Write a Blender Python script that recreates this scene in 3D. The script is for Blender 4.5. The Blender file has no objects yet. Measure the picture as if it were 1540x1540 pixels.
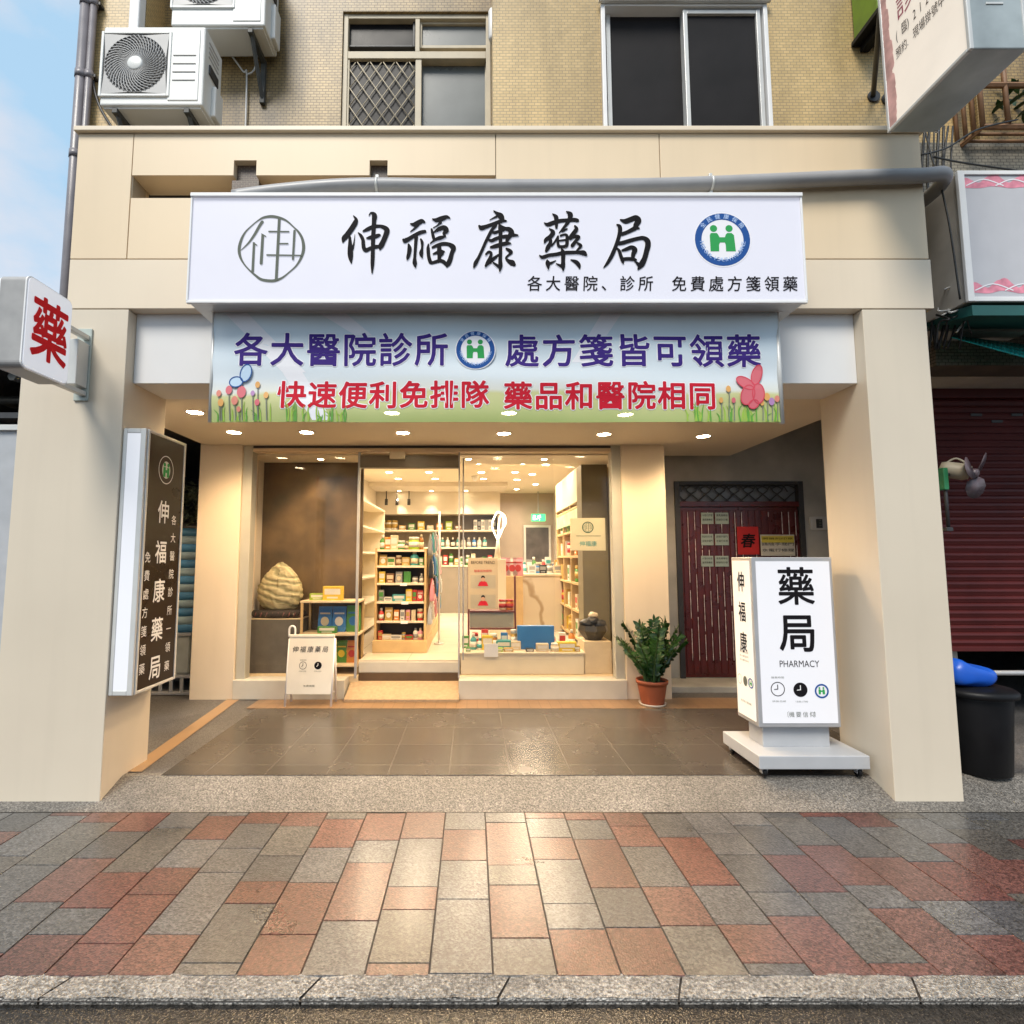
import bpy, bmesh, math, random
from mathutils import Vector, Matrix
R = math.radians
PI = math.pi
random.seed(7)
sc = bpy.context.scene
COL = sc.collection

# ------------------------------------------------------------------ camera, sky, sun, exposure
EYE = 1.5
TH = math.atan(70 / 794)
cam_d = bpy.data.cameras.new('camera')
cam = bpy.data.objects.new('camera', cam_d)
COL.objects.link(cam)
cam.location = (0, 0, EYE)
cam.rotation_euler = (PI / 2 + TH, 0, 0)
cam_d.sensor_width = 36
cam_d.lens = 36 * 794 / 1540
cam_d.shift_x = 60 / 1540
cam_d.clip_start = 0.05
cam_d.clip_end = 2000
sc.camera = cam
SUN_EL, SUN_AZ = R(52), R(205)          # azimuth clockwise from +Y: behind the viewer, a little to the left
w = bpy.data.worlds.new('World')
sc.world = w
w.use_nodes = True
nt = w.node_tree
nt.nodes.clear()
n_out = nt.nodes.new('ShaderNodeOutputWorld')
n_bg = nt.nodes.new('ShaderNodeBackground')
n_bg.inputs['Strength'].default_value = 0.11
n_sky = nt.nodes.new('ShaderNodeTexSky')
n_sky.sky_type = 'NISHITA'
n_sky.sun_disc = False
n_sky.sun_elevation = SUN_EL
n_sky.sun_rotation = SUN_AZ
n_sky.air_density = 1.0
n_sky.dust_density = 1.0
n_tc = nt.nodes.new('ShaderNodeTexCoord')
n_map = nt.nodes.new('ShaderNodeMapping')
n_map.inputs['Scale'].default_value = (1.2, 1.2, 2.2)
n_ns = nt.nodes.new('ShaderNodeTexNoise')
n_ns.inputs['Scale'].default_value = 2.6
n_ns.inputs['Detail'].default_value = 9
n_ns.inputs['Roughness'].default_value = 0.55
n_rmp = nt.nodes.new('ShaderNodeValToRGB')
n_rmp.color_ramp.elements[0].position = 0.40
n_rmp.color_ramp.elements[0].color = (2.9, 4.4, 5.7, 1)
n_rmp.color_ramp.elements[1].position = 0.60
n_rmp.color_ramp.elements[1].color = (4.8, 5.0, 5.4, 1)
n_mix = nt.nodes.new('ShaderNodeMix')
n_mix.data_type = 'RGBA'
n_mix.inputs['Factor'].default_value = 0.8
L = nt.links.new
L(n_tc.outputs['Generated'], n_map.inputs['Vector'])
L(n_map.outputs['Vector'], n_ns.inputs['Vector'])
L(n_ns.outputs['Fac'], n_rmp.inputs['Fac'])
L(n_rmp.outputs['Color'], n_mix.inputs['B'])
L(n_sky.outputs['Color'], n_mix.inputs['A'])
L(n_mix.outputs['Result'], n_bg.inputs['Color'])
L(n_bg.outputs['Background'], n_out.inputs['Surface'])
sun_d = bpy.data.lights.new('sun', 'SUN')
sun_d.energy = 2.4
sun_d.angle = R(25)
sun_d.color = (1, 0.94, 0.84)
sun = bpy.data.objects.new('sun', sun_d)
COL.objects.link(sun)
sdir = Vector((math.sin(SUN_AZ) * math.cos(SUN_EL), math.cos(SUN_AZ) * math.cos(SUN_EL), math.sin(SUN_EL)))
sun.rotation_euler = (-sdir).to_track_quat('-Z', 'Y').to_euler()
sun.location = sdir * 30
sc.view_settings.view_transform = 'Standard'
sc.view_settings.look = 'None'
sc.view_settings.gamma = 1
sc.view_settings.exposure = 0.68
sc.render.engine = 'CYCLES'
sc.cycles.max_bounces = 8
sc.cycles.transparent_max_bounces = 12
sc.cycles.sample_clamp_indirect = 4
sc.cycles.caustics_reflective = False
sc.cycles.caustics_refractive = False
WARM = (1.0, 0.70, 0.40)
WARM_IN = (1.0, 0.80, 0.56)

# ------------------------------------------------------------------ surveying: a photo pixel seen on a known plane
_c, _s = math.cos(TH), math.sin(TH)
def ray(u, v):
    yc = (770 - v) / 794
    return (u - 710) / 794, _c - yc * _s, _s + yc * _c
def at(u, v, Y):
    d = ray(u, v); t = Y / d[1]
    return t * d[0], EYE + t * d[2]
def atx(u, v, X):
    d = ray(u, v); t = X / d[0]
    return t * d[1], EYE + t * d[2]
def atz(u, v, Z):
    d = ray(u, v); t = (Z - EYE) / d[2]
    return t * d[0], t * d[1]

# ------------------------------------------------------------------ materials
MATS = {}
def lin(c):
    return tuple((x / 12.92 if x <= 0.04045 else ((x + 0.055) / 1.055) ** 2.4) for x in c)
def hexc(r, g, b):
    return lin((r / 255, g / 255, b / 255))
def mat(name, col, rough=0.5, metal=0.0, var=0.08, scale=6.0, bump=0.0, bscale=80.0, emit=0.0, ecol=None, coat=0.0, spec=0.5, streak=0.0):
    if name in MATS: return MATS[name]
    m = bpy.data.materials.new(name); m.use_nodes = True
    t = m.node_tree; b = t.nodes['Principled BSDF']
    b.inputs['Base Color'].default_value = (*col, 1)
    b.inputs['Roughness'].default_value = rough
    b.inputs['Metallic'].default_value = metal
    b.inputs['Specular IOR Level'].default_value = spec
    if coat: b.inputs['Coat Weight'].default_value = coat
    tc = t.nodes.new('ShaderNodeTexCoord')
    if var:
        n = t.nodes.new('ShaderNodeTexNoise'); n.inputs['Scale'].default_value = scale; n.inputs['Detail'].default_value = 6
        t.links.new(tc.outputs['Object'], n.inputs['Vector'])
        r = t.nodes.new('ShaderNodeMapRange'); r.inputs['From Min'].default_value = 0.3; r.inputs['From Max'].default_value = 0.7
        r.inputs['To Min'].default_value = 1 - var; r.inputs['To Max'].default_value = 1 + var
        t.links.new(n.outputs['Fac'], r.inputs['Value'])
        h = t.nodes.new('ShaderNodeVectorMath'); h.operation = 'SCALE'; h.inputs[0].default_value = col
        t.links.new(r.outputs['Result'], h.inputs['Scale'])
        if streak:
            mp = t.nodes.new('ShaderNodeMapping'); mp.inputs['Scale'].default_value = (9, 9, 0.5); t.links.new(tc.outputs['Object'], mp.inputs[0])
            n4 = t.nodes.new('ShaderNodeTexNoise'); n4.inputs['Scale'].default_value = 1.6; n4.inputs['Detail'].default_value = 7; t.links.new(mp.outputs[0], n4.inputs['Vector'])
            r4 = t.nodes.new('ShaderNodeMapRange'); r4.inputs['From Min'].default_value = 0.5; r4.inputs['From Max'].default_value = 0.75; r4.inputs['To Min'].default_value = 1; r4.inputs['To Max'].default_value = 1 - streak
            t.links.new(n4.outputs['Fac'], r4.inputs['Value'])
            h4 = t.nodes.new('ShaderNodeVectorMath'); h4.operation = 'SCALE'; t.links.new(h.outputs['Vector'], h4.inputs[0]); t.links.new(r4.outputs['Result'], h4.inputs['Scale']); h = h4
        t.links.new(h.outputs['Vector'], b.inputs['Base Color'])
        rr = t.nodes.new('ShaderNodeMapRange'); rr.inputs['To Min'].default_value = max(0.02, rough - 0.12); rr.inputs['To Max'].default_value = min(1, rough + 0.12)
        t.links.new(n.outputs['Fac'], rr.inputs['Value']); t.links.new(rr.outputs['Result'], b.inputs['Roughness'])
    if bump:
        n2 = t.nodes.new('ShaderNodeTexNoise'); n2.inputs['Scale'].default_value = bscale; n2.inputs['Detail'].default_value = 5
        t.links.new(tc.outputs['Object'], n2.inputs['Vector'])
        bp = t.nodes.new('ShaderNodeBump'); bp.inputs['Strength'].default_value = bump; bp.inputs['Distance'].default_value = 0.01
        t.links.new(n2.outputs['Fac'], bp.inputs['Height']); t.links.new(bp.outputs['Normal'], b.inputs['Normal'])
    if emit:
        b.inputs['Emission Color'].default_value = (*(ecol or col), 1)
        b.inputs['Emission Strength'].default_value = emit
    MATS[name] = m
    return m
def node(t, kind, **kw):
    n = t.nodes.new(kind)
    for k, v in kw.items(): n.inputs[k.replace('_', ' ')].default_value = v
    return n
def planar(t, plane='XZ'):
    """object coordinates laid on the wall: (x+y, z) or floor: (x, y)"""
    tc = t.nodes.new('ShaderNodeTexCoord'); sp = t.nodes.new('ShaderNodeSeparateXYZ'); cb = t.nodes.new('ShaderNodeCombineXYZ')
    t.links.new(tc.outputs['Object'], sp.inputs[0])
    if plane == 'XZ':
        a = t.nodes.new('ShaderNodeMath'); a.operation = 'ADD'
        t.links.new(sp.outputs['X'], a.inputs[0]); t.links.new(sp.outputs['Y'], a.inputs[1])
        t.links.new(a.outputs[0], cb.inputs['X']); t.links.new(sp.outputs['Z'], cb.inputs['Y'])
    else:
        t.links.new(sp.outputs['X'], cb.inputs['X']); t.links.new(sp.outputs['Y'], cb.inputs['Y'])
    return cb.outputs[0], tc
def brick(name, c1, c2, mortar, bw, bh, ms, rough=0.5, bump=0.4, plane='XZ', offset=0.5, stain=0.35, coat=0.0, rough_hi=None):
    m = bpy.data.materials.new(name); m.use_nodes = True
    t = m.node_tree; b = t.nodes['Principled BSDF']
    v, tc = planar(t, plane)
    k = t.nodes.new('ShaderNodeTexBrick'); k.offset = offset
    k.inputs['Scale'].default_value = 1; k.inputs['Brick Width'].default_value = bw; k.inputs['Row Height'].default_value = bh
    k.inputs['Mortar Size'].default_value = ms; k.inputs['Mortar Smooth'].default_value = 0.2; k.inputs['Bias'].default_value = 0
    k.inputs['Color1'].default_value = (*c1, 1); k.inputs['Color2'].default_value = (*c2, 1); k.inputs['Mortar'].default_value = (*mortar, 1)
    t.links.new(v, k.inputs['Vector'])
    n = node(t, 'ShaderNodeTexNoise', Scale=1.3, Detail=8, Roughness=0.62)
    mp = t.nodes.new('ShaderNodeMapping'); mp.inputs['Scale'].default_value = (1.6, 1.6, 0.45) if plane == 'XZ' else (1, 1, 1)
    t.links.new(tc.outputs['Object'], mp.inputs[0]); t.links.new(mp.outputs[0], n.inputs['Vector'])
    r = node(t, 'ShaderNodeMapRange', From_Min=0.35, From_Max=0.68, To_Min=1.06, To_Max=1 - stain)
    t.links.new(n.outputs['Fac'], r.inputs['Value'])
    h = t.nodes.new('ShaderNodeVectorMath'); h.operation = 'SCALE'
    t.links.new(k.outputs['Color'], h.inputs[0]); t.links.new(r.outputs['Result'], h.inputs['Scale'])
    t.links.new(h.outputs['Vector'], b.inputs['Base Color'])
    b.inputs['Roughness'].default_value = rough
    if rough_hi:
        n3 = node(t, 'ShaderNodeTexNoise', Scale=2.2, Detail=5)
        t.links.new(tc.outputs['Object'], n3.inputs['Vector'])
        r3 = node(t, 'ShaderNodeMapRange', From_Min=0.15, From_Max=0.85, To_Min=rough, To_Max=rough_hi)
        t.links.new(n3.outputs['Fac'], r3.inputs['Value']); t.links.new(r3.outputs['Result'], b.inputs['Roughness'])
    b.inputs['Coat Weight'].default_value = coat
    bp = node(t, 'ShaderNodeBump', Strength=bump, Distance=0.004); bp.invert = True
    t.links.new(k.outputs['Fac'], bp.inputs['Height']); t.links.new(bp.outputs['Normal'], b.inputs['Normal'])
    MATS[name] = m
    return m
def speckle(name, c_lo, c_hi, scale, rough_lo, rough_hi, bump=0.5, attr=None, bdist=0.004, spk=0.5, wet=1.6, coat=0.0):
    """washed aggregate / granite: fine speckles, broad damp patches in the gloss"""
    m = bpy.data.materials.new(name); m.use_nodes = True
    t = m.node_tree; b = t.nodes['Principled BSDF']
    tc = t.nodes.new('ShaderNodeTexCoord')
    vo = node(t, 'ShaderNodeTexVoronoi', Scale=scale); t.links.new(tc.outputs['Object'], vo.inputs['Vector'])
    n = node(t, 'ShaderNodeTexNoise', Scale=scale * 0.7, Detail=6); t.links.new(tc.outputs['Object'], n.inputs['Vector'])
    big = node(t, 'ShaderNodeTexNoise', Scale=wet, Detail=5); t.links.new(tc.outputs['Object'], big.inputs['Vector'])
    rm = node(t, 'ShaderNodeMapRange', From_Min=0.3, From_Max=0.7); t.links.new(n.outputs['Fac'], rm.inputs['Value'])
    mx = t.nodes.new('ShaderNodeMix'); mx.data_type = 'RGBA'
    mx.inputs['A'].default_value = (*c_lo, 1); mx.inputs['B'].default_value = (*c_hi, 1)
    t.links.new(rm.outputs[0], mx.inputs['Factor'])
    col = mx.outputs['Result']
    if attr:
        at_ = t.nodes.new('ShaderNodeAttribute'); at_.attribute_name = attr
        mm = t.nodes.new('ShaderNodeMix'); mm.data_type = 'RGBA'; mm.blend_type = 'MULTIPLY'; mm.inputs['Factor'].default_value = 1
        t.links.new(at_.outputs['Color'], mm.inputs['A']); t.links.new(col, mm.inputs['B']); col = mm.outputs['Result']
    sv = node(t, 'ShaderNodeSeparateColor'); t.links.new(vo.outputs['Color'], sv.inputs[0])
    sr = node(t, 'ShaderNodeMapRange', From_Min=0, From_Max=1, To_Min=1 - spk, To_Max=1 + spk); t.links.new(sv.outputs[0], sr.inputs['Value'])
    h = t.nodes.new('ShaderNodeVectorMath'); h.operation = 'SCALE'
    t.links.new(col, h.inputs[0]); t.links.new(sr.outputs[0], h.inputs['Scale'])
    br = node(t, 'ShaderNodeMapRange', From_Min=0.3, From_Max=0.7, To_Min=0.72, To_Max=1.15); t.links.new(big.outputs['Fac'], br.inputs['Value'])
    h2 = t.nodes.new('ShaderNodeVectorMath'); h2.operation = 'SCALE'
    t.links.new(h.outputs[0], h2.inputs[0]); t.links.new(br.outputs[0], h2.inputs['Scale'])
    t.links.new(h2.outputs[0], b.inputs['Base Color'])
    rr = node(t, 'ShaderNodeMapRange', From_Min=0.2, From_Max=0.8, To_Min=rough_lo, To_Max=rough_hi); t.links.new(big.outputs['Fac'], rr.inputs['Value'])
    t.links.new(rr.outputs[0], b.inputs['Roughness'])
    b.inputs['Coat Weight'].default_value = coat; b.inputs['Coat Roughness'].default_value = 0.19
    bp = node(t, 'ShaderNodeBump', Strength=bump, Distance=bdist)
    ad = t.nodes.new('ShaderNodeMath'); ad.operation = 'ADD'
    t.links.new(n.outputs['Fac'], ad.inputs[0]); t.links.new(vo.outputs['Distance'], ad.inputs[1])
    t.links.new(ad.outputs[0], bp.inputs['Height']); t.links.new(bp.outputs['Normal'], b.inputs['Normal'])
    MATS[name] = m
    return m
def glass_mat(name, tint=(1, 1, 1), refl=0.06, rough=0.0, keep=1.0):
    m = bpy.data.materials.new(name); m.use_nodes = True
    t = m.node_tree; t.nodes.clear()
    o = t.nodes.new('ShaderNodeOutputMaterial'); mx = t.nodes.new('ShaderNodeMixShader')
    tr = t.nodes.new('ShaderNodeBsdfTransparent'); tr.inputs['Color'].default_value = (*[x * keep for x in tint], 1)
    gl = t.nodes.new('ShaderNodeBsdfGlossy'); gl.inputs['Roughness'].default_value = rough
    lw = t.nodes.new('ShaderNodeLayerWeight'); lw.inputs['Blend'].default_value = 0.2
    mr = node(t, 'ShaderNodeMapRange', To_Min=refl, To_Max=0.35)
    t.links.new(lw.outputs['Facing'], mr.inputs['Value']); t.links.new(mr.outputs[0], mx.inputs['Fac'])
    t.links.new(tr.outputs[0], mx.inputs[1]); t.links.new(gl.outputs[0], mx.inputs[2]); t.links.new(mx.outputs[0], o.inputs['Surface'])
    MATS[name] = m
    return m

M_BEIGE = mat('beige panel', (0.75, 0.60, 0.41), 0.42, var=0.035, scale=1.2, bump=0.02, streak=0.025)
M_BEIGE_PALE = mat('pale beige panel', (0.74, 0.63, 0.485), 0.42, var=0.035, scale=1.2, bump=0.02, streak=0.025)
M_PILLAR = mat('pillar panel', (0.64, 0.56, 0.445), 0.42, var=0.035, scale=1.2, bump=0.02, streak=0.025)
M_SEAM = mat('panel seam', (0.36, 0.30, 0.22), 0.7)
M_WHITEWALL = mat('white painted beam', (0.72, 0.72, 0.72), 0.6, var=0.04, scale=2)
M_SOFFIT = mat('soffit paint', (0.74, 0.67, 0.54), 0.6, var=0.03, scale=2)
M_TILE = brick('tan mosaic tile', (0.66, 0.475, 0.22), (0.56, 0.40, 0.18), (0.36, 0.265, 0.14), 0.052, 0.026, 0.003, 0.4, 0.35, stain=0.42)
M_TILE_DIRTY = brick('weathered tan mosaic tile', (0.50, 0.345, 0.145), (0.40, 0.275, 0.115), (0.20, 0.14, 0.07), 0.052, 0.026, 0.0032, 0.42, 0.5, stain=0.7)
M_TILE_GREY = brick('grey mosaic tile', (0.30, 0.27, 0.21), (0.24, 0.215, 0.17), (0.10, 0.09, 0.07), 0.05, 0.026, 0.003, 0.5, 0.5, stain=0.55)
M_TILE_BROWN = brick('brown mosaic tile', (0.10, 0.06, 0.045), (0.06, 0.04, 0.03), (0.20, 0.16, 0.12), 0.036, 0.014, 0.002, 0.4, 0.4, stain=0.3)
M_FLOOR = brick('wet grey floor tile', (0.070, 0.059, 0.048), (0.061, 0.052, 0.043), (0.10, 0.088, 0.075), 0.40, 0.40, 0.0035, 0.2, 0.1, plane='XY', offset=0, stain=0.07, rough_hi=0.32)
M_BAND = brick('ochre border tile', (0.28, 0.17, 0.09), (0.24, 0.15, 0.08), (0.17, 0.11, 0.06), 0.10, 0.24, 0.004, 0.3, 0.2, plane='XY', offset=0, stain=0.3)
M_PAVER = speckle('granite paver', (0.375, 0.385, 0.41), (0.77, 0.79, 0.83), 120, 0.2, 0.46, 0.45, attr='Col', bdist=0.003, spk=0.5, coat=0.45)
M_PEBBLE = speckle('washed pebble render', (0.085, 0.078, 0.07), (0.235, 0.215, 0.19), 150, 0.3, 0.65, 0.8, spk=0.55)
M_PEBBLE_DK = speckle('dark washed pebble', (0.055, 0.055, 0.055), (0.16, 0.15, 0.145), 150, 0.3, 0.6, 0.7, spk=0.5)
M_KERB = speckle('split granite kerb', (0.12, 0.11, 0.10), (0.46, 0.43, 0.39), 130, 0.25, 0.6, 1.0, bdist=0.008, spk=0.4, wet=4)
M_ROAD = speckle('wet asphalt', (0.012, 0.011, 0.010), (0.036, 0.032, 0.028), 120, 0.06, 0.3, 0.6, spk=0.4)
M_JOINT = mat('dark joint sand', (0.05, 0.042, 0.036), 0.8)
M_WHITE = mat('white powder coat', (0.78, 0.78, 0.78), 0.4, var=0.03)
M_ALU = mat('grey aluminium', (0.42, 0.42, 0.43), 0.38, metal=0.35, var=0.06)
M_ALU_LT = mat('pale aluminium', (0.60, 0.60, 0.58), 0.36, metal=0.2, var=0.06)
M_FRAME = mat('shopfront frame', (0.43, 0.42, 0.37), 0.4, var=0.05)
M_SILL = mat('shopfront sill', (0.55, 0.53, 0.47), 0.45, var=0.06)
M_GREYPAINT = mat('grey painted steel', (0.40, 0.41, 0.43), 0.4, var=0.05)
M_DARK = mat('dark steel', (0.035, 0.035, 0.037), 0.5, var=0.2)
M_BLACK = mat('black print', (0.008, 0.007, 0.009), 0.7, var=0, spec=0.12)
M_LIT = mat('backlit acrylic', (0.44, 0.44, 0.485), 0.4, var=0.01, emit=0.26, ecol=(0.86, 0.87, 1.0), spec=0.25)
M_LIT_STRIP = mat('lit white acrylic', (0.47, 0.47, 0.49), 0.4, var=0.01, emit=0.30, ecol=(0.9, 0.93, 1.0))
M_LIT_FLOOR = mat('backlit acrylic of floor sign', (0.45, 0.45, 0.46), 0.4, var=0.01, emit=0.3, ecol=(0.93, 0.93, 1.0))
M_SAGE = mat('sage grey print', (0.13, 0.145, 0.12), 0.7, var=0, spec=0.15)
M_BLUE = mat('blue print', (0.02, 0.085, 0.30), 0.7, var=0, spec=0.15)
M_LTBLUE = mat('light blue print', (0.45, 0.60, 0.90), 0.5, var=0)
M_GREEN = mat('green print', (0.035, 0.33, 0.09), 0.7, var=0, spec=0.15)
M_RED = mat('red print', (0.70, 0.012, 0.018), 0.7, var=0, spec=0.15)
M_NAVY = mat('indigo print', (0.045, 0.022, 0.19), 0.7, var=0, spec=0.15)
M_CRIMSON = mat('crimson print', (0.52, 0.012, 0.03), 0.7, var=0, spec=0.15)
M_WPRINT = mat('white print', (0.82, 0.82, 0.82), 0.5, var=0)
M_HALO = mat('white outline print', (0.82, 0.81, 0.85), 0.5, var=0)
M_BROWN = mat('brown acrylic', (0.018, 0.009, 0.005), 0.3, var=0.1, scale=2, spec=0.22)
M_GLASS = glass_mat('shop glass', refl=0.010, keep=0.985)
M_WINGLASS = mat('dark window glass', (0.010, 0.010, 0.012), 0.3, var=0.2, spec=0.15)
M_SCREEN = mat('insect screen', (0.014, 0.013, 0.014), 0.6, var=0.3, scale=3, spec=0.15)
M_FROST = mat('frosted window glass', (0.13, 0.145, 0.145), 0.3, var=0.18, scale=2)
M_CREAMFRAME = mat('old cream window frame', (0.50, 0.43, 0.31), 0.5, var=0.15)
M_WOOD = mat('light oak', (0.52, 0.36, 0.17), 0.5, var=0.12, scale=5)
M_WOODPALE = mat('pale shelf board', (0.62, 0.50, 0.33), 0.5, var=0.06)
M_CREAM = mat('cream laminate', (0.68, 0.60, 0.45), 0.4, var=0.04)
M_INWALL = mat('shop wall paint', (0.64, 0.58, 0.48), 0.6, var=0.03)
M_INCEIL = mat('shop ceiling paint', (0.70, 0.63, 0.50), 0.7, var=0.02)
M_INFLOOR = brick('shop floor tile', (0.62, 0.56, 0.46), (0.58, 0.52, 0.43), (0.40, 0.36, 0.3), 0.6, 0.6, 0.004, 0.22, 0.1, plane='XY', offset=0, stain=0.1)
M_CONC = mat('grey concrete block', (0.10, 0.092, 0.08), 0.7, var=0.2, scale=7, bump=0.1)
M_OLIVE = mat('olive grey laminate', (0.17, 0.15, 0.095), 0.4, var=0.06)
M_TERRA = mat('terracotta', (0.33, 0.085, 0.035), 0.6, var=0.12, bump=0.1)
M_SOIL = mat('potting soil', (0.03, 0.02, 0.014), 0.9, var=0.3, bump=0.6)
M_LEAF = mat('glossy leaf', (0.018, 0.060, 0.012), 0.3, var=0.4, scale=14)
M_STEM = mat('plant stem', (0.05, 0.11, 0.03), 0.5, var=0.2)
M_DOOR = mat('oxblood lacquered door', (0.085, 0.009, 0.008), 0.3, var=0.25, scale=8)
M_DOORSTRIP = mat('worn silver strip', (0.72, 0.62, 0.60), 0.4, metal=0.1, var=0.5, scale=20)
M_OLDPLASTER = mat('old grey plaster', (0.40, 0.385, 0.345), 0.8, var=0.25, scale=2.5, bump=0.15, bscale=20)
M_SHUTTER = mat('maroon shutter', (0.085, 0.013, 0.012), 0.45, var=0.2, scale=3, spec=0.3)
M_BIN = mat('black bin plastic', (0.007, 0.007, 0.008), 0.45, var=0.2, spec=0.2)
M_BLUEBAG = mat('blue plastic', (0.008, 0.085, 0.48), 0.35, var=0.12)
M_PINK = mat('pink ribbon print', (0.72, 0.25, 0.33), 0.5, var=0.3, scale=18)
M_TEAL = mat('teal tarpaulin', (0.01, 0.42, 0.40), 0.45, var=0.2)
M_TEALDK = mat('dark green canopy', (0.012, 0.09, 0.08), 0.5, var=0.2)
M_YELLOWBEAM = mat('weathered yellow timber', (0.30, 0.19, 0.04), 0.6, var=0.35, scale=7)
M_CABLE = mat('black cable', (0.012, 0.012, 0.012), 0.5, var=0.1)
M_CONDUIT = mat('grey conduit', (0.30, 0.30, 0.31), 0.4, var=0.08)
M_PIPE = mat('grey drain pipe', (0.20, 0.185, 0.20), 0.35, var=0.12)
M_GRILLE = mat('fan grille grey', (0.40, 0.40, 0.40), 0.45, var=0.05)
M_FANDARK = mat('fan recess', (0.10, 0.10, 0.10), 0.7, var=0.1)
M_ACWHITE = mat('air conditioner white', (0.74, 0.75, 0.73), 0.42, var=0.04, scale=3)
M_RUST = mat('dark angle iron', (0.06, 0.062, 0.058), 0.6, var=0.3, scale=20)
M_LAMP = mat('downlight lens', (1, 0.95, 0.85), 0.4, var=0, emit=14, ecol=(1.0, 0.86, 0.62))
M_LAMP_IN = mat('shop downlight lens', (1, 0.95, 0.85), 0.4, var=0, emit=10, ecol=(1.0, 0.9, 0.7))
M_NEON = mat('neon tube', (1, 0.95, 0.8), 0.4, var=0, emit=3, ecol=(1.0, 0.86, 0.55))
M_EXIT = mat('exit sign green', (0.02, 0.4, 0.12), 0.4, var=0, emit=1.2, ecol=(0.05, 0.75, 0.25))

# ------------------------------------------------------------------ mesh building
class MB:
    def __init__(s): s.v = []; s.f = []; s.m = []; s.sm = []; s.mats = []
    def mi(s, m):
        if m not in s.mats: s.mats.append(m)
        return s.mats.index(m)
    def add(s, vs, fs, m, smooth=False):
        o = len(s.v); k = s.mi(m)
        s.v += [tuple(p) for p in vs]
        for f in fs:
            s.f.append(tuple(o + i for i in f)); s.m.append(k); s.sm.append(smooth)
        return s
    def box(s, x0, x1, y0, y1, z0, z1, m):
        vs = [(x, y, z) for z in (z0, z1) for y in (y0, y1) for x in (x0, x1)]
        return s.add(vs, [(0, 2, 3, 1), (4, 5, 7, 6), (0, 1, 5, 4), (2, 6, 7, 3), (0, 4, 6, 2), (1, 3, 7, 5)], m)
    def bbox(s, x0, x1, y0, y1, z0, z1, m, b=0.004):
        """box with chamfered edges"""
        b = min(b, (x1 - x0) / 3, (y1 - y0) / 3, (z1 - z0) / 3)
        bm = bmesh.new()
        mt = Matrix.Translation(((x0 + x1) / 2, (y0 + y1) / 2, (z0 + z1) / 2)) @ Matrix.Diagonal((x1 - x0, y1 - y0, z1 - z0, 1))
        bmesh.ops.create_cube(bm, size=1, matrix=mt)
        bmesh.ops.bevel(bm, geom=bm.edges[:], offset=b, segments=2, affect='EDGES', profile=0.5)
        bm.verts.index_update()
        s.add([v.co[:] for v in bm.verts], [[v.index for v in f.verts] for f in bm.faces], m)
        bm.free(); return s
    def quad(s, a, b, c, d, m): return s.add([a, b, c, d], [(0, 1, 2, 3)], m)
    def prism(s, poly, h0, h1, m, axis='z'):
        """poly: 2-D outline; axis z -> (x,y), y -> (x,z), x -> (y,z)"""
        def P(p, h): return (p[0], p[1], h) if axis == 'z' else (p[0], h, p[1]) if axis == 'y' else (h, p[0], p[1])
        n = len(poly)
        vs = [P(p, h0) for p in poly] + [P(p, h1) for p in poly]
        fs = [tuple(range(n))[::-1], tuple(range(n, 2 * n))] + [(i, (i + 1) % n, n + (i + 1) % n, n + i) for i in range(n)]
        return s.add(vs, fs, m)
    def tube(s, pts, r, m, seg=8, cap=True, smooth=True):
        pts = [Vector(p) for p in pts]; vs = []; fs = []
        up = None
        for i, p in enumerate(pts):
            d = (pts[min(i + 1, len(pts) - 1)] - pts[max(i - 1, 0)])
            d = d.normalized() if d.length > 1e-9 else Vector((0, 0, 1))
            if up is None: up = Vector((0, 0, 1)) if abs(d.z) < 0.9 else Vector((1, 0, 0))
            a = d.cross(up)
            a = a.normalized() if a.length > 1e-6 else d.orthogonal().normalized()
            b = a.cross(d).normalized(); up = b
            rr = r[i] if isinstance(r, (list, tuple)) else r
            for k in range(seg):
                t = 2 * PI * k / seg
                vs.append(p + a * (rr * math.cos(t)) + b * (rr * math.sin(t)))
        for i in range(len(pts) - 1):
            for k in range(seg):
                q = (k + 1) % seg
                fs.append((i * seg + k, i * seg + q, (i + 1) * seg + q, (i + 1) * seg + k))
        s.add(vs, fs, m, smooth)
        if cap:
            n = len(pts)
            o = len(s.v) - len(vs); kx = s.mi(m)
            for f in (tuple(o + k for k in range(seg))[::-1], tuple(o + (n - 1) * seg + k for k in range(seg))):
                s.f.append(f); s.m.append(kx); s.sm.append(False)
        return s
    def lathe(s, prof, c, m, seg=24, axis='z', smooth=True, sx=1.0, sy=1.0):
        """prof: (radius, height) pairs"""
        vs = []; fs = []
        for r, h in prof:
            for k in range(seg):
                t = 2 * PI * k / seg; a, b = r * math.cos(t) * sx, r * math.sin(t) * sy
                vs.append((c[0] + a, c[1] + b, c[2] + h) if axis == 'z' else (c[0] + a, c[1] + h, c[2] + b) if axis == 'y' else (c[0] + h, c[1] + a, c[2] + b))
        for i in range(len(prof) - 1):
            for k in range(seg):
                q = (k + 1) % seg
                fs.append((i * seg + k, i * seg + q, (i + 1) * seg + q, (i + 1) * seg + k))
        s.add(vs, fs, m, smooth)
        o = len(s.v) - len(vs); kx = s.mi(m)
        if prof[0][0] > 1e-6: s.f.append(tuple(o + k for k in range(seg))); s.m.append(kx); s.sm.append(False)
        if prof[-1][0] > 1e-6: s.f.append(tuple(o + (len(prof) - 1) * seg + k for k in range(seg))); s.m.append(kx); s.sm.append(False)
        return s
    def xform(s, M):
        s.v = [tuple(M @ Vector(p)) for p in s.v]; return s

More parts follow.
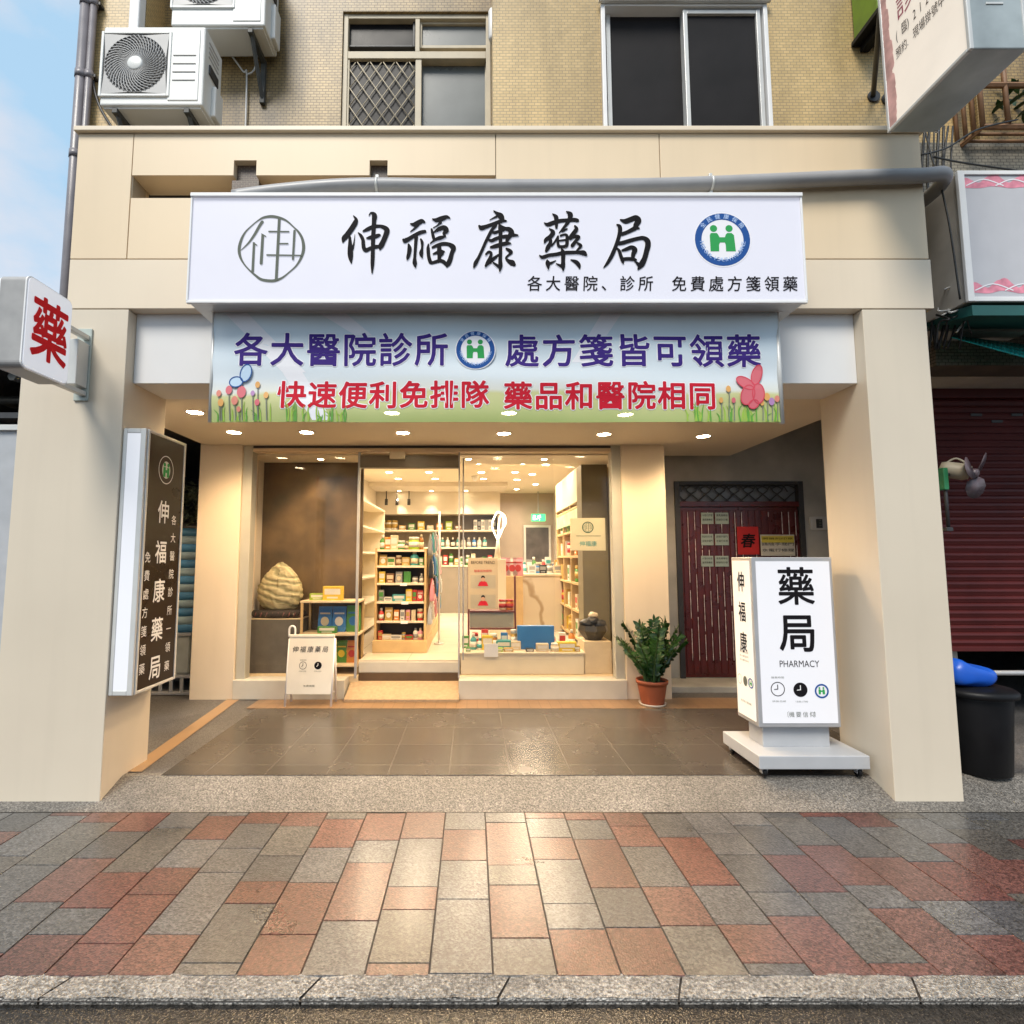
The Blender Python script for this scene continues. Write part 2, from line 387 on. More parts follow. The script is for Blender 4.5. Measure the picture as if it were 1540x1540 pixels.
WORLD = {}
def build(name, mb, parent=None, base=None, recalc=True):
    if not mb.v: raise ValueError(name)
    xs, ys, zs = zip(*mb.v)
    if base is None: base = ((min(xs) + max(xs)) / 2, (min(ys) + max(ys)) / 2, min(zs))
    me = bpy.data.meshes.new(name)
    me.from_pydata([(x - base[0], y - base[1], z - base[2]) for x, y, z in mb.v], [], mb.f)
    for m in mb.mats: me.materials.append(m)
    me.polygons.foreach_set('material_index', mb.m)
    me.polygons.foreach_set('use_smooth', mb.sm)
    if recalc:
        bm = bmesh.new(); bm.from_mesh(me); bmesh.ops.recalc_face_normals(bm, faces=bm.faces); bm.to_mesh(me); bm.free()
    me.update()
    o = bpy.data.objects.new(name, me); COL.objects.link(o)
    if parent is not None:
        o.parent = parent; pw = WORLD[parent.name]
        o.location = (base[0] - pw[0], base[1] - pw[1], base[2] - pw[2])
    else: o.location = base
    WORLD[o.name] = base
    return o
def tag(o, label=None, cat=None, group=None, kind=None):
    if label: o['label'] = label
    if cat: o['category'] = cat
    if group: o['group'] = group
    if kind: o['kind'] = kind
    return o
def thing(name, loc, label, cat, group=None):
    o = bpy.data.objects.new(name, None); COL.objects.link(o); o.location = loc; o.empty_display_size = 0.1
    WORLD[o.name] = tuple(loc)
    return tag(o, label, cat, group)

# flat lettering -----------------------------------------------------------------
_GL = {}
def glyph(ch, off=0.0):
    off = 0.0; k = (ch, off)
    if k not in _GL:
        c = bpy.data.curves.new('letters', 'FONT'); c.body = ch; c.offset = off; c.resolution_u = 3
        o = bpy.data.objects.new('letters', c); COL.objects.link(o)
        bpy.context.view_layer.update()
        ev = o.evaluated_get(bpy.context.evaluated_depsgraph_get()); me = ev.to_mesh()
        _GL[k] = ([(v.co.x, v.co.y) for v in me.vertices], [tuple(p.vertices) for p in me.polygons])
        ev.to_mesh_clear(); bpy.data.objects.remove(o); bpy.data.curves.remove(c)
    return _GL[k]
class Face:
    """a flat (or gently waved) surface one prints on: 2-D coords -> 3-D"""
    def __init__(s, O, Rt, Up, N, wave=None):
        s.O, s.R, s.U, s.N, s.wave = Vector(O), Vector(Rt), Vector(Up), Vector(N), wave
    def p(s, a, b, d=0.0025):
        if s.wave: d += s.wave(a, b)
        return s.O + s.R * a + s.U * b + s.N * d
def put_char(mb, face, ch, cx, cy, w_, h_=None, m=None, off=0.0, d=0.0025, shear=0.0, rot=0.0):
    """one CJK glyph, em box centred on (cx, cy)"""
    h_ = h_ or w_
    vs, fs = glyph(ch)
    cr, sr = math.cos(rot), math.sin(rot)
    for k, (ox, oy) in enumerate([(0, 0)] + ([(off * math.cos(PI * i / 4), off * math.sin(PI * i / 4)) for i in range(8)] if off else [])):
        out = []
        for x, y in vs:
            a, b = (x + ox - 0.5) * w_ + shear * (y + oy - 0.38) * h_, (y + oy - 0.38) * h_
            out.append(face.p(cx + a * cr - b * sr, cy + a * sr + b * cr, d + k * 0.00005))
        mb.add(out, fs, m)
def put_line(mb, face, txt, x0, x1, y0, y1, m, off=0.0, d=0.0025, shear=0.0):
    """a line of text fitted into a rectangle"""
    vs, fs = glyph(txt, off)
    xs = [p[0] for p in vs]; ys = [p[1] for p in vs]
    ax, bx, ay, by = min(xs), max(xs), min(ys), max(ys)
    out = [face.p(x0 + (x - ax) / (bx - ax) * (x1 - x0) + shear * ((y - ay) / (by - ay)) * (y1 - y0), y0 + (y - ay) / (by - ay) * (y1 - y0), d) for x, y in vs]
    mb.add(out, fs, m)
def smooth_path(pts, n=6, closed=False):
    out = []; N = len(pts)
    for i in range(N if closed else N - 1):
        g = lambda k: pts[k % N] if closed else pts[max(0, min(N - 1, k))]
        p0, p1, p2, p3 = g(i - 1), g(i), g(i + 1), g(i + 2)
        for k in range(n):
            t = k / n
            out.append(tuple(0.5 * (2 * b + (c - a) * t + (2 * a - 5 * b + 4 * c - d) * t * t + (-a + 3 * b - 3 * c + d) * t ** 3) for a, b, c, d in zip(p0, p1, p2, p3)))
    out.append(pts[0] if closed else pts[-1])
    return out
def stroke(mb, face, pts, m, d, closed=False, n=6, grow=0.0):
    """a brush stroke: (a, b, width) points in face units; round ends"""
    P = smooth_path(pts, n, closed); L_, R_ = [], []
    for i, p in enumerate(P):
        q0, q1 = (P[max(i - 1, 0)], P[min(i + 1, len(P) - 1)])
        if closed and i in (0, len(P) - 1): q0, q1 = P[-2], P[1]
        dx, dy = q1[0] - q0[0], q1[1] - q0[1]; l = math.hypot(dx, dy) or 1
        h = max(p[2], 0.0) / 2 + grow
        L_.append((p[0] - dy / l * h, p[1] + dx / l * h)); R_.append((p[0] + dy / l * h, p[1] - dx / l * h))
    k = len(P)
    mb.add([face.p(a, b, d) for a, b in L_] + [face.p(a, b, d) for a, b in R_], [(i, i + 1, k + i + 1, k + i) for i in range(k - 1)], m)
    if not closed:
        for p, j in ((P[0], 1), (P[-1], 2)):
            h = max(p[2], 0) / 2 + grow
            mb.add([face.p(p[0] + h * math.cos(2 * PI * t / 12), p[1] + h * math.sin(2 * PI * t / 12), d + 0.00012 * j) for t in range(12)], [tuple(range(12))], m)
def disc(mb, face, cx, cy, r, m, d, n=28, r2=None, squash=1.0):
    if r2 is None:
        mb.add([face.p(cx + r * squash * math.cos(2 * PI * t / n), cy + r * math.sin(2 * PI * t / n), d) for t in range(n)], [tuple(range(n))], m)
    else:
        vs = [face.p(cx + q * squash * math.cos(2 * PI * t / n), cy + q * math.sin(2 * PI * t / n), d) for q in (r, r2) for t in range(n)]
        mb.add(vs, [(t, (t + 1) % n, n + (t + 1) % n, n + t) for t in range(n)], m)
def poly(mb, face, pts, m, d): mb.add([face.p(a, b, d) for a, b in pts], [tuple(range(len(pts)))], m)
def rect(mb, face, x0, x1, y0, y1, m, d): poly(mb, face, [(x0, y0), (x1, y0), (x1, y1), (x0, y1)], m, d)

def emblem(mb, face, cx, cy, r, d=0.0025, words=True, squash=1.0, white=None):
    """round blue ring with two green figures joined in an H"""
    disc(mb, face, cx, cy, r * 1.05, white or M_HALO, d - 0.0008, squash=squash)
    disc(mb, face, cx, cy, r, M_BLUE, d, n=40, r2=r * 0.76, squash=squash)
    k = r / 580
    X = lambda x: cx + (x - 785) * k * squash
    Y = lambda y: cy - (y - 785) * k
    for x in (605, 932):
        disc(mb, face, X(x), Y(540), 76 * k, M_GREEN, d, n=20, squash=squash)
    fig = [(525, 1045), (520, 690), (545, 640), (670, 640), (700, 680), (725, 735), (835, 735), (860, 670), (890, 640), (980, 640), (1030, 690), (1055, 1045), (850, 1045), (848, 900), (830, 850), (730, 850), (708, 900), (705, 1045)]
    left = [fig[0], fig[1], fig[2], fig[3], fig[4], fig[5], fig[15], fig[16], fig[17]]
    right = [fig[6], fig[7], fig[8], fig[9], fig[10], fig[11], fig[12], fig[13], fig[14]]
    for g in (left, [fig[5], fig[6], fig[14], fig[15]], right):
        poly(mb, face, [(X(x), Y(y)) for x, y in g], M_GREEN, d)
    if words:
        for i, ch in enumerate('全民健康保險'):
            a = R(142 - i * 21)
            put_char(mb, face, ch, cx + 0.885 * r * math.cos(a) * squash, cy + 0.885 * r * math.sin(a), r * 0.2, m=M_LTBLUE, d=d + 0.0006, rot=a - PI / 2, off=0.01)
        txt = 'NATIONAL HEALTH INSURANCE'
        for i, ch in enumerate(txt):
            if ch == ' ': continue
            a = R(188 + i * (164 / (len(txt) - 1)))
            vs, fs = glyph(ch, 0.0)
            cr, sr = math.cos(a + PI / 2), math.sin(a + PI / 2)
            q = r * 0.2
            mb.add([face.p(cx + 0.83 * r * math.cos(a) * squash + (x - 0.3) * q * cr - (y) * q * sr, cy + 0.83 * r * math.sin(a) + (x - 0.3) * q * sr + y * q * cr, d + 0.0006) for x, y in vs], fs, M_LTBLUE)
# ------------------------------------------------------------------ ground
FL = 0.10
m = MB(); m.quad((-90, -120, -0.018), (90, -120, -0.018), (90, 1.955, -0.018), (-90, 1.955, -0.03), M_ROAD)
tag(build('road', m), kind='structure')
m = MB(); m.quad((-400, -400, -0.3), (400, -400, -0.3), (400, 400, -0.3), (-400, 400, -0.3), mat('far ground', (0.12, 0.115, 0.11), 0.9))
tag(build('ground', m), kind='structure')
m = MB()
x = -12.0; k = 0
while x < 12:
    wdt = [0.62, 0.83, 0.74, 0.26, 0.9, 0.68][k % 6]; k += 1
    bm = bmesh.new()
    bmesh.ops.create_grid(bm, x_segments=14, y_segments=3, size=0.5)
    vs = []
    for v in bm.verts:
        a, b = v.co.x + 0.5, v.co.y + 0.5
        edge = min(a, 1 - a) * wdt < 0.01 or b < 0.02
        vs.append((x + 0.004 + a * (wdt - 0.008) + 0.05 * b, 1.955 + b * 0.10 + (random.uniform(-.006, .006) if b < .05 else 0), 0.0 - (0.005 if edge else random.uniform(0, .0035))))
    bm.verts.index_update()
    m.add(vs, [[v.index for v in f.verts] for f in bm.faces], M_KERB); bm.free()
    m.quad((x + 0.004, 1.955, -0.004), (x + wdt - 0.004, 1.955, -0.004), (x + wdt - 0.004, 1.951, -0.05), (x + 0.004, 1.951, -0.05), M_KERB)
    x += wdt
m.quad((-12, 1.95, -0.014), (12, 1.95, -0.014), (12, 2.06, -0.014), (-12, 2.06, -0.014), M_JOINT)
tag(build('kerb', m, recalc=False), kind='structure')

# pavement: individual granite setts over a dark joint bed, each with its own tone
PW = 0.2325
rnd = random.Random(11)
m = MB(); tones = []
REDS = [(0.20, 0.078, 0.060), (0.18, 0.070, 0.055), (0.205, 0.090, 0.072), (0.16, 0.070, 0.057), (0.185, 0.090, 0.073)]
GREYS = [(0.135, 0.131, 0.126), (0.155, 0.150, 0.145), (0.112, 0.110, 0.108), (0.148, 0.138, 0.122), (0.162, 0.158, 0.154), (0.138, 0.124, 0.107)]
cols = int(12 / PW)
for c in range(-cols, cols):
    x0 = 0.076 + c * PW; y = 2.046 - rnd.choice([0, 0.05, 0.1, 0.15]); last = False
    while y < 3.275:
        l = rnd.choice([0.16, 0.21, 0.26, 0.30, 0.34, 0.42]); y1 = min(y + l, 3.275)
        ya = max(y, 2.046)
        if y1 - ya > 0.02:
            red = rnd.random() < (0.16 if last else 0.66); last = red
            tone = rnd.choice(REDS if red else GREYS); g = 0.003; e = 0.0015
            z = rnd.uniform(-0.0008, 0.0008); tl = rnd.uniform(-.0006, .0006)
            a, b, d_, f_ = x0 + g / 2 + 0.001, x0 + PW - g / 2 - 0.001, ya + g / 2, y1 - g / 2
            m.add([(a, d_, -.005), (b, d_, -.005), (b, f_, -.005), (a, f_, -.005), (a + e, d_ + e, z), (b - e, d_ + e, z + tl), (b - e, f_ - e, z + tl), (a + e, f_ - e, z)],
                  [(4, 5, 6, 7), (0, 1, 5, 4), (1, 2, 6, 5), (2, 3, 7, 6), (3, 0, 4, 7)], M_PAVER)
            tones += [tone] * 5
        y = y1
m.quad((-12, 2.04, -0.0055), (12, 2.04, -0.0055), (12, 3.29, -0.0055), (-12, 3.29, -0.0055), M_JOINT); tones.append((1, 1, 1))
pv = build('pavement', m, recalc=False)
ca = pv.data.color_attributes.new('Col', 'FLOAT_COLOR', 'CORNER')
buf = []
for p, t in zip(pv.data.polygons, tones): buf += [*t, 1.0] * p.loop_total
ca.data.foreach_set('color', buf)
tag(pv, kind='structure')
# washed-pebble ramp up to the arcade
m = MB()
n = 24
prof = [(3.279, 0.0), (3.30, 0.004), (3.42, 0.045), (3.53, 0.085), (3.565, 0.0965), (3.60, 0.097)]
for i in range(n):
    xa, xb = -12 + 24 * i / n, -12 + 24 * (i + 1) / n
    for (ya, za), (yb, zb) in zip(prof, prof[1:]): m.quad((xa, ya, za), (xb, ya, za), (xb, yb, zb), (xa, yb, zb), M_PEBBLE)
tag(build('pebble_ramp', m, recalc=False), kind='structure')
m = MB(); m.quad((-12, 3.60, 0.095), (12, 3.60, 0.095), (12, 12.5, 0.095), (-12, 12.5, 0.095), M_PEBBLE_DK)
tag(build('arcade_ground', m), kind='structure')
m = MB(); m.quad((-2.02, 3.565, FL), (2.95, 3.565, FL), (2.95, 5.09, FL), (-2.02, 5.09, FL), M_FLOOR)
m.quad((-2.12, 5.09, FL + .001), (2.95, 5.09, FL + .001), (2.95, 5.47, FL + .001), (-2.12, 5.47, FL + .001), M_BAND)
m.quad((-2.30, 3.62, FL), (-2.18, 3.62, FL), (-2.33, 5.5, FL), (-2.45, 5.5, FL), mat('ochre edging', (0.31, 0.20, 0.11), 0.4, var=0.12))
tag(build('arcade_floor', m), kind='structure')

# ------------------------------------------------------------------ the pharmacy building
YF, YP, ZS, YS = 3.36, 3.83, 2.68, 5.45
B = thing('pharmacy_building', (0, 4.0, 0), 'beige fronted pharmacy building with tan tiled upper storey above a warm lit arcade', 'building')
m = MB()
g = 0.003
def panel(x0, x1, z0, z1, mt, d=0.2): m.bbox(x0 + g, x1 - g, YF, YF + d, z0 + g, z1 - g, mt, 0.0025)
zt, zm, zl = 4.39, 3.49, 3.145
sl0, sl1 = 3.925, 4.085
n1a, n1b = at(352, 240, YF)[0], at(386, 240, YF)[0]
n2a, n2b = at(556, 240, YF)[0], at(583, 240, YF)[0]
zn = at(360, 241, YF)[1]
panel(-2.685, -2.305, zm, zt, M_BEIGE)
xa_, xb_ = -2.305 + g, 0.16 - g
m.prism([(xa_, zt - g), (xa_, sl1), (n1a, sl1), (n1a, zn), (n1b, zn), (n1b, sl1), (n2a, sl1), (n2a, zn), (n2b, zn), (n2b, sl1), (xb_, sl1), (xb_, zt - g)], YF, YF + .2, M_BEIGE, 'y')
panel(0.16, 1.275, zm, zt, M_BEIGE); panel(1.275, 3.05, zm, zt, M_BEIGE)
panel(-2.305, 0.16, zm, sl0, M_BEIGE)
for a, b in ((-2.685, -1.2), (-1.2, 0.9), (0.9, 3.06)): panel(a, b, zl, zm, M_BEIGE_PALE, 0.09)
# dark joint filler behind the seams
for a, b in ((-2.31, -2.30), (0.155, 0.165), (1.27, 1.28)): m.box(a, b, YF + .012, YF + .15, zm, zt - .006, M_SEAM) if a > 0.2 else None
m.box(-2.68, 3.045, YF + .012, YF + .08, zm - .006, zm + .006, M_SEAM)
m.box(0.156, 0.164, YF + .012, YF + .15, zm + .01, zt - .006, M_SEAM); m.box(-2.309, -2.301, YF + .012, YF + .15, zm + .01, zt - .006, M_SEAM)
build('fascia', m, B)
m = MB(); m.bbox(-2.70, 3.075, YF - .028, YF + .24, zt - .001, zt + .032, M_BEIGE_PALE, 0.004)
m.box(-2.68, 3.04, YF + .2, 4.06, zt - .05, zt - .01, M_CONC)
build('fascia_cap', m, B)
m = MB()
for a, b in ((n1a, n1b), (n2a, n2b)):
    m.box(a - .02, b + .02, YF + .03, YF + .2, zn - .02, zn + .06, M_TILE_BROWN) if False else None
    m.box(a + .002, b - .002, YF + .05, YF + .42, 3.7, zn + .05, M_TILE_BROWN)
    m.box(a - .012, b + .016, YF + .01, YF + .045, 3.7, sl1 - .03, M_TILE_BROWN) if a == n1a else None
build('tiled_stub', m, B)
for s_, (x0, x1, zz) in enumerate(((-2.95, -2.271, 3.142), (2.58, 3.0, 3.142))):
    m = MB(); m.bbox(x0, x1, YF + .001, YP, -0.06, zz, M_PILLAR, 0.004)
    m.box(x0 - .004, x1 + .004, YF - .003, YF + .01, -.03, .012, M_DARK)
    build('pillar', m, B)
m = MB(); m.bbox(-2.27, 2.579, YF + .085, 3.80, ZS - .012, 3.40, M_WHITEWALL, 0.003)
build('arcade_beam', m, B)
m = MB(); m.box(-2.79, 2.97, 3.795, 6.0, ZS, ZS + .05, M_SOFFIT)
SOF = build('arcade_ceiling', m, B)
DL = [(-2.24, 4.18), (-.65, 4.2), (.30, 4.2), (1.26, 4.25)] + [(-2.23, 4.86), (-1.55, 4.86), (-.65, 4.88), (.30, 4.91), (1.255, 4.94), (2.235, 5.02)]
def downlight(x, y, z, r, parent, lens, power=0, colr=WARM, spot=150, rad=0.15):
    mb = MB(); mb.lathe([(r * 1.18, 0), (r * 1.2, -.004), (r * 1.02, -.007), (r, -.003), (r, .0)], (x, y, z), M_WHITE, 28)
    o = build('downlight', mb, parent, base=(x, y, z))
    mb = MB(); mb.lathe([(0.0001, -.0035), (r * 0.97, -.0035)], (x, y, z), lens, 28, smooth=False); build('lens', mb, o)
    if power:
        ld = bpy.data.lights.new('downlight_lamp', 'SPOT'); ld.energy = power; ld.spot_size = R(spot); ld.spot_blend = 0.6; ld.color = colr; ld.shadow_soft_size = rad
        lo = bpy.data.objects.new('downlight_lamp', ld); COL.objects.link(lo); lo.location = (x, y, z - .04)
ARC_W = 54
for x, y in DL: downlight(x, y, ZS, 0.062, SOF, M_LAMP, ARC_W)

# upper wall with its two windows
YW, YR = 4.05, 4.30
wl, wpl, wpr = -3.19, at(215, 100, YW)[0], at(741, 100, YW)[0]
ax0, az1 = at(902, 8, YW); ax1, az0 = at(1161, 198, YW)
bx0, bz1 = at(516, 17, YR); bx1, bz0 = at(739, 198, YR)
az0 -= 0.25; bz0 -= 0.3
m = MB()
m.box(wl, wpl, YW, YR + .1, 3.2, 8, M_TILE)
build('corner_pier', m, B); m = MB()
m.box(wpr, ax0, YW, YR + .1, 3.2, 8, M_TILE)
m.box(ax0, ax1, YW, YR + .1, 3.2, az0, M_TILE); m.box(ax0, ax1, YW, YR + .1, az1, 8, M_TILE)
m.box(ax1, 4.1, YW, YR + .1, 4.84, 8, M_TILE); m.box(ax1, 3.6, YW, YR + .1, 3.2, 4.84, M_TILE)
build('tiled_wall', m, B)
m = MB()
m.box(wpl, bx0, YR, YR + .2, 3.2, 8, M_TILE_DIRTY); m.box(bx1, wpr, YR, YR + .2, 3.2, 8, M_TILE_DIRTY)
m.box(bx0, bx1, YR, YR + .2, 3.2, bz0, M_TILE_DIRTY); m.box(bx0, bx1, YR, YR + .2, bz1, 8, M_TILE_DIRTY)
build('recessed_wall', m, B)
m = MB(); m.box(wl, 4.1, YR + .5, 12.6, 3.12, 8.02, M_OLDPLASTER); m.box(wl - .1, 4.2, YW - .2, 12.7, 8.02, 8.2, M_OLDPLASTER)
m.box(wl, wl + .12, YR + .1, YR + .5, 3.2, 8.02, M_TILE)
build('upper_block', m, B)
def framed_pane(parent, nm, px, Y, fm, fw, pm, dep=0.05, glass=True):
    """window sash given by its photo pixels (outer)"""
    x0, z1 = at(px[0], px[1], Y); x1, z0 = at(px[2], px[3], Y)
    mb = MB()
    mb.bbox(x0, x0 + fw, Y, Y + dep, z0, z1, fm); mb.bbox(x1 - fw, x1, Y, Y + dep, z0, z1, fm)
    mb.bbox(x0 + fw, x1 - fw, Y + .002, Y + dep - .002, z1 - fw, z1, fm); mb.bbox(x0 + fw, x1 - fw, Y + .002, Y + dep - .002, z0, z0 + fw, fm)
    o = build(nm, mb, parent)
    if pm:
        mb = MB(); mb.box(x0 + fw, x1 - fw, Y + dep * .5, Y + dep * .5 + .008, z0 + fw, z1 - fw, pm); build('pane', mb, o)
    return o, (x0, x1, z0, z1)
# right window: white aluminium, two dark screened sashes
m = MB(); t_ = .035
m.bbox(ax0 + .002, ax0 + t_, YW - .03, YW + .12, az0, az1, M_WHITE); m.bbox(ax1 - t_, ax1 - .002, YW - .03, YW + .12, az0, az1, M_WHITE)
m.bbox(ax0 + t_, ax1 - t_, YW - .028, YW + .12, az1 - t_, az1 - .002, M_WHITE); m.bbox(ax0 + t_, ax1 - t_, YW - .028, YW + .12, az0, az0 + t_, M_WHITE)
m.bbox(ax0 - .02, ax1 + .02, YW - .06, YW - .031, az1 - .02, az1 + .02, M_ALU_LT)
W2 = build('window', m, B)
def sash(parent, u0, u1, v0, v1, Y, mt, fm, fw):
    o, r = framed_pane(parent, 'sash', (u0, v0, u1, v1), Y, fm, fw, mt); return o
sash(W2, 911, 1037, 14, 201, YW + .04, M_SCREEN, M_ALU_LT, .035)
sash(W2, 1027, 1153, 14, 201, YW - .015, M_SCREEN, M_ALU_LT, .035)
# left window: cream frames, dark transoms, diamond grille and a frosted pane
m = MB(); fw = .045; mx_ = at(627, 100, YR)[0]; zr = at(600, 78, YR)[1]
m.bbox(bx0 + .003, bx0 + fw, YR + .02, YR + .14, bz0, bz1 - .004, M_CREAMFRAME); m.bbox(bx1 - fw, bx1 - .003, YR + .02, YR + .14, bz0, bz1 - .004, M_CREAMFRAME)
m.bbox(bx0 + fw, bx1 - fw, YR + .022, YR + .138, bz1 - fw, bz1 - .004, M_CREAMFRAME)
m.bbox(bx0 + fw, bx1 - fw, YR + .022, YR + .138, zr - .04, zr + .03, M_CREAMFRAME)
m.bbox(mx_ - .02, mx_ + .02, YR + .024, YR + .134, zr + .03, bz1 - fw, M_CREAMFRAME)
W1 = build('window', m, B)
sash(W1, 519, 624, 27, 70, YR + .05, M_WINGLASS, M_DARK, .02)
sash(W1, 630, 737, 31, 72, YR + .05, M_FROST, M_CREAMFRAME, .03)
sash(W1, 517, 633, 79, 210, YR + .03, M_WINGLASS, M_CREAMFRAME, .055)
sash(W1, 621, 738, 84, 210, YR + .07, M_FROST, M_CREAMFRAME, .05)
m = MB()
gx0, gz1 = at(525, 88, YR); gx1, gz0 = at(622, 210, YR)
cell = (gx1 - gx0) / 5.0; asp = 1.5
for s_ in (1, -1):
    for k in range(-12, 18):
        pts = []
        for q in range(2):
            pass
        # a diagonal clipped to the pane
        xa = gx0 + k * cell
        p0 = Vector((xa, gz0)); dv = Vector((s_ * 1.0, asp))
        ts = []
        t0, t1 = 0.0, (gz1 - gz0) / asp
        if s_ > 0: t0, t1 = max(t0, gx0 - xa), min(t1, gx1 - xa)
        else: t0, t1 = max(t0, xa - gx1), min(t1, xa - gx0)
        if t1 - t0 > .02:
            a, b = p0 + dv * t0, p0 + dv * t1
            m.tube([(a.x, YR + .036 + .002 * s_, a.y), (b.x, YR + .036 + .002 * s_, b.y)], .0045, M_CREAMFRAME, 5)
build('diamond_grille', m, W1)
m = MB()
lx, lz1 = at(739, 14, YR - .1); lz0 = at(739, 62, YR - .1)[1]
m.lathe([(.0, 0), (.022, .004), (.032, .03), (.032, lz1 - lz0 - .03), (.022, lz1 - lz0 - .004), (0, lz1 - lz0)], (lx + .005, YR - .1, lz0), M_WHITE, 16)
m.box(lx - .01, lx + .02, YR - .08, YR, lz0 + .1, lz1 - .05, M_DARK)
build('wall_lamp', m, B)

# shop front columns, frame, glass
m = MB(); m.bbox(-2.83, -2.392, YS - .03, YS + .4, FL - .02, ZS + .02, M_BEIGE_PALE, .004); build('shop_column', m, B)
m = MB(); m.bbox(1.55, 2.0, YS - .03, YS + .4, FL - .02, ZS + .02, M_BEIGE_PALE, .004); build('shop_column', m, B)
dx0, dx1 = -1.185, -0.135
m = MB()
m.bbox(-2.391, -2.295, YS, YS + .12, FL, ZS - .002, M_FRAME); m.bbox(1.453, 1.549, YS, YS + .12, FL, ZS - .002, M_FRAME)
m.bbox(-2.295, 1.453, YS + .003, YS + .115, 2.615, ZS - .002, M_BEIGE)
m.bbox(dx0 - .012, dx0 + .012, YS + .02, YS + .06, .29, 2.615, M_ALU); m.bbox(dx1 - .008, dx1 + .008, YS + .02, YS + .06, .29, 2.615, M_ALU)
m.box(-2.29, 1.45, YS - .004, YS + .002, 2.652, ZS - .003, M_DARK)
FR = build('shopfront_frame', m, B)
m = MB(); m.bbox(dx0 + .012, dx1 - .008, YS + .01, YS + .1, at(600, 703, YS)[1], 2.58, mat('door header brown', (0.13, 0.10, 0.07), .4), .004)
m.bbox(-.86, -.70, YS - .03, YS + .01, 2.535, 2.61, M_CREAM)
build('door_header', m, FR)
m = MB(); m.bbox(-2.391, dx0 - .09, YS - .05, YS + .14, FL, .288, M_SILL); build('shopfront_sill', m, FR); m = MB(); m.bbox(dx1, 1.549, YS - .05, YS + .14, FL, .288, M_SILL); build('shopfront_sill', m, FR)
def pane(nm, x0, x1, z0, z1, Y, par):
    mb = MB(); mb.box(x0, x1, Y, Y + .01, z0, z1, M_GLASS); return build(nm, mb, par)
pane('window_pane', -2.295, dx0 - .012, .288, 2.615, YS + .035, FR); pane('window_pane', dx1 + .008, 1.453, .288, 2.615, YS + .035, FR)
dl = MB(); dl.box(-.10, .86, YS + .085, YS + .095, .46, 2.56, M_GLASS); dl.bbox(-.10, -.085, YS + .08, YS + .10, .46, 2.56, M_ALU); build('sliding_door', dl, FR)
# shop room
ZF, ZD, YB, ZC = 0.44, 0.29, 11.3, 2.9
m = MB(); m.box(-1.9, 1.75, 6.05, YB, .2, ZF, M_INFLOOR); m.box(dx0 + .005, dx1 - .01, 5.66, 6.05, .2, ZF, M_INFLOOR); m.box(dx0, dx1, 5.64, 5.659, .315, ZF - .02, M_SILL); m.box(dx0 + .004, dx1 - .004, 5.62, 5.655, .1, .31, mat('dark wooden step', (0.10, 0.06, 0.03), .5, var=.2)); build('shop_floor', m, B)
m = MB(); m.box(-2.45, dx0 + .002, YS + .14, 6.05, .12, ZD, M_WOODPALE); m.box(dx1 - .002, 1.7, YS + .14, 6.05, .12, ZD, M_WOODPALE); build('display_floor', m, B)
m = MB(); m.box(-2.45, 1.7, YS + .12, 6.1, 2.60, 2.68, M_SOFFIT); IS = build('display_soffit', m, B)
for x_ in (-1.68, -.90, -.04, .80): downlight(x_, 5.78, 2.60,   .035, IS, M_LAMP, 30, WARM, 110, .08)
m = MB(); m.box(-1.95, 1.75, 6.1, YB + .2, ZC, ZC + .1, M_INCEIL); CE = build('shop_ceiling', m, B)
m = MB(); m.box(-2.05, -1.9, 6.06, YB + .1, .2, ZC, M_INWALL); m.box(-2.5, -2.39, YS + .4, 6.1, .1, 2.68, M_INWALL); build('shop_wall', m, B)
m = MB(); m.box(1.75, 1.9, 6.06, YB + .1, .2, ZC, M_INWALL); m.box(1.60, 1.70, YS + .4, 6.1, .1, 2.68, M_INWALL); build('shop_wall', m, B)
m = MB(); m.box(-2.05, 1.9, YB, YB + .15, .2, ZC, mat('rosy back wall', (0.42, 0.34, 0.27), .5, var=.05)); build('shop_wall', m, B)
px0, pz1 = at(396, 688, 6.0); px1, pz0 = at(541, 1016, 6.0)
M_MOTTLE = mat('mottled bronze plaster', (0.088, 0.055, 0.023), .55, var=.85, scale=2.2)
m = MB(); m.box(px0 - .25, px1, 6.0, 6.045, ZD - .02, 2.6, M_MOTTLE); build('display_backdrop', m, B)
bh0, bz = at(556, 753, 10.4); bh1, bzb = at(752, 773, 10.4)
m = MB(); m.box(bh0 - .2, bh1, 10.4, YB, bzb, ZC, M_INWALL); m.box(-1.9, bh1 + .1, 9.6, 10.4, 2.82, ZC, M_INWALL); build('bulkhead', m, B)
for i, u in enumerate((601, 649, 701)):
    downlight(at(u, 752, 10.32)[0], 10.25, 2.82, .04, CE, M_LAMP_IN, 22, WARM_IN, 70, .02)
k = 0
for (x_, y_, p) in [(-1.35, 6.9, 0), (-.75, 6.9, 42), (-.1, 6.9, 0), (.55, 6.9, 42), (1.05, 6.9, 0), (-1.35, 7.7, 0), (-.75, 7.7, 0), (.1, 7.7, 0), (.75, 7.7, 0), (1.1, 7.8, 30), (-1.35, 8.5, 42), (-.7, 8.5, 0), (.15, 8.5, 42), (.7, 8.5, 0), (-1.3, 9.2, 0), (-.65, 9.2, 0), (.2, 9.2, 0), (.8, 9.3, 42), (1.2, 9.9, 0), (.9, 10.6, 26), (.3, 9.9, 0), (1.0, 8.7, 0)]:
    downlight(x_, y_, ZC, .055, CE, M_LAMP_IN, 40, WARM_IN, 160, .16)
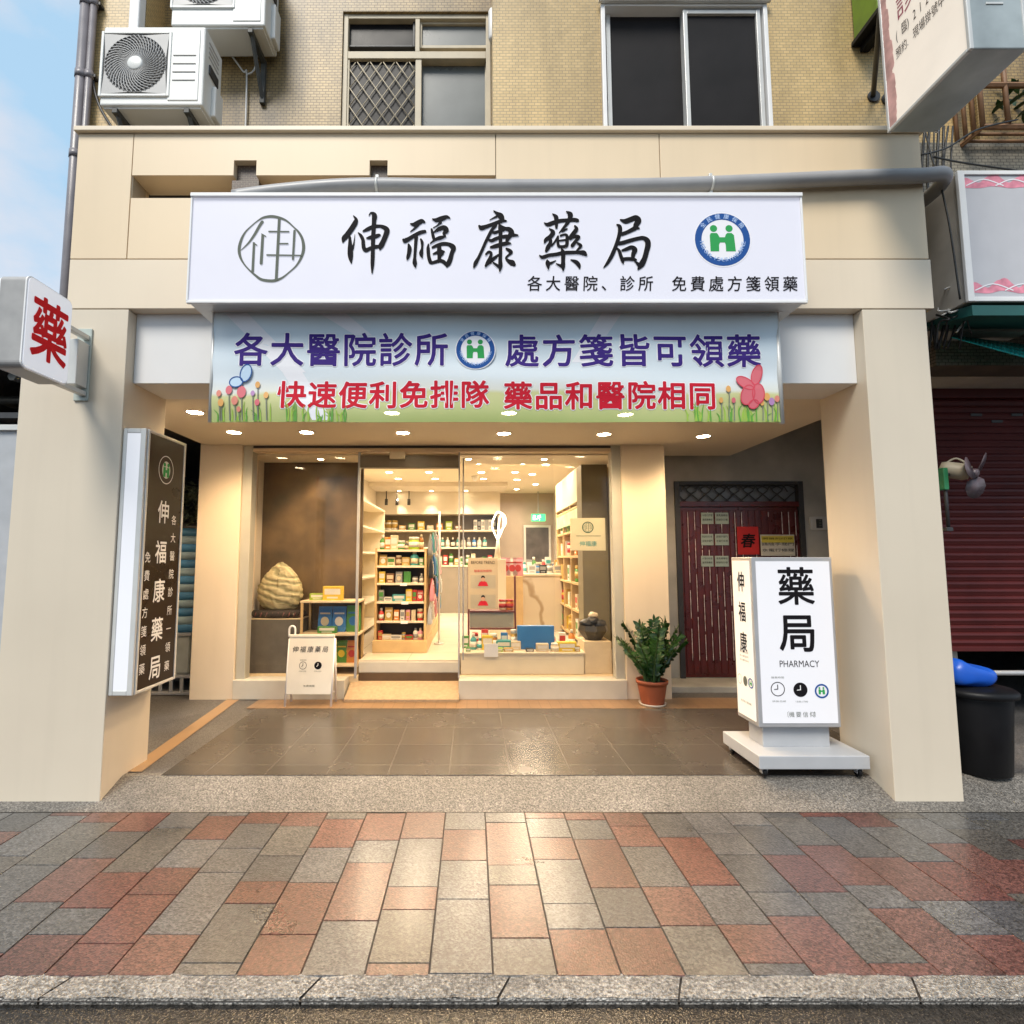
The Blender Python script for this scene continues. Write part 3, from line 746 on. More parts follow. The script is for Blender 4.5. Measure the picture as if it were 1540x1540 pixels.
# track spots on the bulkhead
m = MB()
for u in (581, 597, 615):
    x_, z_ = at(u, 752, 10.3); m.lathe([(.03, -.1), (.03, .02)], (x_, 10.3, z_), M_DARK, 12); m.tube([(x_, 10.3, z_ + .02), (x_, 10.3, 2.83)], .01, M_DARK)
build('track_spot', m, B)
# surround that closes the shop off from daylight
m = MB(); m.box(-2.9, -2.5, YS + .4, 12.6, .05, 3.2, M_OLDPLASTER); m.box(1.9, 2.05, YS + .4, 12.6, .05, 3.2, M_OLDPLASTER); m.box(-2.9, 2.05, YB + .2, 12.6, .05, 3.12, M_OLDPLASTER); build('party_wall', m, B)
# residential entrance wall on the right, under the same building
YD = 6.1
dX0, dZ1 = at(1013, 724, YD); dX1 = at(1206, 724, YD)[0]
m = MB(); m.box(2.0, dX0, YD, YD + .15, .05, 3.2, M_OLDPLASTER); m.box(dX1, 4.2, YD, YD + .15, .05, 3.2, M_OLDPLASTER); m.box(dX0, dX1, YD, YD + .15, dZ1, 3.2, M_OLDPLASTER)
m.box(2.97, 4.2, 3.83, YD, 3.2, 3.25, M_OLDPLASTER); m.box(4.12, 4.2, 4.66, YD, .05, 3.2, M_OLDPLASTER)
m.box(3.03, 3.05, 3.83, 6.0, 2.68, 3.2, M_OLDPLASTER) if False else None
build('entrance_wall', m, B)
m = MB(); m.bbox(2.01, dX1 + .1, 5.7, YD + .15, FL - .02, FL + .055, M_OLDPLASTER, .006); build('door_step', m, B)

# doormat ramp
m = MB()
m.prism([(5.30, FL + .002), (5.30, FL + .028), (5.60, .235), (5.615, .235), (5.615, FL + .002)], at(517, 1050, 5.3)[0], at(690, 1050, 5.3)[0], mat('tan coir ramp', (0.36, 0.26, 0.16), .8, var=.15, scale=30, bump=.5, bscale=160), 'x')
tag(build('entrance_ramp', m), 'tan ribbed ramp mat sloping up to the shop doorway', 'ramp')
# ------------------------------------------------------------------ signs of the pharmacy
def wallface(Y): return Face((0, Y, 0), (1, 0, 0), (0, 0, 1), (0, -1, 0))
YSG = 3.05
sx0, sz1 = at(290, 297, YSG); sx1, sz0 = at(1212, 454, YSG)
S = thing('shop_sign', ((sx0 + sx1) / 2, YSG, sz0), 'long white backlit shop sign with black brush lettering above the arcade', 'sign')
m = MB()
m.bbox(sx0, sx1, YSG + .004, YF - .002, sz0, sz1, M_ALU_LT, .004)
build('cabinet', m, S)
m = MB()
m.bbox(sx0 - .006, sx1 + .006, YSG - .02, YSG + .01, sz1 - .004, sz1 + .02, M_WHITE, .003); m.bbox(sx0 - .004, sx1 + .004, YSG - .012, YSG + .01, sz0 - .012, sz0 + .006, M_WHITE, .003)
m.bbox(sx0 - .006, sx0 + .006, YSG - .013, YSG + .012, sz0, sz1, M_WHITE, .003); m.bbox(sx1 - .006, sx1 + .006, YSG - .013, YSG + .012, sz0, sz1, M_WHITE, .003)
build('edge_trim', m, S)
m = MB(); m.box(sx0 + .006, sx1 - .006, YSG - .003, YSG + .003, sz0 + .006, sz1 - .004, M_LIT); build('lit_face', m, S)
fc = wallface(YSG - .003)
PXM = at(711, 375, YSG)[0] - at(710, 375, YSG)[0]
BR = {
 '伸': [[(445, 215, 20), (500, 290, 70), (480, 370, 110), (400, 500, 115), (310, 620, 115), (250, 690, 110), (225, 765, 40)], [(370, 660, 50), (375, 800, 80), (380, 950, 115), (385, 1080, 105), (400, 1205, 30)], [(478, 600, 6), (455, 800, 32), (420, 920, 60)], [(548, 575, 25), (600, 630, 65), (645, 720, 75), (655, 830, 80), (670, 905, 85), (710, 942, 80), (790, 905, 80), (900, 870, 80), (1000, 860, 70)], [(655, 540, 40), (740, 500, 80), (850, 450, 80), (980, 432, 65), (1080, 455, 85), (1150, 520, 115), (1120, 640, 110), (1070, 760, 110), (1025, 850, 115), (1005, 915, 50)], [(730, 687, 35), (810, 672, 85), (900, 655, 85), (980, 625, 70), (1010, 625, 30)], [(775, 205, 22), (820, 155, 40), (885, 205, 110), (880, 330, 95), (870, 500, 90), (860, 700, 90), (855, 900, 85), (850, 1100, 85), (845, 1250, 75), (838, 1415, 30)]],
 '福': [[(245, 385, 25), (320, 400, 90), (400, 370, 110), (480, 330, 95), (535, 350, 50)], [(410, 400, 60), (335, 480, 45), (245, 552, 20)], [(100, 725, 60), (130, 740, 105), (200, 710, 90), (330, 630, 80), (450, 570, 80), (545, 548, 70)], [(365, 660, 80), (355, 800, 70), (345, 950, 65), (335, 1100, 65), (335, 1210, 95), (350, 1295, 35)], [(205, 820, 40), (225, 900, 90), (215, 1000, 85), (190, 1090, 70), (178, 1130, 40)], [(462, 715, 40), (490, 780, 65), (490, 900, 50), (470, 1010, 90), (490, 1095, 30)], [(708, 288, 25), (790, 310, 90), (900, 280, 110), (1000, 245, 80), (1065, 265, 35)], [(880, 360, 60), (800, 430, 28), (725, 473, 22)], [(690, 505, 45), (710, 600, 65), (735, 700, 65), (750, 735, 45)], [(740, 565, 30), (850, 495, 90), (955, 470, 100), (1000, 530, 105), (950, 595, 70), (985, 655, 25)], [(985, 655, 25), (880, 680, 80), (780, 715, 60), (660, 800, 22)], [(622, 810, 25), (615, 900, 70), (625, 1050, 75), (655, 1170, 80), (690, 1205, 60), (780, 1180, 70), (880, 1160, 75), (960, 1200, 80), (1010, 1280, 40)], [(710, 880, 50), (800, 840, 70), (920, 805, 80), (1040, 812, 80), (1125, 860, 110), (1150, 910, 100), (1115, 1000, 90), (1080, 1130, 100), (1040, 1225, 100), (1010, 1285, 40)], [(850, 850, 80), (850, 950, 100), (850, 1060, 80), (850, 1150, 80)], [(725, 1020, 35), (800, 990, 65), (890, 975, 100), (950, 970, 40)], [(860, 1080, 50), (930, 1010, 40)]],
 '康': [[(598, 118, 30), (660, 165, 70), (735, 220, 130), (770, 290, 100), (745, 340, 80)], [(650, 235, 50), (585, 265, 30), (510, 305, 16)], [(855, 325, 35), (790, 320, 70)], [(290, 435, 50), (335, 470, 105), (420, 450, 85), (520, 415, 80), (640, 370, 80), (740, 330, 80)], [(640, 420, 60), (560, 510, 70), (490, 640, 70), (420, 780, 65), (350, 940, 65), (280, 1090, 65), (215, 1210, 85), (178, 1300, 40)], [(545, 560, 35), (620, 570, 65), (700, 545, 60), (800, 520, 60)], [(475, 715, 35), (550, 740, 70), (640, 700, 75), (740, 670, 75), (860, 650, 80)], [(735, 430, 50), (830, 485, 75), (920, 505, 100), (970, 570, 110), (930, 640, 100), (880, 720, 80), (870, 780, 60)], [(1095, 630, 40), (1000, 625, 70), (930, 640, 60)], [(535, 880, 50), (620, 860, 85), (740, 825, 85), (860, 800, 80), (945, 800, 35)], [(715, 400, 50), (730, 480, 90), (735, 600, 85), (735, 800, 75), (735, 1000, 75), (730, 1150, 80), (735, 1270, 90), (720, 1385, 30)], [(715, 1300, 70), (580, 1200, 35)], [(430, 1030, 40), (490, 980, 55), (540, 1010, 60), (520, 1100, 70), (480, 1190, 90), (425, 1275, 50)], [(690, 1045, 55), (600, 1110, 70), (530, 1170, 90), (470, 1220, 70)], [(865, 910, 50), (930, 950, 80), (965, 990, 60), (885, 1060, 45), (850, 1105, 40), (905, 1165, 80), (980, 1205, 125), (1020, 1240, 80)]],
 '藥': [[(255, 365, 22), (330, 400, 85), (450, 360, 90), (600, 320, 80), (750, 310, 80), (890, 300, 85), (950, 315, 80)], [(432, 178, 25), (500, 240, 95), (510, 330, 85), (510, 465, 55)], [(725, 130, 30), (800, 185, 110), (790, 270, 90), (740, 370, 75), (670, 460, 55), (570, 575, 22)], [(735, 492, 30), (640, 535, 60)], [(365, 493, 30), (440, 560, 90), (390, 650, 95), (295, 720, 85), (265, 778, 45)], [(380, 690, 70), (385, 780, 75), (335, 880, 95), (298, 958, 60)], [(540, 645, 25), (480, 760, 40), (410, 850, 35)], [(545, 650, 40), (540, 760, 60), (560, 855, 65), (640, 868, 65), (720, 845, 75), (735, 740, 75), (730, 640, 65), (690, 610, 45), (600, 635, 45)], [(575, 740, 35), (700, 725, 40)], [(900, 437, 45), (930, 500, 85), (860, 600, 90), (790, 680, 70)], [(800, 705, 55), (900, 650, 70), (985, 665, 60), (920, 745, 70), (845, 845, 80)], [(955, 795, 50), (1025, 850, 65), (960, 930, 45), (915, 985, 35)], [(155, 1052, 25), (220, 1090, 75), (350, 1050, 75), (500, 1030, 75), (650, 1000, 80), (820, 990, 75), (980, 990, 75), (1080, 1000, 110), (1130, 1040, 60)], [(615, 905, 35), (650, 1000, 95), (650, 1150, 85), (650, 1270, 90), (650, 1360, 40)], [(640, 1290, 80), (505, 1225, 20)], [(315, 1155, 35), (330, 1220, 105), (340, 1335, 30)], [(340, 1235, 75), (420, 1200, 50), (500, 1155, 16)], [(815, 1142, 25), (920, 1185, 85), (980, 1250, 85), (998, 1315, 40)]],
 '局': [[(455, 298, 28), (560, 330, 105), (680, 290, 110), (780, 255, 110), (835, 315, 125), (785, 410, 115), (770, 470, 100), (700, 510, 90), (600, 560, 80), (490, 600, 80)], [(845, 480, 40), (780, 470, 80)], [(385, 405, 35), (440, 445, 85), (445, 560, 90), (410, 700, 80), (360, 850, 80), (300, 1000, 85), (240, 1120, 80), (170, 1230, 60), (105, 1305, 22)], [(390, 800, 80), (500, 785, 85), (650, 740, 85), (800, 700, 80), (930, 682, 85), (1015, 735, 115), (1035, 825, 120), (1000, 980, 110), (960, 1120, 110), (900, 1240, 125), (832, 1335, 45)], [(850, 1255, 90), (790, 1200, 50), (750, 1170, 22)], [(385, 900, 35), (430, 960, 70), (470, 1080, 75), (500, 1160, 75), (515, 1215, 35)], [(495, 945, 45), (580, 920, 75), (690, 880, 85), (760, 930, 105), (730, 1010, 95), (715, 1080, 80)], [(510, 1130, 75), (620, 1122, 75), (730, 1130, 75), (785, 1145, 40)]],
}
for layer, (grow, mt, dz) in enumerate(((0.0042, M_HALO, .0006), (0.0, M_BLACK, .004))):
    m = MB(); j = 0
    for i, ch in enumerate('伸福康藥局'):
        for st in BR[ch]:
            pts = [(*at(500 + 100 * i + a / 14, 310 + b / 14, YSG), w_ / 14 * PXM) for a, b, w_ in st]
            stroke(m, fc, pts, mt, dz + j % 18 * .00018, grow=grow); j += 1
    build('lettering' if layer else 'lettering_outline', m, S, recalc=False)
m = MB()
x0, z0 = at(792, 438, YSG); x1, z1 = at(984, 416, YSG)
for i, ch in enumerate('各大醫院、診所'):
    put_char(m, fc, ch, at(804 + i * 27.8, 427, YSG)[0], (z0 + z1) / 2, 23 * PXM, 25 * PXM, M_BLACK, off=.012, shear=.06)
for i, ch in enumerate('免費處方箋領藥'):
    put_char(m, fc, ch, at(1021 + i * 27.8, 428, YSG)[0], (z0 + z1) / 2 - .002, 23 * PXM, 25 * PXM, M_BLACK, off=.012, shear=.06)
build('small_lettering', m, S, recalc=False)
def logo(mb, face, cx, cy, r, mt, d, hx=1.0):
    k = r / 620
    Q = lambda l: [(cx + (a - 700) * k * hx, cy - (b - 765) * k, w_ * k) for a, b, w_ in l]
    ring = [(690, 165, 55), (850, 200, 48), (960, 255, 34), (1080, 365, 26), (1170, 460, 40), (1240, 590, 50), (1268, 760, 58), (1235, 920, 50), (1150, 1080, 35), (1020, 1210, 28), (900, 1310, 40), (780, 1358, 55), (660, 1362, 55), (530, 1335, 50), (430, 1262, 40), (320, 1165, 28), (220, 1050, 28), (150, 920, 45), (125, 780, 55), (150, 620, 50), (215, 470, 35), (310, 360, 25), (430, 250, 25), (540, 185, 45)]
    stroke(mb, face, Q(ring), mt, d, closed=True, n=4)
    for j, l in enumerate(([(515, 270, 60), (470, 345, 55), (380, 520, 48), (280, 670, 34), (160, 795, 14)], [(385, 670, 44), (380, 1190, 48)], [(370, 655, 20), (435, 705, 22)], [(535, 520, 50), (525, 1040, 54)], [(515, 495, 20), (588, 540, 22)], [(820, 200, 52), (802, 1340, 52)], [(645, 450, 30), (995, 452, 28)], [(840, 677, 28), (985, 676, 28)], [(625, 888, 30), (1235, 897, 26)], [(1098, 440, 44), (1086, 965, 40)])):
        stroke(mb, face, Q(l), mt, d + .0002 * (j + 1), n=4)
m = MB(); a, b = at(409, 374.5, YSG); logo(m, fc, a, b, 52.5 * PXM, M_SAGE, .0025); build('logo', m, S, recalc=False)
m = MB(); a, b = at(1086, 361, YSG); emblem(m, fc, a, b, 41.5 * PXM); build('emblem', m, S, recalc=False)
# maker's marks and banner hooks under the cabinet
m = MB(); uf = Face((0, 0, sz0), (1, 0, 0), (0, -1, 0), (0, 0, -1))
# banner
YB2 = 3.19
bx0_, bz1_ = at(323, 469, YB2); bx1_, bz0_ = at(1176, 635, YB2)
def wave(a, b):
    t = (a - bx0_); return 0.006 * math.sin(t * 2.1) * math.sin(b * 9.0) + 0.005 * math.sin(t * 5.3 + 1 + b * 2) + 0.003 * math.sin(b * 26 + t * 1.5)
bf = Face((0, YB2, 0), (1, 0, 0), (0, 0, 1), (0, -1, 0), wave)
bm_ = bpy.data.materials.new('printed banner cloth'); bm_.use_nodes = True
t = bm_.node_tree; b = t.nodes['Principled BSDF']; b.inputs['Roughness'].default_value = 0.5
tc = t.nodes.new('ShaderNodeTexCoord'); sp = t.nodes.new('ShaderNodeSeparateXYZ'); t.links.new(tc.outputs['Object'], sp.inputs[0])
nz = node(t, 'ShaderNodeTexNoise', Scale=1.6, Detail=3); t.links.new(tc.outputs['Object'], nz.inputs['Vector'])
ma = t.nodes.new('ShaderNodeMath'); ma.operation = 'MULTIPLY_ADD'; ma.inputs[1].default_value = 0.16; t.links.new(nz.outputs['Fac'], ma.inputs[0]); t.links.new(sp.outputs['Z'], ma.inputs[2])
cr = t.nodes.new('ShaderNodeValToRGB'); e = cr.color_ramp.elements
e[0].position = 0.03; e[0].color = (0.33, 0.41, 0.13, 1); e[1].position = 0.27; e[1].color = (0.58, 0.59, 0.28, 1)
for p_, c_ in ((0.30, (0.70, 0.72, 0.66, 1)), (0.42, (0.68, 0.75, 0.80, 1)), (0.72, (0.60, 0.71, 0.79, 1)), (1.0, (0.68, 0.76, 0.79, 1))):
    q = e.new(p_); q.color = c_
mr = node(t, 'ShaderNodeMapRange', From_Min=0.06, From_Max=bz1_ - bz0_ + .09); t.links.new(ma.outputs[0], mr.inputs['Value']); t.links.new(mr.outputs[0], cr.inputs['Fac'])
t.links.new(cr.outputs['Color'], b.inputs['Base Color'])
b.inputs['Alpha'].default_value = 0.93
BN = thing('banner', ((bx0_ + bx1_) / 2, YB2, bz0_), 'printed blue and green cloth banner with flowers hanging under the white sign', 'banner')
m = MB(); NX, NZ = 90, 18
vs = [tuple(bf.p(bx0_ + (bx1_ - bx0_) * i / NX, bz0_ + (bz1_ - bz0_) * j_ / NZ, 0)) for j_ in range(NZ + 1) for i in range(NX + 1)]
m.add(vs, [(j_ * (NX + 1) + i, j_ * (NX + 1) + i + 1, (j_ + 1) * (NX + 1) + i + 1, (j_ + 1) * (NX + 1) + i) for j_ in range(NZ) for i in range(NX)], bm_, True)
build('cloth', m, BN, base=((bx0_ + bx1_) / 2, YB2, bz0_), recalc=False)
P2 = at(711, 550, YB2)[0] - at(710, 550, YB2)[0]
def bxy(u, v): return at(u, v, YB2)
M_BEAM = mat('pale ray print', (0.76, 0.76, 0.80), .5, var=0)
m = MB()
def sub_poly(mb, pts, mt, d, n=10):
    """a print quad cut into strips so that it follows the cloth"""
    (a, b_, c, d_) = pts
    for i in range(n):
        f0, f1 = i / n, (i + 1) / n
        lerp = lambda p, q, f: (p[0] + (q[0] - p[0]) * f, p[1] + (q[1] - p[1]) * f)
        poly(mb, bf, [lerp(a, d_, f0), lerp(b_, c, f0), lerp(b_, c, f1), lerp(a, d_, f1)], mt, d)
for q in (((338, 471), (372, 471), (460, 560), (425, 560)), ((425, 560), (455, 560), (500, 632), (470, 632)), ((480, 471), (520, 471), (560, 505), (535, 505)), ((905, 471), (935, 471), (885, 545), (860, 545))):
    sub_poly(m, [bxy(*p) for p in q], M_BEAM, .0007)
build('ray_print', m, BN, recalc=False)
m = MB(); m2 = MB()
for i, ch in enumerate('各大醫院診所'):
    a, b_ = bxy(378 + i * 54.2, 526); put_char(m2, bf, ch, a, b_, 52 * P2, 53 * P2, M_HALO, off=.045, d=.0015); put_char(m, bf, ch, a, b_, 52 * P2, 53 * P2, M_NAVY, off=.019, d=.003)
for i, ch in enumerate('處方箋皆可領藥'):
    a, b_ = bxy(785 + i * 55.6, 527); put_char(m2, bf, ch, a, b_, 53 * P2, 53 * P2, M_HALO, off=.045, d=.0015); put_char(m, bf, ch, a, b_, 53 * P2, 53 * P2, M_NAVY, off=.019, d=.003)
build('lettering_outline', m2, BN, recalc=False); build('lettering', m, BN, recalc=False)
m = MB(); m2 = MB()
for i, ch in enumerate('快速便利免排隊'):
    a, b_ = bxy(439 + i * 45.8, 593.5); put_char(m2, bf, ch, a, b_, 44 * P2, 44 * P2, M_HALO, off=.055, d=.0015); put_char(m, bf, ch, a, b_, 44 * P2, 44 * P2, M_CRIMSON, off=.024, d=.003)
for i, ch in enumerate('藥品和醫院相同'):
    a, b_ = bxy(779 + i * 46.2, 595); put_char(m2, bf, ch, a, b_, 44 * P2, 44 * P2, M_HALO, off=.055, d=.0015); put_char(m, bf, ch, a, b_, 44 * P2, 44 * P2, M_CRIMSON, off=.024, d=.003)
build('lettering_outline', m2, BN, recalc=False); build('lettering', m, BN, recalc=False)
m = MB(); a, b_ = bxy(715, 527); emblem(m, Face((0, YB2 - wave(a, b_), 0), (1, 0, 0), (0, 0, 1), (0, -1, 0)), a, b_, 29 * P2, d=.0085); build('emblem', m, BN, recalc=False)
m = MB(); rf = random.Random(3)
FC = [mat('rose print', (0.62, 0.13, 0.16), .5, var=0), mat('amber print', (0.70, 0.36, 0.10), .5, var=0), mat('lilac print', (0.42, 0.22, 0.45), .5, var=0), mat('coral print', (0.66, 0.22, 0.16), .5, var=0)]
GR = [mat('grass print', (0.10, 0.30, 0.03), .5, var=0), mat('lime print', (0.28, 0.45, 0.05), .5, var=0), mat('stem print', (0.16, 0.17, 0.14), .5, var=0)]
dd = 0
for u0, u1 in ((325, 520), (1030, 1174)):
    for k in range(46):
        u = rf.uniform(u0, u1); hgt = rf.uniform(8, 30); dd += 1
        stroke(m, bf, [(*bxy(u, 633), 2.2 * P2), (*bxy(u + rf.uniform(-2, 2), 633 - hgt * .6), 2 * P2), (*bxy(u + rf.uniform(-6, 6), 633 - hgt), .4 * P2)], GR[rf.randrange(2)], .003 + dd % 40 * .00003, n=3)
for (u, v, r_, c_) in ((345, 587, 8, 0), (364, 590, 11, 0), (354, 603, 8, 3), (381, 592, 5, 2), (388, 579, 6, 1), (401, 595, 6, 1), (330, 592, 6, 3), (333, 606, 7, 1), (388, 606, 6, 0), (360, 616, 5, 3), (1095, 585, 6, 1), (1103, 602, 5, 0), (1084, 602, 5, 1), (1153, 597, 7, 1), (1160, 604, 7, 2), (1168, 600, 6, 3), (1146, 606, 5, 1)):
    dd += 1; a, b_ = bxy(u, v)
    stroke(m, bf, [(a, b_, 1.4 * P2), (a + .004, b_ - 12 * P2, 1.4 * P2), (bxy(u + 1, 632)[0], bxy(u, 632)[1], 1.6 * P2)], GR[2], .0034 + dd * .00003, n=3)
    disc(m, bf, a, b_, r_ * P2 * .85, FC[c_], .0052 + dd * .00003, n=16, squash=.72)
# butterflies
for (u, v, s_, cc, ln) in ((368, 570, 1.0, mat('butterfly blue print', (0.50, 0.66, 0.82), .5, var=0), M_BLUE), (1130, 578, 1.25, FC[0], mat('butterfly line print', (0.6, 0.05, 0.08), .5, var=0))):
    for (ox, oy, a_, b2, ro) in ((3, -8, 13, 8, 1.2), (-12, 5, 10, 7.5, .2)) if s_ == 1.0 else ((8, -14, 12, 6, 1.3), (-9, -2, 12, 6, 2.6), (-6, 16, 12, 8, 1.3), (10, 14, 12, 7, 1.6), (3, 30, 6, 5, .5)):
        dd += 1
        pts = []
        for q in range(18):
            t_ = 2 * PI * q / 18; xx, yy = a_ * s_ * math.cos(t_), b2 * s_ * math.sin(t_)
            pts.append(bxy(u + ox + xx * math.cos(ro) - yy * math.sin(ro), v + oy - xx * math.sin(ro) - yy * math.cos(ro)))
        poly(m, bf, pts, cc, .0075 + dd * .00002)
        stroke(m, bf, [(*p, 1.6 * P2) for p in pts], ln, .0085 + dd * .00002, closed=True, n=2)
build('flower_print', m, BN, recalc=False)
m = MB()
m.tube([(bx0_ - .02, YB2 + .004, bz1_ + .002), (bx1_ + .02, YB2 + .004, bz1_ + .002)], .012, M_ALU_LT, 10)
m.tube([(bx0_ - .004, YB2 + .006, bz0_), (bx0_ - .004, YB2 + .006, bz1_ + .01)], .011, M_ALU_LT, 10); m.tube([(bx1_ + .004, YB2 + .006, bz0_ - .01), (bx1_ + .004, YB2 + .006, bz1_ + .01)], .014, M_ALU_LT, 10)
for x_ in (bx0_ - .004, bx1_ + .004):
    m.bbox(x_ - .02, x_ + .025, YB2 - .02, YB2 + .02, bz1_ + .012, sz0 - .001, M_WHITE); m.tube([(x_ + .03, YB2 - .02, bz1_ + .03), (x_ + .03, YB2 + .02, bz1_ + .03)], .012, M_ALU, 10)
build('hanging_frame', m, BN)

# projecting red sign on the left pillar
def roundrect(x0, x1, y0, y1, r, n=6):
    out = []
    for cx_, cy_, a0 in ((x1 - r, y1 - r, 0), (x0 + r, y1 - r, 90), (x0 + r, y0 + r, 180), (x1 - r, y0 + r, 270)):
        for k in range(n + 1):
            a = R(a0 + 90 * k / n); out.append((cx_ + r * math.cos(a), cy_ + r * math.sin(a)))
    return out
SXR = -2.40
P = thing('projecting_sign', (SXR - .07, 3.05, 2.515), 'small square projecting light box with one red character, fixed to the left pillar', 'sign')
yn, yf, zb, zt_ = 2.735, 3.055, 2.52, 3.035
m = MB(); m.prism(roundrect(yn, yf, zb, zt_, .035), SXR - .15, SXR - .012, mat('ribbed grey sign side', (0.34, 0.335, 0.33), .45, var=.12, scale=9), 'x'); build('cabinet', m, P)
m = MB(); m.prism(roundrect(yn - .002, yf + .002, zb - .002, zt_ + .002, .036), SXR - .014, SXR - .006, M_WHITE, 'x'); m.prism(roundrect(yn + .006, yf - .006, zb + .006, zt_ - .006, .032), SXR - .008, SXR, M_LIT_STRIP, 'x')
m.prism(roundrect(yn + .003, yf - .003, zb + .003, zt_ - .003, .033), SXR - .158, SXR - .149, M_LIT_STRIP, 'x'); build('lit_face', m, P)
m = MB(); pf = Face((SXR, (yn + yf) / 2 + .01, (zb + zt_) / 2), (0, 1, 0), (0, 0, 1), (1, 0, 0)); put_char(m, pf, '藥', -.005, .004, .265, .375, M_RED, off=.02)
build('lettering', m, P, recalc=False)
m = MB()
for z_ in (zb + .03, zt_ - .11): m.bbox(SXR - .145, SXR - .105, yf - .002, YF - .012, z_, z_ + .03, M_ALU_LT)
m.bbox(SXR - .19, SXR - .095, YF - .012, YF, zb + .0, zt_ - .03, mat('pale green grey plate', (0.45, 0.50, 0.46), .4)); m.bbox(SXR - .18, SXR - .105, YF - .11, YF - .012, zb + .08, zt_ - .14, M_ALU_LT)
build('wall_bracket', m, P)

# brown light box on the inner side of the left pillar
ya, yb_, za, zb2 = 3.375, 3.845, .648, 2.345
X0, X1 = -2.268, -2.12
P = thing('vertical_light_box', (-2.2, 3.6, za), 'tall brown light box with white vertical lettering on the left pillar', 'sign')
m = MB(); m.bbox(X0, X1, ya + .01, yb_, za, zb2, M_ALU, .006); build('cabinet', m, P)
m = MB(); m.bbox(X0, X0 + .026, ya, ya + .02, za, zb2, M_ALU_LT); m.bbox(X1 - .035, X1, ya, ya + .02, za, zb2, M_ALU_LT); m.bbox(X0 + .026, X1 - .035, ya, ya + .02, za, za + .03, M_ALU_LT); m.bbox(X0 + .026, X1 - .035, ya, ya + .02, zb2 - .03, zb2, M_ALU_LT)
for (p, q, r_, s_) in ((ya + .02, ya + .04, za, zb2), (yb_ - .02, yb_ + .002, za, zb2), (ya + .04, yb_ - .02, za, za + .02), (ya + .04, yb_ - .02, zb2 - .02, zb2)): m.bbox(X1 - .004, X1 + .008, p, q, r_, s_, M_ALU_LT)
build('frame', m, P)
m = MB(); m.box(X0 + .026, X1 - .035, ya + .004, ya + .012, za + .03, zb2 - .03, M_LIT_STRIP); build('lit_strip', m, P)
m = MB(); m.box(X1 - .001, X1 + .003, ya + .04, yb_ - .02, za + .02, zb2 - .02, M_BROWN); build('brown_face', m, P)
m = MB(); pf = Face((X1 + .003, (ya + yb_) / 2, 0), (0, 1, 0), (0, 0, 1), (1, 0, 0))
def fx(u, v):
    y_, z_ = atx(u, v, X1); return y_ - (ya + yb_) / 2, z_
for ch, (u, v) in zip('伸福康藥局', ((245, 770), (241, 830), (238, 888), (235, 946), (232, 1003))): put_char(m, pf, ch, *fx(u, v), .135, .165, M_WPRINT, off=.012)
for i, ch in enumerate('免費處方箋領藥'): 
    v = 838 + i * 27.5; put_char(m, pf, ch, -.155, fx(222, v)[1], .062, .075, M_WPRINT)
for i, ch in enumerate('各大醫院診所一領藥'):
    v = 782 + i * 27.0; put_char(m, pf, ch, .125, fx(258, v)[1], .062, .072, M_WPRINT)
build('lettering', m, P, recalc=False)
m = MB(); a, b_ = fx(249, 707); disc(m, pf, a, b_, .098, M_WPRINT, .002, n=36, r2=.092, squash=.9); disc(m, pf, a, b_ + .0, .06, mat('sign emblem white', (0.62, 0.66, 0.60), .5, var=0), .002, n=24, squash=.8)
for s_ in (-1, 1):
    disc(m, pf, a + s_ * .022, b_ + .035, .014, M_GREEN, .003); rect(m, pf, a + s_ * .022 - .014, a + s_ * .022 + .014, b_ - .05, b_ + .018, M_GREEN, .003)
rect(m, pf, a - .008, a + .008, b_ - .02, b_ - .0, M_GREEN, .0032)
build('emblem', m, P, recalc=False)

# floor standing light box on castors
gx0, gx1, gy0, gy1 = 1.905, 2.455, 3.62, 3.90
gz0_, gz1_ = at(1200, 1094, gy0)[1], at(1200, 838, gy0)[1]
P = thing('pavement_sign', (2.19, 3.75, FL), 'white lit light box sign on a grey castor base beside the right pillar', 'sign')
m = MB(); m.bbox(gx0, gx1, gy0, gy1, gz0_, gz1_, M_ALU, .006); build('cabinet', m, P)
m = MB(); m.box(gx0 + .028, gx1 - .022, gy0 - .004, gy0 + .002, gz0_ + .028, gz1_ - .028, M_LIT_FLOOR); build('lit_face', m, P)
m = MB(); m.box(gx0 - .004, gx0 + .002, gy0 + .026, gy1 - .02, gz0_ + .028, gz1_ - .024, mat('warm backlit acrylic', (0.74, 0.70, 0.64), .35, var=.01, emit=.22, ecol=(1.0, .92, .82))); build('side_face', m, P)
f1 = wallface(gy0 - .004); q = at(711, 960, gy0)[0] - at(710, 960, gy0)[0]
m = MB()
def g1(u, v): return at(u, v, gy0)
put_char(m, f1, '藥', *g1(1196, 881), 58 * q, 60 * q, M_BLACK, off=.014); put_char(m, f1, '局', *g1(1199, 951), 58 * q, 60 * q, M_BLACK, off=.018)
x0, z0 = g1(1172, 1003); x1, z1 = g1(1231, 993); put_line(m, f1, 'PHARMACY', x0, x1, z0, z1, M_BLACK)
for i, ch in enumerate('機要信仰'): put_char(m, f1, ch, *g1(1190 + i * 10.3, 1074), 8.5 * q, 8.5 * q, M_SAGE)
put_char(m, f1, '〔', *g1(1182, 1074), 8 * q, 9 * q, M_SAGE); put_char(m, f1, '〕', *g1(1227, 1074), 8 * q, 9 * q, M_SAGE)
x0, z0 = g1(1159, 1020); x1, z1 = g1(1178, 1017); put_line(m, f1, '營業時間', x0, x1, z0, z1, M_SAGE)
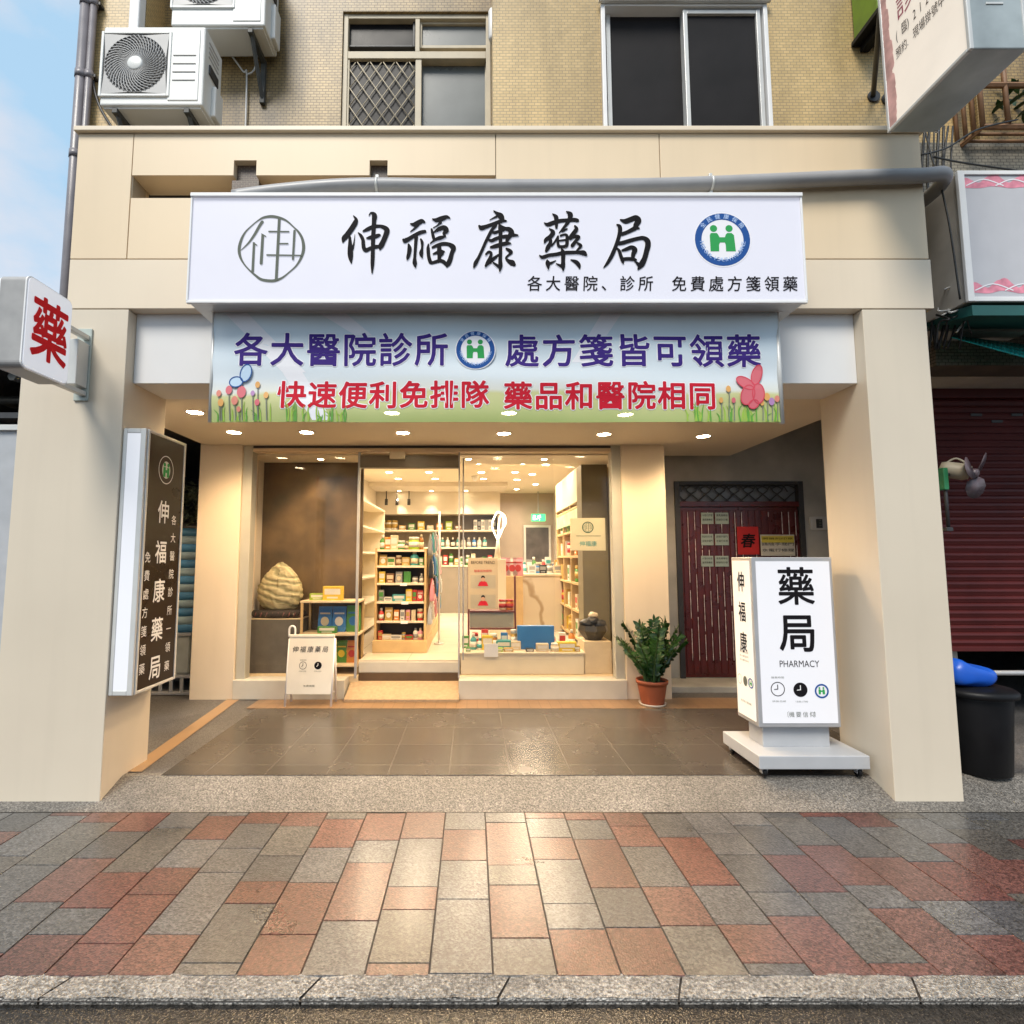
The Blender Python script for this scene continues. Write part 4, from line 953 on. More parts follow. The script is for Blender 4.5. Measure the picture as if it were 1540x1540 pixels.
x0, z0 = g1(1161, 1055.5); x1, z1 = g1(1181, 1053); put_line(m, f1, '09:00-22:00', x0, x1, z0, z1, M_SAGE); x0, z0 = g1(1196, 1056); x1, z1 = g1(1214, 1053.5); put_line(m, f1, '13:00-17:00', x0, x1, z0, z1, M_SAGE)
build('lettering', m, P, recalc=False)
m = MB(); a, b_ = g1(1169, 1036); disc(m, f1, a, b_, 10.5 * q, M_BLACK, .002, n=28, r2=9.3 * q); stroke(m, f1, [(a, b_ + 6 * q, 1.3 * q), (a, b_, 1.3 * q)], M_BLACK, .002); stroke(m, f1, [(a + .0003, b_, 1.2 * q), (a - 5 * q, b_ - .5 * q, 1.2 * q)], M_BLACK, .0024)
a, b_ = g1(1203, 1037); disc(m, f1, a, b_, 10.5 * q, M_BLACK, .002, n=28); stroke(m, f1, [(a, b_ + 6 * q, 1.3 * q), (a, b_, 1.3 * q)], M_WPRINT, .003); stroke(m, f1, [(a + .0003, b_, 1.2 * q), (a - 5 * q, b_ - .5 * q, 1.2 * q)], M_WPRINT, .0034)
a, b_ = g1(1235, 1039); emblem(m, f1, a, b_, 10.5 * q, d=.002, words=False); build('clock_symbols', m, P, recalc=False)
m = MB(); f2 = Face((gx0 - .004, (gy0 + gy1) / 2, 0), (0, -1, 0), (0, 0, 1), (-1, 0, 0))
for i, ch in enumerate('伸福康'): put_char(m, f2, ch, 0.0, gz1_ - .17 - i * .21, .10, .15, M_BLACK, off=.01)
for i in range(3): put_line(m, f2, '各大醫院診所', -.06, .06, gz0_ + .46 - i * .028, gz0_ + .475 - i * .028, M_SAGE)
disc(m, f2, 0, gz0_ + .27, .034, M_SAGE, .002, squash=.8); disc(m, f2, -.075, gz0_ + .27, .034, M_SAGE, .002, r2=.031, squash=.8); emblem(m, f2, .072, gz0_ + .27, .034, d=.002, words=False)
put_line(m, f2, '免費處方箋領藥', -.07, .07, gz0_ + .12, gz0_ + .135, M_SAGE); build('lettering', m, P, recalc=False)
m = MB(); m.bbox(gx0 + .05, gx1 - .05, gy0 + .05, gy1 - .05, .24, gz0_, M_GREYPAINT); m.bbox(1.835, 2.545, 3.50, 3.995, .158, .242, M_GREYPAINT, .006); build('base', m, P)
for x_, y_ in ((1.88, 3.54), (2.49, 3.54), (1.88, 3.95), (2.49, 3.95)):
    m = MB(); m.lathe([(.028, -.011), (.031, -.006), (.031, .006), (.028, .011)], (x_, y_, FL + .031), M_BIN, 16, 'x'); m.box(x_ - .018, x_ - .013, y_ - .015, y_ + .015, FL + .025, .158, M_ALU); m.box(x_ + .013, x_ + .018, y_ - .015, y_ + .015, FL + .025, .158, M_ALU); m.bbox(x_ - .022, x_ + .022, y_ - .02, y_ + .02, .146, .158, M_ALU)
    build('castor', m, P)

# A-frame board by the left display
P = thing('a_frame_board', (-1.66, 5.2, FL), 'small white folding board on the floor in front of the left display window', 'sign')
ax_0, ax_1 = at(427, 1045, 5.15)[0], at(500, 1045, 5.15)[0]; bz_ = at(460, 1046, 5.15)[1]; tz_ = at(460, 957, 5.25)[1]
def aframe(front):
    mb = MB(); s_ = -1 if front else 1; yb = 5.15 if front else 5.33; yt = 5.232 if front else 5.248
    for x_ in (ax_0 + .012, ax_1 - .012): mb.tube([(x_, yb, FL + .0), (x_, yt, tz_ - .02)], .011, M_WHITE, 8)
    return mb
m = aframe(True); build('front_leg_frame', m, P)
m = aframe(False); m.tube([(ax_0 + .012, 5.315, FL + .10), (ax_1 - .012, 5.315, FL + .10)], .008, M_WHITE, 8); build('rear_leg_frame', m, P)
M_BOARD = mat('cream white board', (0.72, 0.69, 0.62), .5, var=.04)
sl = (5.232 - 5.15) / (tz_ - FL)
dn = Vector((0, sl, 1)).normalized(); nn = Vector((0, -1, sl)).normalized()
O = Vector(((ax_0 + ax_1) / 2, 5.15 + .11 * sl, FL + .11))
hw, hh = (ax_1 - ax_0) / 2 - .01, (tz_ - FL - .11)
m = MB(); m.bbox(-hw, hw, -.008, .008, 0, hh, M_BOARD); m.bbox(-hw, hw, -.014, .014, hh, hh + .025, M_BOARD)
Mx = Matrix((( 1, 0, 0, O.x), (0, -nn.y, dn.y, O.y), (0, -nn.z, dn.z, O.z), (0, 0, 0, 1))); m.xform(Mx); build('board', m, P)
m = MB(); hx_ = ax_0 + .035; m.tube(smooth_path([(hx_ - .03, 5.235, tz_), (hx_ - .03, 5.235, tz_ + .075), (hx_ - .005, 5.235, tz_ + .1), (hx_ + .025, 5.235, tz_ + .08), (hx_ + .025, 5.235, tz_)]), .01, M_WHITE, 8); build('handle', m, P)
m = MB(); f3 = Face(O + nn * .008, (1, 0, 0), dn, nn)
for i, ch in enumerate('伸福康藥局'): put_char(m, f3, ch, -.15 + i * .072, hh - .115, .06, .062, M_BLACK, shear=.15)
for x_, fill in ((-.07, False), (.075, True)):
    z_ = hh * .5
    disc(m, f3, x_, z_, .036, M_BLACK, .002, r2=None if fill else .032); k_ = M_WPRINT if fill else M_BLACK
    stroke(m, f3, [(x_, z_ + .02, .005), (x_, z_, .005)], k_, .003); stroke(m, f3, [(x_, z_, .005), (x_ - .012, z_ - .008, .005)], k_, .0033)
    put_line(m, f3, '09:00-22:00', x_ - .035, x_ + .035, z_ - .058, z_ - .048, M_SAGE)
put_line(m, f3, '營業時間', -.10, -.04, hh * .5 + .045, hh * .5 + .056, M_SAGE); put_line(m, f3, '免費領藥', -.055, .055, .07, .088, M_SAGE)
build('lettering', m, P, recalc=False)

# ------------------------------------------------------------------ conduit, air conditioners, pipes
m = MB()
pp = [(at(u, v, YF - .055)[0], YF - .055, at(u, v, YF - .055)[1]) for u, v in ((352, 297), (420, 288), (500, 281), (575, 279), (700, 281), (850, 281), (1000, 279), (1150, 273), (1290, 267), (1380, 264.5))] + [(3.16, YF - .03, at(1392, 264, YF - .02)[1]), (3.24, YF + .10, at(1400, 264, YF - .02)[1]), (3.25, YF + .36, at(1400, 264, YF - .02)[1])]
P = thing('conduit', (0.5, YF - .06, 3.7), 'long grey cable conduit running across the fascia just above the white sign', 'conduit')
m.tube(smooth_path(pp, 5), .046, M_CONDUIT, 14); build('tube', m, P)
m = MB()
for u, v in ((567, 279), (1069, 277)):
    x_, z_ = at(u, v, YF - .055); m.lathe([(.05, -.008), (.05, .008)], (x_, YF - .055, z_), M_ALU_LT, 16, 'x'); m.bbox(x_ - .012, x_ + .012, YF - .062, YF, z_ + .045, z_ + .075, M_ALU_LT); m.bbox(x_ - .01, x_ + .01, YF - .062, YF, z_ - .07, z_ - .045, M_ALU_LT)
build('clip', m, P)

def air_conditioner(u0, v0, u1, v1, Y, dep, label, back):
    x0, z1 = at(u0, v0, Y); x1, z0 = at(u1, v1, Y); W_, H_ = x1 - x0, z1 - z0
    P = thing('air_conditioner', ((x0 + x1) / 2, Y + dep / 2, z0), label, 'air conditioner', 'outdoor air conditioner units on the upper wall')
    m = MB(); m.bbox(x0, x1, Y, Y + dep, z0, z1, M_ACWHITE, .012); 
    m.bbox(x0 + .02, x1 - .02, Y + .02, Y + dep - .02, z0 - .012, z0 + .01, M_ACWHITE)
    px = x0 + W_ * .66
    m.bbox(px, x1 - .035, Y - .006, Y + .01, z0 + .035, z1 - .03, M_ACWHITE, .004)
    for k in range(4): m.bbox(px + .03, x1 - .06, Y - .011, Y - .005, z0 + H_ * (.30 + .105 * k), z0 + H_ * (.30 + .105 * k) + .008, M_GRILLE, .002)
    build('casing', m, P)
    cx_, cz_, r = x0 + W_ * .335, z0 + H_ * .51, min(H_ * .43, W_ * .30)
    m = MB(); fr = r * 1.06
    for (a, b_, c, d_) in ((cx_ - fr - .02, cx_ - fr, cz_ - fr - .02, cz_ + fr + .02), (cx_ + fr, cx_ + fr + .02, cz_ - fr - .02, cz_ + fr + .02), (cx_ - fr, cx_ + fr, cz_ - fr - .02, cz_ - fr), (cx_ - fr, cx_ + fr, cz_ + fr, cz_ + fr + .02)): m.bbox(a, b_, Y - .014, Y + .01, c, d_, M_ACWHITE, .004)
    m.box(cx_ - fr, cx_ + fr, Y - .0045, Y + .006, cz_ - fr, cz_ + fr, M_FANDARK); build('fan_opening', m, P)
    m = MB()
    for k in range(44):
        a0 = 2 * PI * k / 44
        m.tube([(cx_ + r * f_ * math.cos(a0 + 1.1 * f_), Y - .012, cz_ + r * f_ * math.sin(a0 + 1.1 * f_)) for f_ in (.22, .4, .6, .8, 1.0)], .0042, M_GRILLE, 5, False)
    for f_ in (.3, .4, .5, .6, .7, .8, .9, 1.0):
        m.tube([(cx_ + r * f_ * math.cos(2 * PI * k / 40), Y - .009, cz_ + r * f_ * math.sin(2 * PI * k / 40)) for k in range(41)], .0028, M_GRILLE, 4, False)
    for sx_ in (-1, 1):
        for sz_ in (-1, 1):
            arc = [(cx_ + sx_ * fr, cz_ + sz_ * fr)] + [(cx_ + sx_ * r * math.sin(R(a)), cz_ + sz_ * r * math.cos(R(a))) for a in range(8, 85, 8)]
            m.prism(arc, Y - .010, Y - .006, M_GRILLE, 'y')
    build('grille', m, P)
    m = MB(); m.lathe([(r * .25, 0), (r * .25, -.01), (r * .2, -.016), (0.0001, -.018)], (cx_, Y - .006, cz_), M_ACWHITE, 24, 'y'); build('fan_hub', m, P)
    m = MB(); m.bbox(x1 - .002, x1 + .035, Y + dep * .45, Y + dep * .9, z0 + .02, z0 + H_ * .42, M_ACWHITE, .01); m.bbox(x1 - .002, x1 + .012, Y + dep * .25, Y + dep * .75, z0 + H_ * .5, z0 + H_ * .62, M_DARK)
    for k in range(4): m.bbox(x1 - .001, x1 + .004, Y + .06, Y + dep - .06, z0 + H_ * (.7 + .06 * k), z0 + H_ * (.7 + .06 * k) + .012, M_GRILLE, .001)
    build('side_cover', m, P)
    for x_ in (x0 + W_ * .14, x0 + W_ * .84):
        m = MB(); m.bbox(x_ - .02, x_ + .02, Y + .01, back, z0 - .05, z0 - .012, M_RUST, .003); m.bbox(x_ - .02, x_ + .02, back - .035, back, z0 - .42, z0 - .05, M_RUST, .003)
        m.tube([(x_, Y + .05, z0 - .04), (x_, back - .02, z0 - .38)], .018, M_RUST, 4, smooth=False); build('bracket', m, P)
    return x0, x1, z0, z1
air_conditioner(157, 40, 304, 158, 3.68, .27, 'whole white air conditioner unit, lower of the two, right above the beige fascia', YW)
air_conditioner(264, -95, 398, 38, 3.98, .28, 'upper air conditioner unit, cut off by the top edge, above a shaded recess', YR)
P = thing('drain_pipe', (-3.25, 4.0, 3.2), 'pair of tall grey drain pipes on the left corner of the tiled wall', 'pipe')
for u, r in ((123, .04), (135, .026)):
    x_ = at(u, 100, YW - .05)[0]; m = MB(); m.tube([(x_, YW - .05, .1), (x_, YW - .05, 8)], r, M_PIPE, 14)
    for z_ in (4.75, 5.45, 6.1): m.lathe([(r + .006, -.03), (r + .006, .03)], (x_, YW - .05, z_), M_PIPE, 14); m.box(x_ - .01, x_ + .05, YW - .05, YW, z_ - .012, z_ + .012, M_DARK)
    build('pipe', m, P)
x_ = at(207, 20, YW - .04)[0]
m = MB(); m.bbox(x_ - .04, x_ + .045, YW - .09, YW - .001, 5.45, 8, M_WHITE, .012)
tag(build('pipe_duct', m), 'white plastic duct rising behind the lower air conditioner', 'duct')
def cable(pts, r, label, mt=M_CABLE, n=6, nm='cable'):
    mb = MB(); mb.tube(smooth_path(pts, n), r, mt, 5)
    return tag(build(nm, mb), label, 'cable')
def cp(u, v, Y): x, z = at(u, v, Y); return (x, Y, z)
cable([cp(136, 62, 4.0), cp(140, 120, 4.02), cp(150, 160, 4.02), cp(172, 197, 4.0)], .011, 'thin black cable sagging beside the corner drain pipes')
cable([cp(322, 62, 4.2), cp(345, 80, 4.25), cp(366, 108, 4.27), cp(371, 112, 4.27), cp(369, 200, 4.28)], .008, 'thin pale cable hanging down the shaded wall under the upper unit', M_ALU_LT)
cable([cp(385, 70, 4.15), cp(386, 92, 4.25), cp(380, 108, 4.27), cp(371, 112, 4.27)], .008, 'short pale cable looping under the upper air conditioner bracket', M_ALU_LT)
# ------------------------------------------------------------------ neighbours on the right
P = thing('projecting_sign', (2.75, 2.8, 4.15), 'big old projecting light box, grey metal with a faded pink face, high on the right', 'sign')
ux0, ux1, uy0, uy1, uz0 = 2.60, 2.90, 2.53, 3.075, 4.15
m = MB(); m.bbox(ux0 + .004, ux1, uy0, uy1, uz0, 6.2, mat('weathered galvanised sheet', (0.36, 0.40, 0.40), .42, metal=.3, var=.25, scale=4), .006)
for (a, b_) in ((uy0 - .004, uy0 + .014), (uy1 - .014, uy1 + .004)): m.bbox(ux0 - .006, ux0 + .016, a, b_, uz0 - .004, 6.2, M_ALU_LT); m.bbox(ux1 - .016, ux1 + .006, a, b_, uz0 - .004, 6.2, M_ALU_LT)
m.bbox(ux0 - .006, ux0 + .016, uy0 + .014, uy1 - .014, uz0 - .004, uz0 + .016, M_ALU_LT)
for k in range(6): m.bbox(ux0 + .10, ux0 + .19, uy0 - .004, uy0 + .004, uz0 + .25 + k * .035, uz0 + .262 + k * .035, M_ALU_LT, .002)
build('cabinet', m, P)
M_FADED = mat('faded cream pink acrylic', (0.74, 0.66, 0.56), .4, var=.08, scale=3, emit=.22, ecol=(1, .9, .8))  # weak emission added to brighten the dim sign face
m = MB(); m.box(ux0 - .001, ux0 + .006, uy0 + .014, uy1 - .014, uz0 + .016, 6.19, M_FADED); build('face', m, P)
m = MB(); fu = Face((ux0 - .001, 0, 0), (0, -1, 0), (0, 0, 1), (-1, 0, 0))
def fU(u, v):
    y_, z_ = atx(u, v, ux0); return -y_, z_
M_PALEROSE = mat('faded rose print', (0.62, 0.36, 0.33), .5, var=.35, scale=9)
rr_ = random.Random(5)
for k in range(26):
    z_ = uz0 + .03 + k * .045; wd = rr_.uniform(.03, .075)
    stroke(m, fu, [(-uy1 + .02 + wd * .35, z_, wd), (-uy1 + .02 + wd * .4, z_ + .06, wd * .8)], M_PALEROSE, .0008 + k * .00005, n=3)
for k in range(14):
    z_ = uz0 + .5 + k * .04; wd = rr_.uniform(.02, .07)
    stroke(m, fu, [(-uy0 - .02 - wd * .4, z_, wd), (-uy0 - .02 - wd * .35, z_ + .05, wd * .8)], M_PALEROSE, .0008 + k * .00005, n=3)
build('flower_print', m, P, recalc=False)
m = MB()
for i, ch in enumerate('(臨)2125巷11號'): put_char(m, fu, ch, *[a + b for a, b in zip(fU(1352, 50), (i * .042, i * .0))], .042, .085, M_BROWN)
for i, ch in enumerate('預約.現場掛號中'): put_char(m, fu, ch, *[a + b for a, b in zip(fU(1352, 78), (i * .042, 0))], .042, .075, M_BROWN)
put_char(m, fu, '診', *[a + b for a, b in zip(fU(1356, 10), (.03, .02))], .14, .18, M_ROSE_TXT if 'M_ROSE_TXT' in globals() else mat('plum print', (0.35, 0.08, 0.12), .5))
build('lettering', m, P, recalc=False)
m = MB()
for X_, V_ in ((1313, 146), (1334, 150), (1318, -40)):
    a_ = at(X_, V_, YW); m.tube([(a_[0], YW, a_[1]), (ux0 + .05, uy1, a_[1] - .02)], .018, M_DARK, 8); m.lathe([(.05, -.015), (.05, .0)], (a_[0], YW, a_[1]), M_DARK, 12, 'y')
build('mounting_arm', m, P)
# neighbour block
N = thing('neighbour_building', (5.8, 4.2, 0), 'grey tiled neighbouring building with a maroon roller shutter right of the pharmacy', 'building')
m = MB(); m.box(3.62, 9, 4.0, 4.25, 3.0, 4.86, M_TILE_GREY); m.box(4.12, 9, 4.0, 4.3, 4.86, 8, M_TILE_DIRTY); m.box(3.62, 9, 4.26, 4.6, 3.0, 3.2, M_OLDPLASTER); m.box(3.10, 9, 3.735, 3.998, 3.26, 3.31, M_OLDPLASTER); build('tiled_wall', m, N)  # last slab: unseen arcade ceiling, added to keep top light off the shutter
m = MB(); m.box(4.2, 9, 4.95, 12, 3.2, 8, M_OLDPLASTER); m.box(4.2, 9, 9, 9.2, 0.05, 3.2, M_CONC); m.box(8.9, 9, 4.66, 9, .05, 3.2, M_CONC); build('rear_block', m, N)
sy = 4.6; shz = at(1480, 972, sy)[1]; shz1 = at(1480, 600, sy)[1]
m = MB(); nsl = 0.062; z = shz; prof = []
while z < shz1:
    prof += [(sy, z), (sy - .004, z + nsl * .2), (sy - .013, z + nsl * .5), (sy - .008, z + nsl * .78), (sy + .004, z + nsl * .92)]; z += nsl
for (ya_, z_a), (yb2, z_b) in zip(prof, prof[1:]): m.quad((4.06, ya_, z_a), (9, ya_, z_a), (9, yb2, z_b), (4.06, yb2, z_b), M_SHUTTER)
for k in range(7):
    for q in (0, 1): m.bbox(4.42 + k * .36 + q * .18, 4.52 + k * .36 + q * .18, sy - .016, sy - .008, shz1 - .16 - q * .06, shz1 - .135 - q * .06, M_DARK, .002)
m.bbox(4.06, 9, sy - .02, sy + .015, shz - .04, shz, M_SHUTTER)
build('roller_shutter', m, N, recalc=False)
m = MB(); m.bbox(4.05, 9, sy - .04, sy + .3, shz1, shz1 + .30, M_SHUTTER, .008); build('shutter_box', m, N)
m = MB(); m.box(4.05, 9, sy - .1, sy + .2, shz1 + .30, shz1 + .46, M_OLDPLASTER); build('lintel', m, N)
m = MB(); bz = at(1480, 530, 4.35)[1]; m.prism([(4.13, bz - .02), (9, bz - .42), (9, bz - .24), (4.13, bz + .1)], 4.33, 4.40, M_YELLOWBEAM, 'y'); m.box(4.12, 9, 4.2, 4.6, bz + .28, bz + .42, M_YELLOWBEAM); build('yellow_beam', m, N)
# neighbour's sign over its shop
nY = 3.40
nx0, nz1 = at(1440, 260, nY); nz0 = at(1456, 452, nY)[1]
P = thing('shop_sign', (4.6, nY, nz0), 'grey white shop sign with pink ribbon borders at the right edge', 'sign')
m = MB(); m.bbox(nx0, 6.0, nY + .004, nY + .33, nz0, nz1, mat('cream grey sign side', (0.50, 0.46, 0.41), .5, var=.12)); build('cabinet', m, P)
m = MB()
for (a, b_, c, d_) in ((nx0 - .01, nx0 + .035, nz0 - .01, nz1 + .01), (nx0 + .035, 6.0, nz1 - .02, nz1 + .01), (nx0 + .035, 6.0, nz0 - .01, nz0 + .022)): m.bbox(a, b_, nY - .012, nY + .012, c, d_, M_WHITE)
build('frame', m, P)
m = MB(); m.box(nx0 + .03, 6.0, nY - .002, nY + .004, nz0 + .02, nz1 - .015, mat('grey white vinyl', (0.50, 0.50, 0.53), .45, var=.04)); build('panel', m, P)
m = MB(); fn = wallface(nY - .002)
for zc, am in ((nz1 - .075, .03), (nz0 + .09, .035)):
    k = nx0 + .05; j = 0
    while k < 5.8:
        stroke(m, fn, [(k, zc + am * math.sin(j), .075), (k + .09, zc - am * .6, .04), (k + .18, zc + am * .5 * math.cos(j), .08), (k + .27, zc - am * .4, .045)], M_PINK, .001 + .0001 * (j % 7), n=5)
        stroke(m, fn, [(k, zc - .02, .008), (k + .12, zc + .025, .008), (k + .25, zc - .02, .008)], M_HALO, .0026 + .0001 * (j % 3), n=4); k += .2; j += 1
build('ribbon_border', m, P, recalc=False)
m = MB(); cz = at(1500, 458, nY)[1]
m.prism([(nY + .0, cz - .005), (nY + .5, cz + .10), (nY + .5, cz + .04), (nY + .0, cz - .075)], nx0 + .02, 6.2, M_TEALDK, 'x')
tag(build('canopy', m), 'dark green canopy strip right under the sign with pink borders', 'canopy')
m = MB(); n_ = 24
for i in range(n_):
    for j in range(4):
        def tp(a, b):
            u_ = 1432 + 160 * a; v_ = 504 + 20 * a + (3 + 24 * a) * (1 - b)
            y_ = 3.70 + .25 * b + .012 * math.sin(a * 11)
            x_, z_ = at(u_, v_, y_); return (x_, y_, z_)
        m.add([tp(i / n_, j / 4), tp((i + 1) / n_, j / 4), tp((i + 1) / n_, (j + 1) / 4), tp(i / n_, (j + 1) / 4)], [(0, 1, 2, 3)], M_TEAL, True)
o = build('tarpaulin', m, recalc=False); md = o.modifiers.new('thick', 'SOLIDIFY'); md.thickness = .006
tag(o, 'bright teal tarpaulin sagging below the canopy above the maroon shutter', 'tarpaulin')
# caged window and green box high on the right
P = thing('window_cage', (4.6, 3.8, 5.1), 'rusty brown window cage holding plants high behind the projecting sign', 'window cage')
cx0, cz0 = at(1482, 188, 3.8)
m = MB(); M_CAGE = mat('rusty cage bar', (0.20, 0.10, 0.045), .6, var=.3, scale=10)
for z_ in (cz0, cz0 + .35, cz0 + .7): m.tube([(cx0, 4.1, z_), (cx0, 3.82, z_), (cx0 + 1.2, 3.82, z_), (cx0 + 1.2, 4.1, z_)], .022, M_CAGE, 6, smooth=False)
for k in range(7): m.tube([(cx0 + k * .2, 3.82, cz0), (cx0 + k * .2, 3.82, cz0 + .7)], .018, M_CAGE, 6)
for k in range(1, 4): m.tube([(cx0, 3.82 + k * .07, cz0), (cx0, 3.82 + k * .07, cz0 + .7)], .015, M_CAGE, 6); m.tube([(cx0, 3.82 + k * .07, cz0), (cx0 + 1.2, 3.82 + k * .07, cz0)], .012, M_CAGE, 6)
build('cage', m, P)
m = MB(); m.box(cx0 + .05, cx0 + 1.15, 4.09, 4.098, cz0 + .05, cz0 + .65, M_WINGLASS); build('pane', m, P)
m = MB(); rl = random.Random(12)
def leafblade(mb, p, dirv, l, wd, mt, up=Vector((0, 0, 1))):
    d = Vector(dirv).normalized(); s_ = d.cross(up)
    s_ = s_.normalized() if s_.length > 1e-4 else Vector((1, 0, 0)); nn_ = s_.cross(d)
    p = Vector(p); rows = [(0, .1), (.3, .85), (.6, 1.0), (.85, .55), (1, .02)]
    vs = []
    for f_, w_ in rows:
        c = p + d * (l * f_) - nn_ * (l * .12 * f_ * f_); vs += [c + s_ * (wd * w_ / 2) + nn_ * (wd * .14 * w_), c, c - s_ * (wd * w_ / 2) + nn_ * (wd * .14 * w_)]
    mb.add(vs, [q for i in range(4) for q in ((3 * i, 3 * i + 1, 3 * i + 4, 3 * i + 3), (3 * i + 1, 3 * i + 2, 3 * i + 5, 3 * i + 4))], mt, True)
for k in range(36): leafblade(m, (cx0 + .25 + rl.uniform(0, .9), 3.95 + rl.uniform(-.1, .1), cz0 + .1 + rl.uniform(0, .4)), (rl.uniform(-1, 1), rl.uniform(-1, .4), rl.uniform(-.3, 1)), .14, .05, M_LEAF)
tag(build('caged_plant', m, recalc=False), 'green leaves growing inside the rusty window cage', 'plant')
m = MB(); g0 = at(1303, 40, 3.9); g1_ = at(1328, -40, 3.9)
m.bbox(g0[0], g1_[0] + .1, 3.78, 4.04, g0[1], g1_[1], mat('leaf green plastic', (0.16, 0.26, 0.02), .5, var=.2), .01); m.bbox(g0[0] - .02, g1_[0] + .12, 3.76, 4.045, g0[1] - .03, g0[1] + .01, M_BIN); m.bbox(g0[0] + .05, g0[0] + .12, 3.85, 4.045, g0[1] - .08, g0[1] - .03, M_BIN)
tag(build('planter_box', m), 'lime green planter box at the top edge behind the projecting sign', 'planter')
m = MB(); rc = random.Random(41)
for k in range(7):
    u = 1395 + k * 7; m.tube(smooth_path([cp(u - 4, 190, 3.75), cp(u - 8 + rc.uniform(-4, 4), 260, 3.72), cp(u - 2 + rc.uniform(-5, 5), 340, 3.7), cp(u - 4 + rc.uniform(-5, 5), 420, 3.72), cp(u + rc.uniform(-8, 8), 480, 3.7), cp(u - 2 + rc.uniform(-5, 10), 525, 3.75)], 5), rc.uniform(.005, .011), M_CABLE, 5)
for k in range(9):
    u, v = 1415 + rc.uniform(-8, 20), 450 + rc.uniform(-20, 30); m.tube(smooth_path([cp(u, v, 3.6), cp(u + rc.uniform(-15, 25), v + rc.uniform(-14, 14), 3.5), cp(u + rc.uniform(0, 40), v + rc.uniform(-10, 24), 3.55), cp(u + rc.uniform(-5, 30), v + rc.uniform(10, 50), 3.6)], 6), rc.uniform(.004, .009), M_CABLE if k % 3 else M_ALU_LT, 5)
tag(build('cable_bundle', m), 'messy bundle of black cables hanging between the beige fascia and neighbouring sign', 'cables')
cable([cp(1386, 233, 3.6), cp(1425, 222, 3.7), cp(1470, 195, 3.75), cp(1530, 180, 3.8)], .007, 'thin black wire rising from the fascia corner to the window cage')
cable([cp(1405, 236, 3.6), cp(1450, 245, 3.7), cp(1540, 258, 3.8)], .007, 'thin black wire crossing the grey tiles just above the neighbouring sign')
cable([cp(1392, 200, 3.7), cp(1402, 240, 3.6), cp(1412, 268, 3.45), cp(1428, 340, 3.38), cp(1444, 450, 3.37)], .006, 'thin black wire draped over the left end of the neighbouring sign')

# fan, bin and rail in front of the shutter
P = thing('wall_fan', (3.62, 4.1, 1.9), 'beige wall fan with purple grey blades left of the maroon shutter', 'fan')
FY = 4.05
fx_, fz_ = at(1437, 708, FY); 
m = MB(); m.lathe([(.0, -.10), (.05, -.095), (.062, -.06), (.064, .05), (.05, .085), (0, .09)], (0, 0, 0), mat('aged beige plastic', (0.42, 0.36, 0.26), .5, var=.12), 20, 'x'); m.tube(smooth_path([(-.07, 0, .05), (-.02, 0, .10), (.05, 0, .07)]), .008, mat('aged beige plastic', (0.42, 0.36, 0.26)), 6)
m.xform(Matrix.Translation((fx_, FY, fz_)) @ Matrix.Rotation(R(22), 4, 'Y') @ Matrix.Rotation(R(-38), 4, 'Z')); build('motor', m, P)
m = MB(); mb_ = mat('smoky purple blade', (0.13, 0.095, 0.105), .3, var=.15)
for k in range(3):
    a = R(62 + 120 * k); vs = []
    for f_, wd, tw in ((.0, .04, .5), (.3, .13, .42), (.65, .18, .34), (.9, .14, .28), (1.0, .05, .25)):
        r_ = .03 + .165 * f_
        for s_ in (-1, 1): 
            b_ = a + s_ * wd / 2 / max(r_, .05); vs.append((s_ * wd * .5 * math.sin(tw), r_ * math.cos(b_), r_ * math.sin(b_)))
    m.add(vs, [(2 * i, 2 * i + 1, 2 * i + 3, 2 * i + 2) for i in range(4)], mb_, True)
m.lathe([(.0, .02), (.03, .012), (.035, -.02)], (0, 0, 0), mb_, 14, 'x')
m.xform(Matrix.Translation((fx_ + .085, FY - .07, fz_ - .03)) @ Matrix.Rotation(R(20), 4, 'Y') @ Matrix.Rotation(R(-62), 4, 'Z')); o = build('blades', m, P, recalc=False); md = o.modifiers.new('thick', 'SOLIDIFY'); md.thickness = .003
m = MB(); m.bbox(fx_ - .12, fx_ - .085, FY - .03, FY + .03, fz_ - .15, fz_ + .02, mat('green print plate', (0.03, 0.22, 0.09), .5, var=.2)); m.tube([(fx_ - .09, FY, fz_ - .45), (fx_ - .09, FY, fz_)], .012, M_DARK, 8); m.tube([(fx_ - .09, FY, fz_ - .03), (fx_ - .03, FY, fz_ - .02)], .018, M_DARK, 8); m.bbox(fx_ - .12, fx_ - .07, FY - .02, 4.6, fz_ - .47, fz_ - .44, M_DARK)
build('wall_bracket', m, P)
P = thing('rubbish_bin', (3.33, 3.60, .09), 'tall black bin with a blue plastic lid bundle, right of the right pillar', 'bin')
bxc, byc, bz0 = 3.37, 3.66, .10
m = MB(); zt2 = at(1490, 1040, 3.6)[1]
m.lathe([(.0001, 0), (.165, 0), (.175, .01), (.205, zt2 - bz0 - .04), (.205, zt2 - bz0)], (bxc, byc, bz0), M_BIN, 32); build('body', m, P)
m = MB(); m.lathe([(.205, -.03), (.235, -.02), (.238, .008), (.215, .025), (.12, .04), (.0001, .045)], (bxc, byc, zt2), M_BIN, 32); build('lid', m, P)
m = MB(); bm = bmesh.new(); bmesh.ops.create_icosphere(bm, subdivisions=4, radius=1)
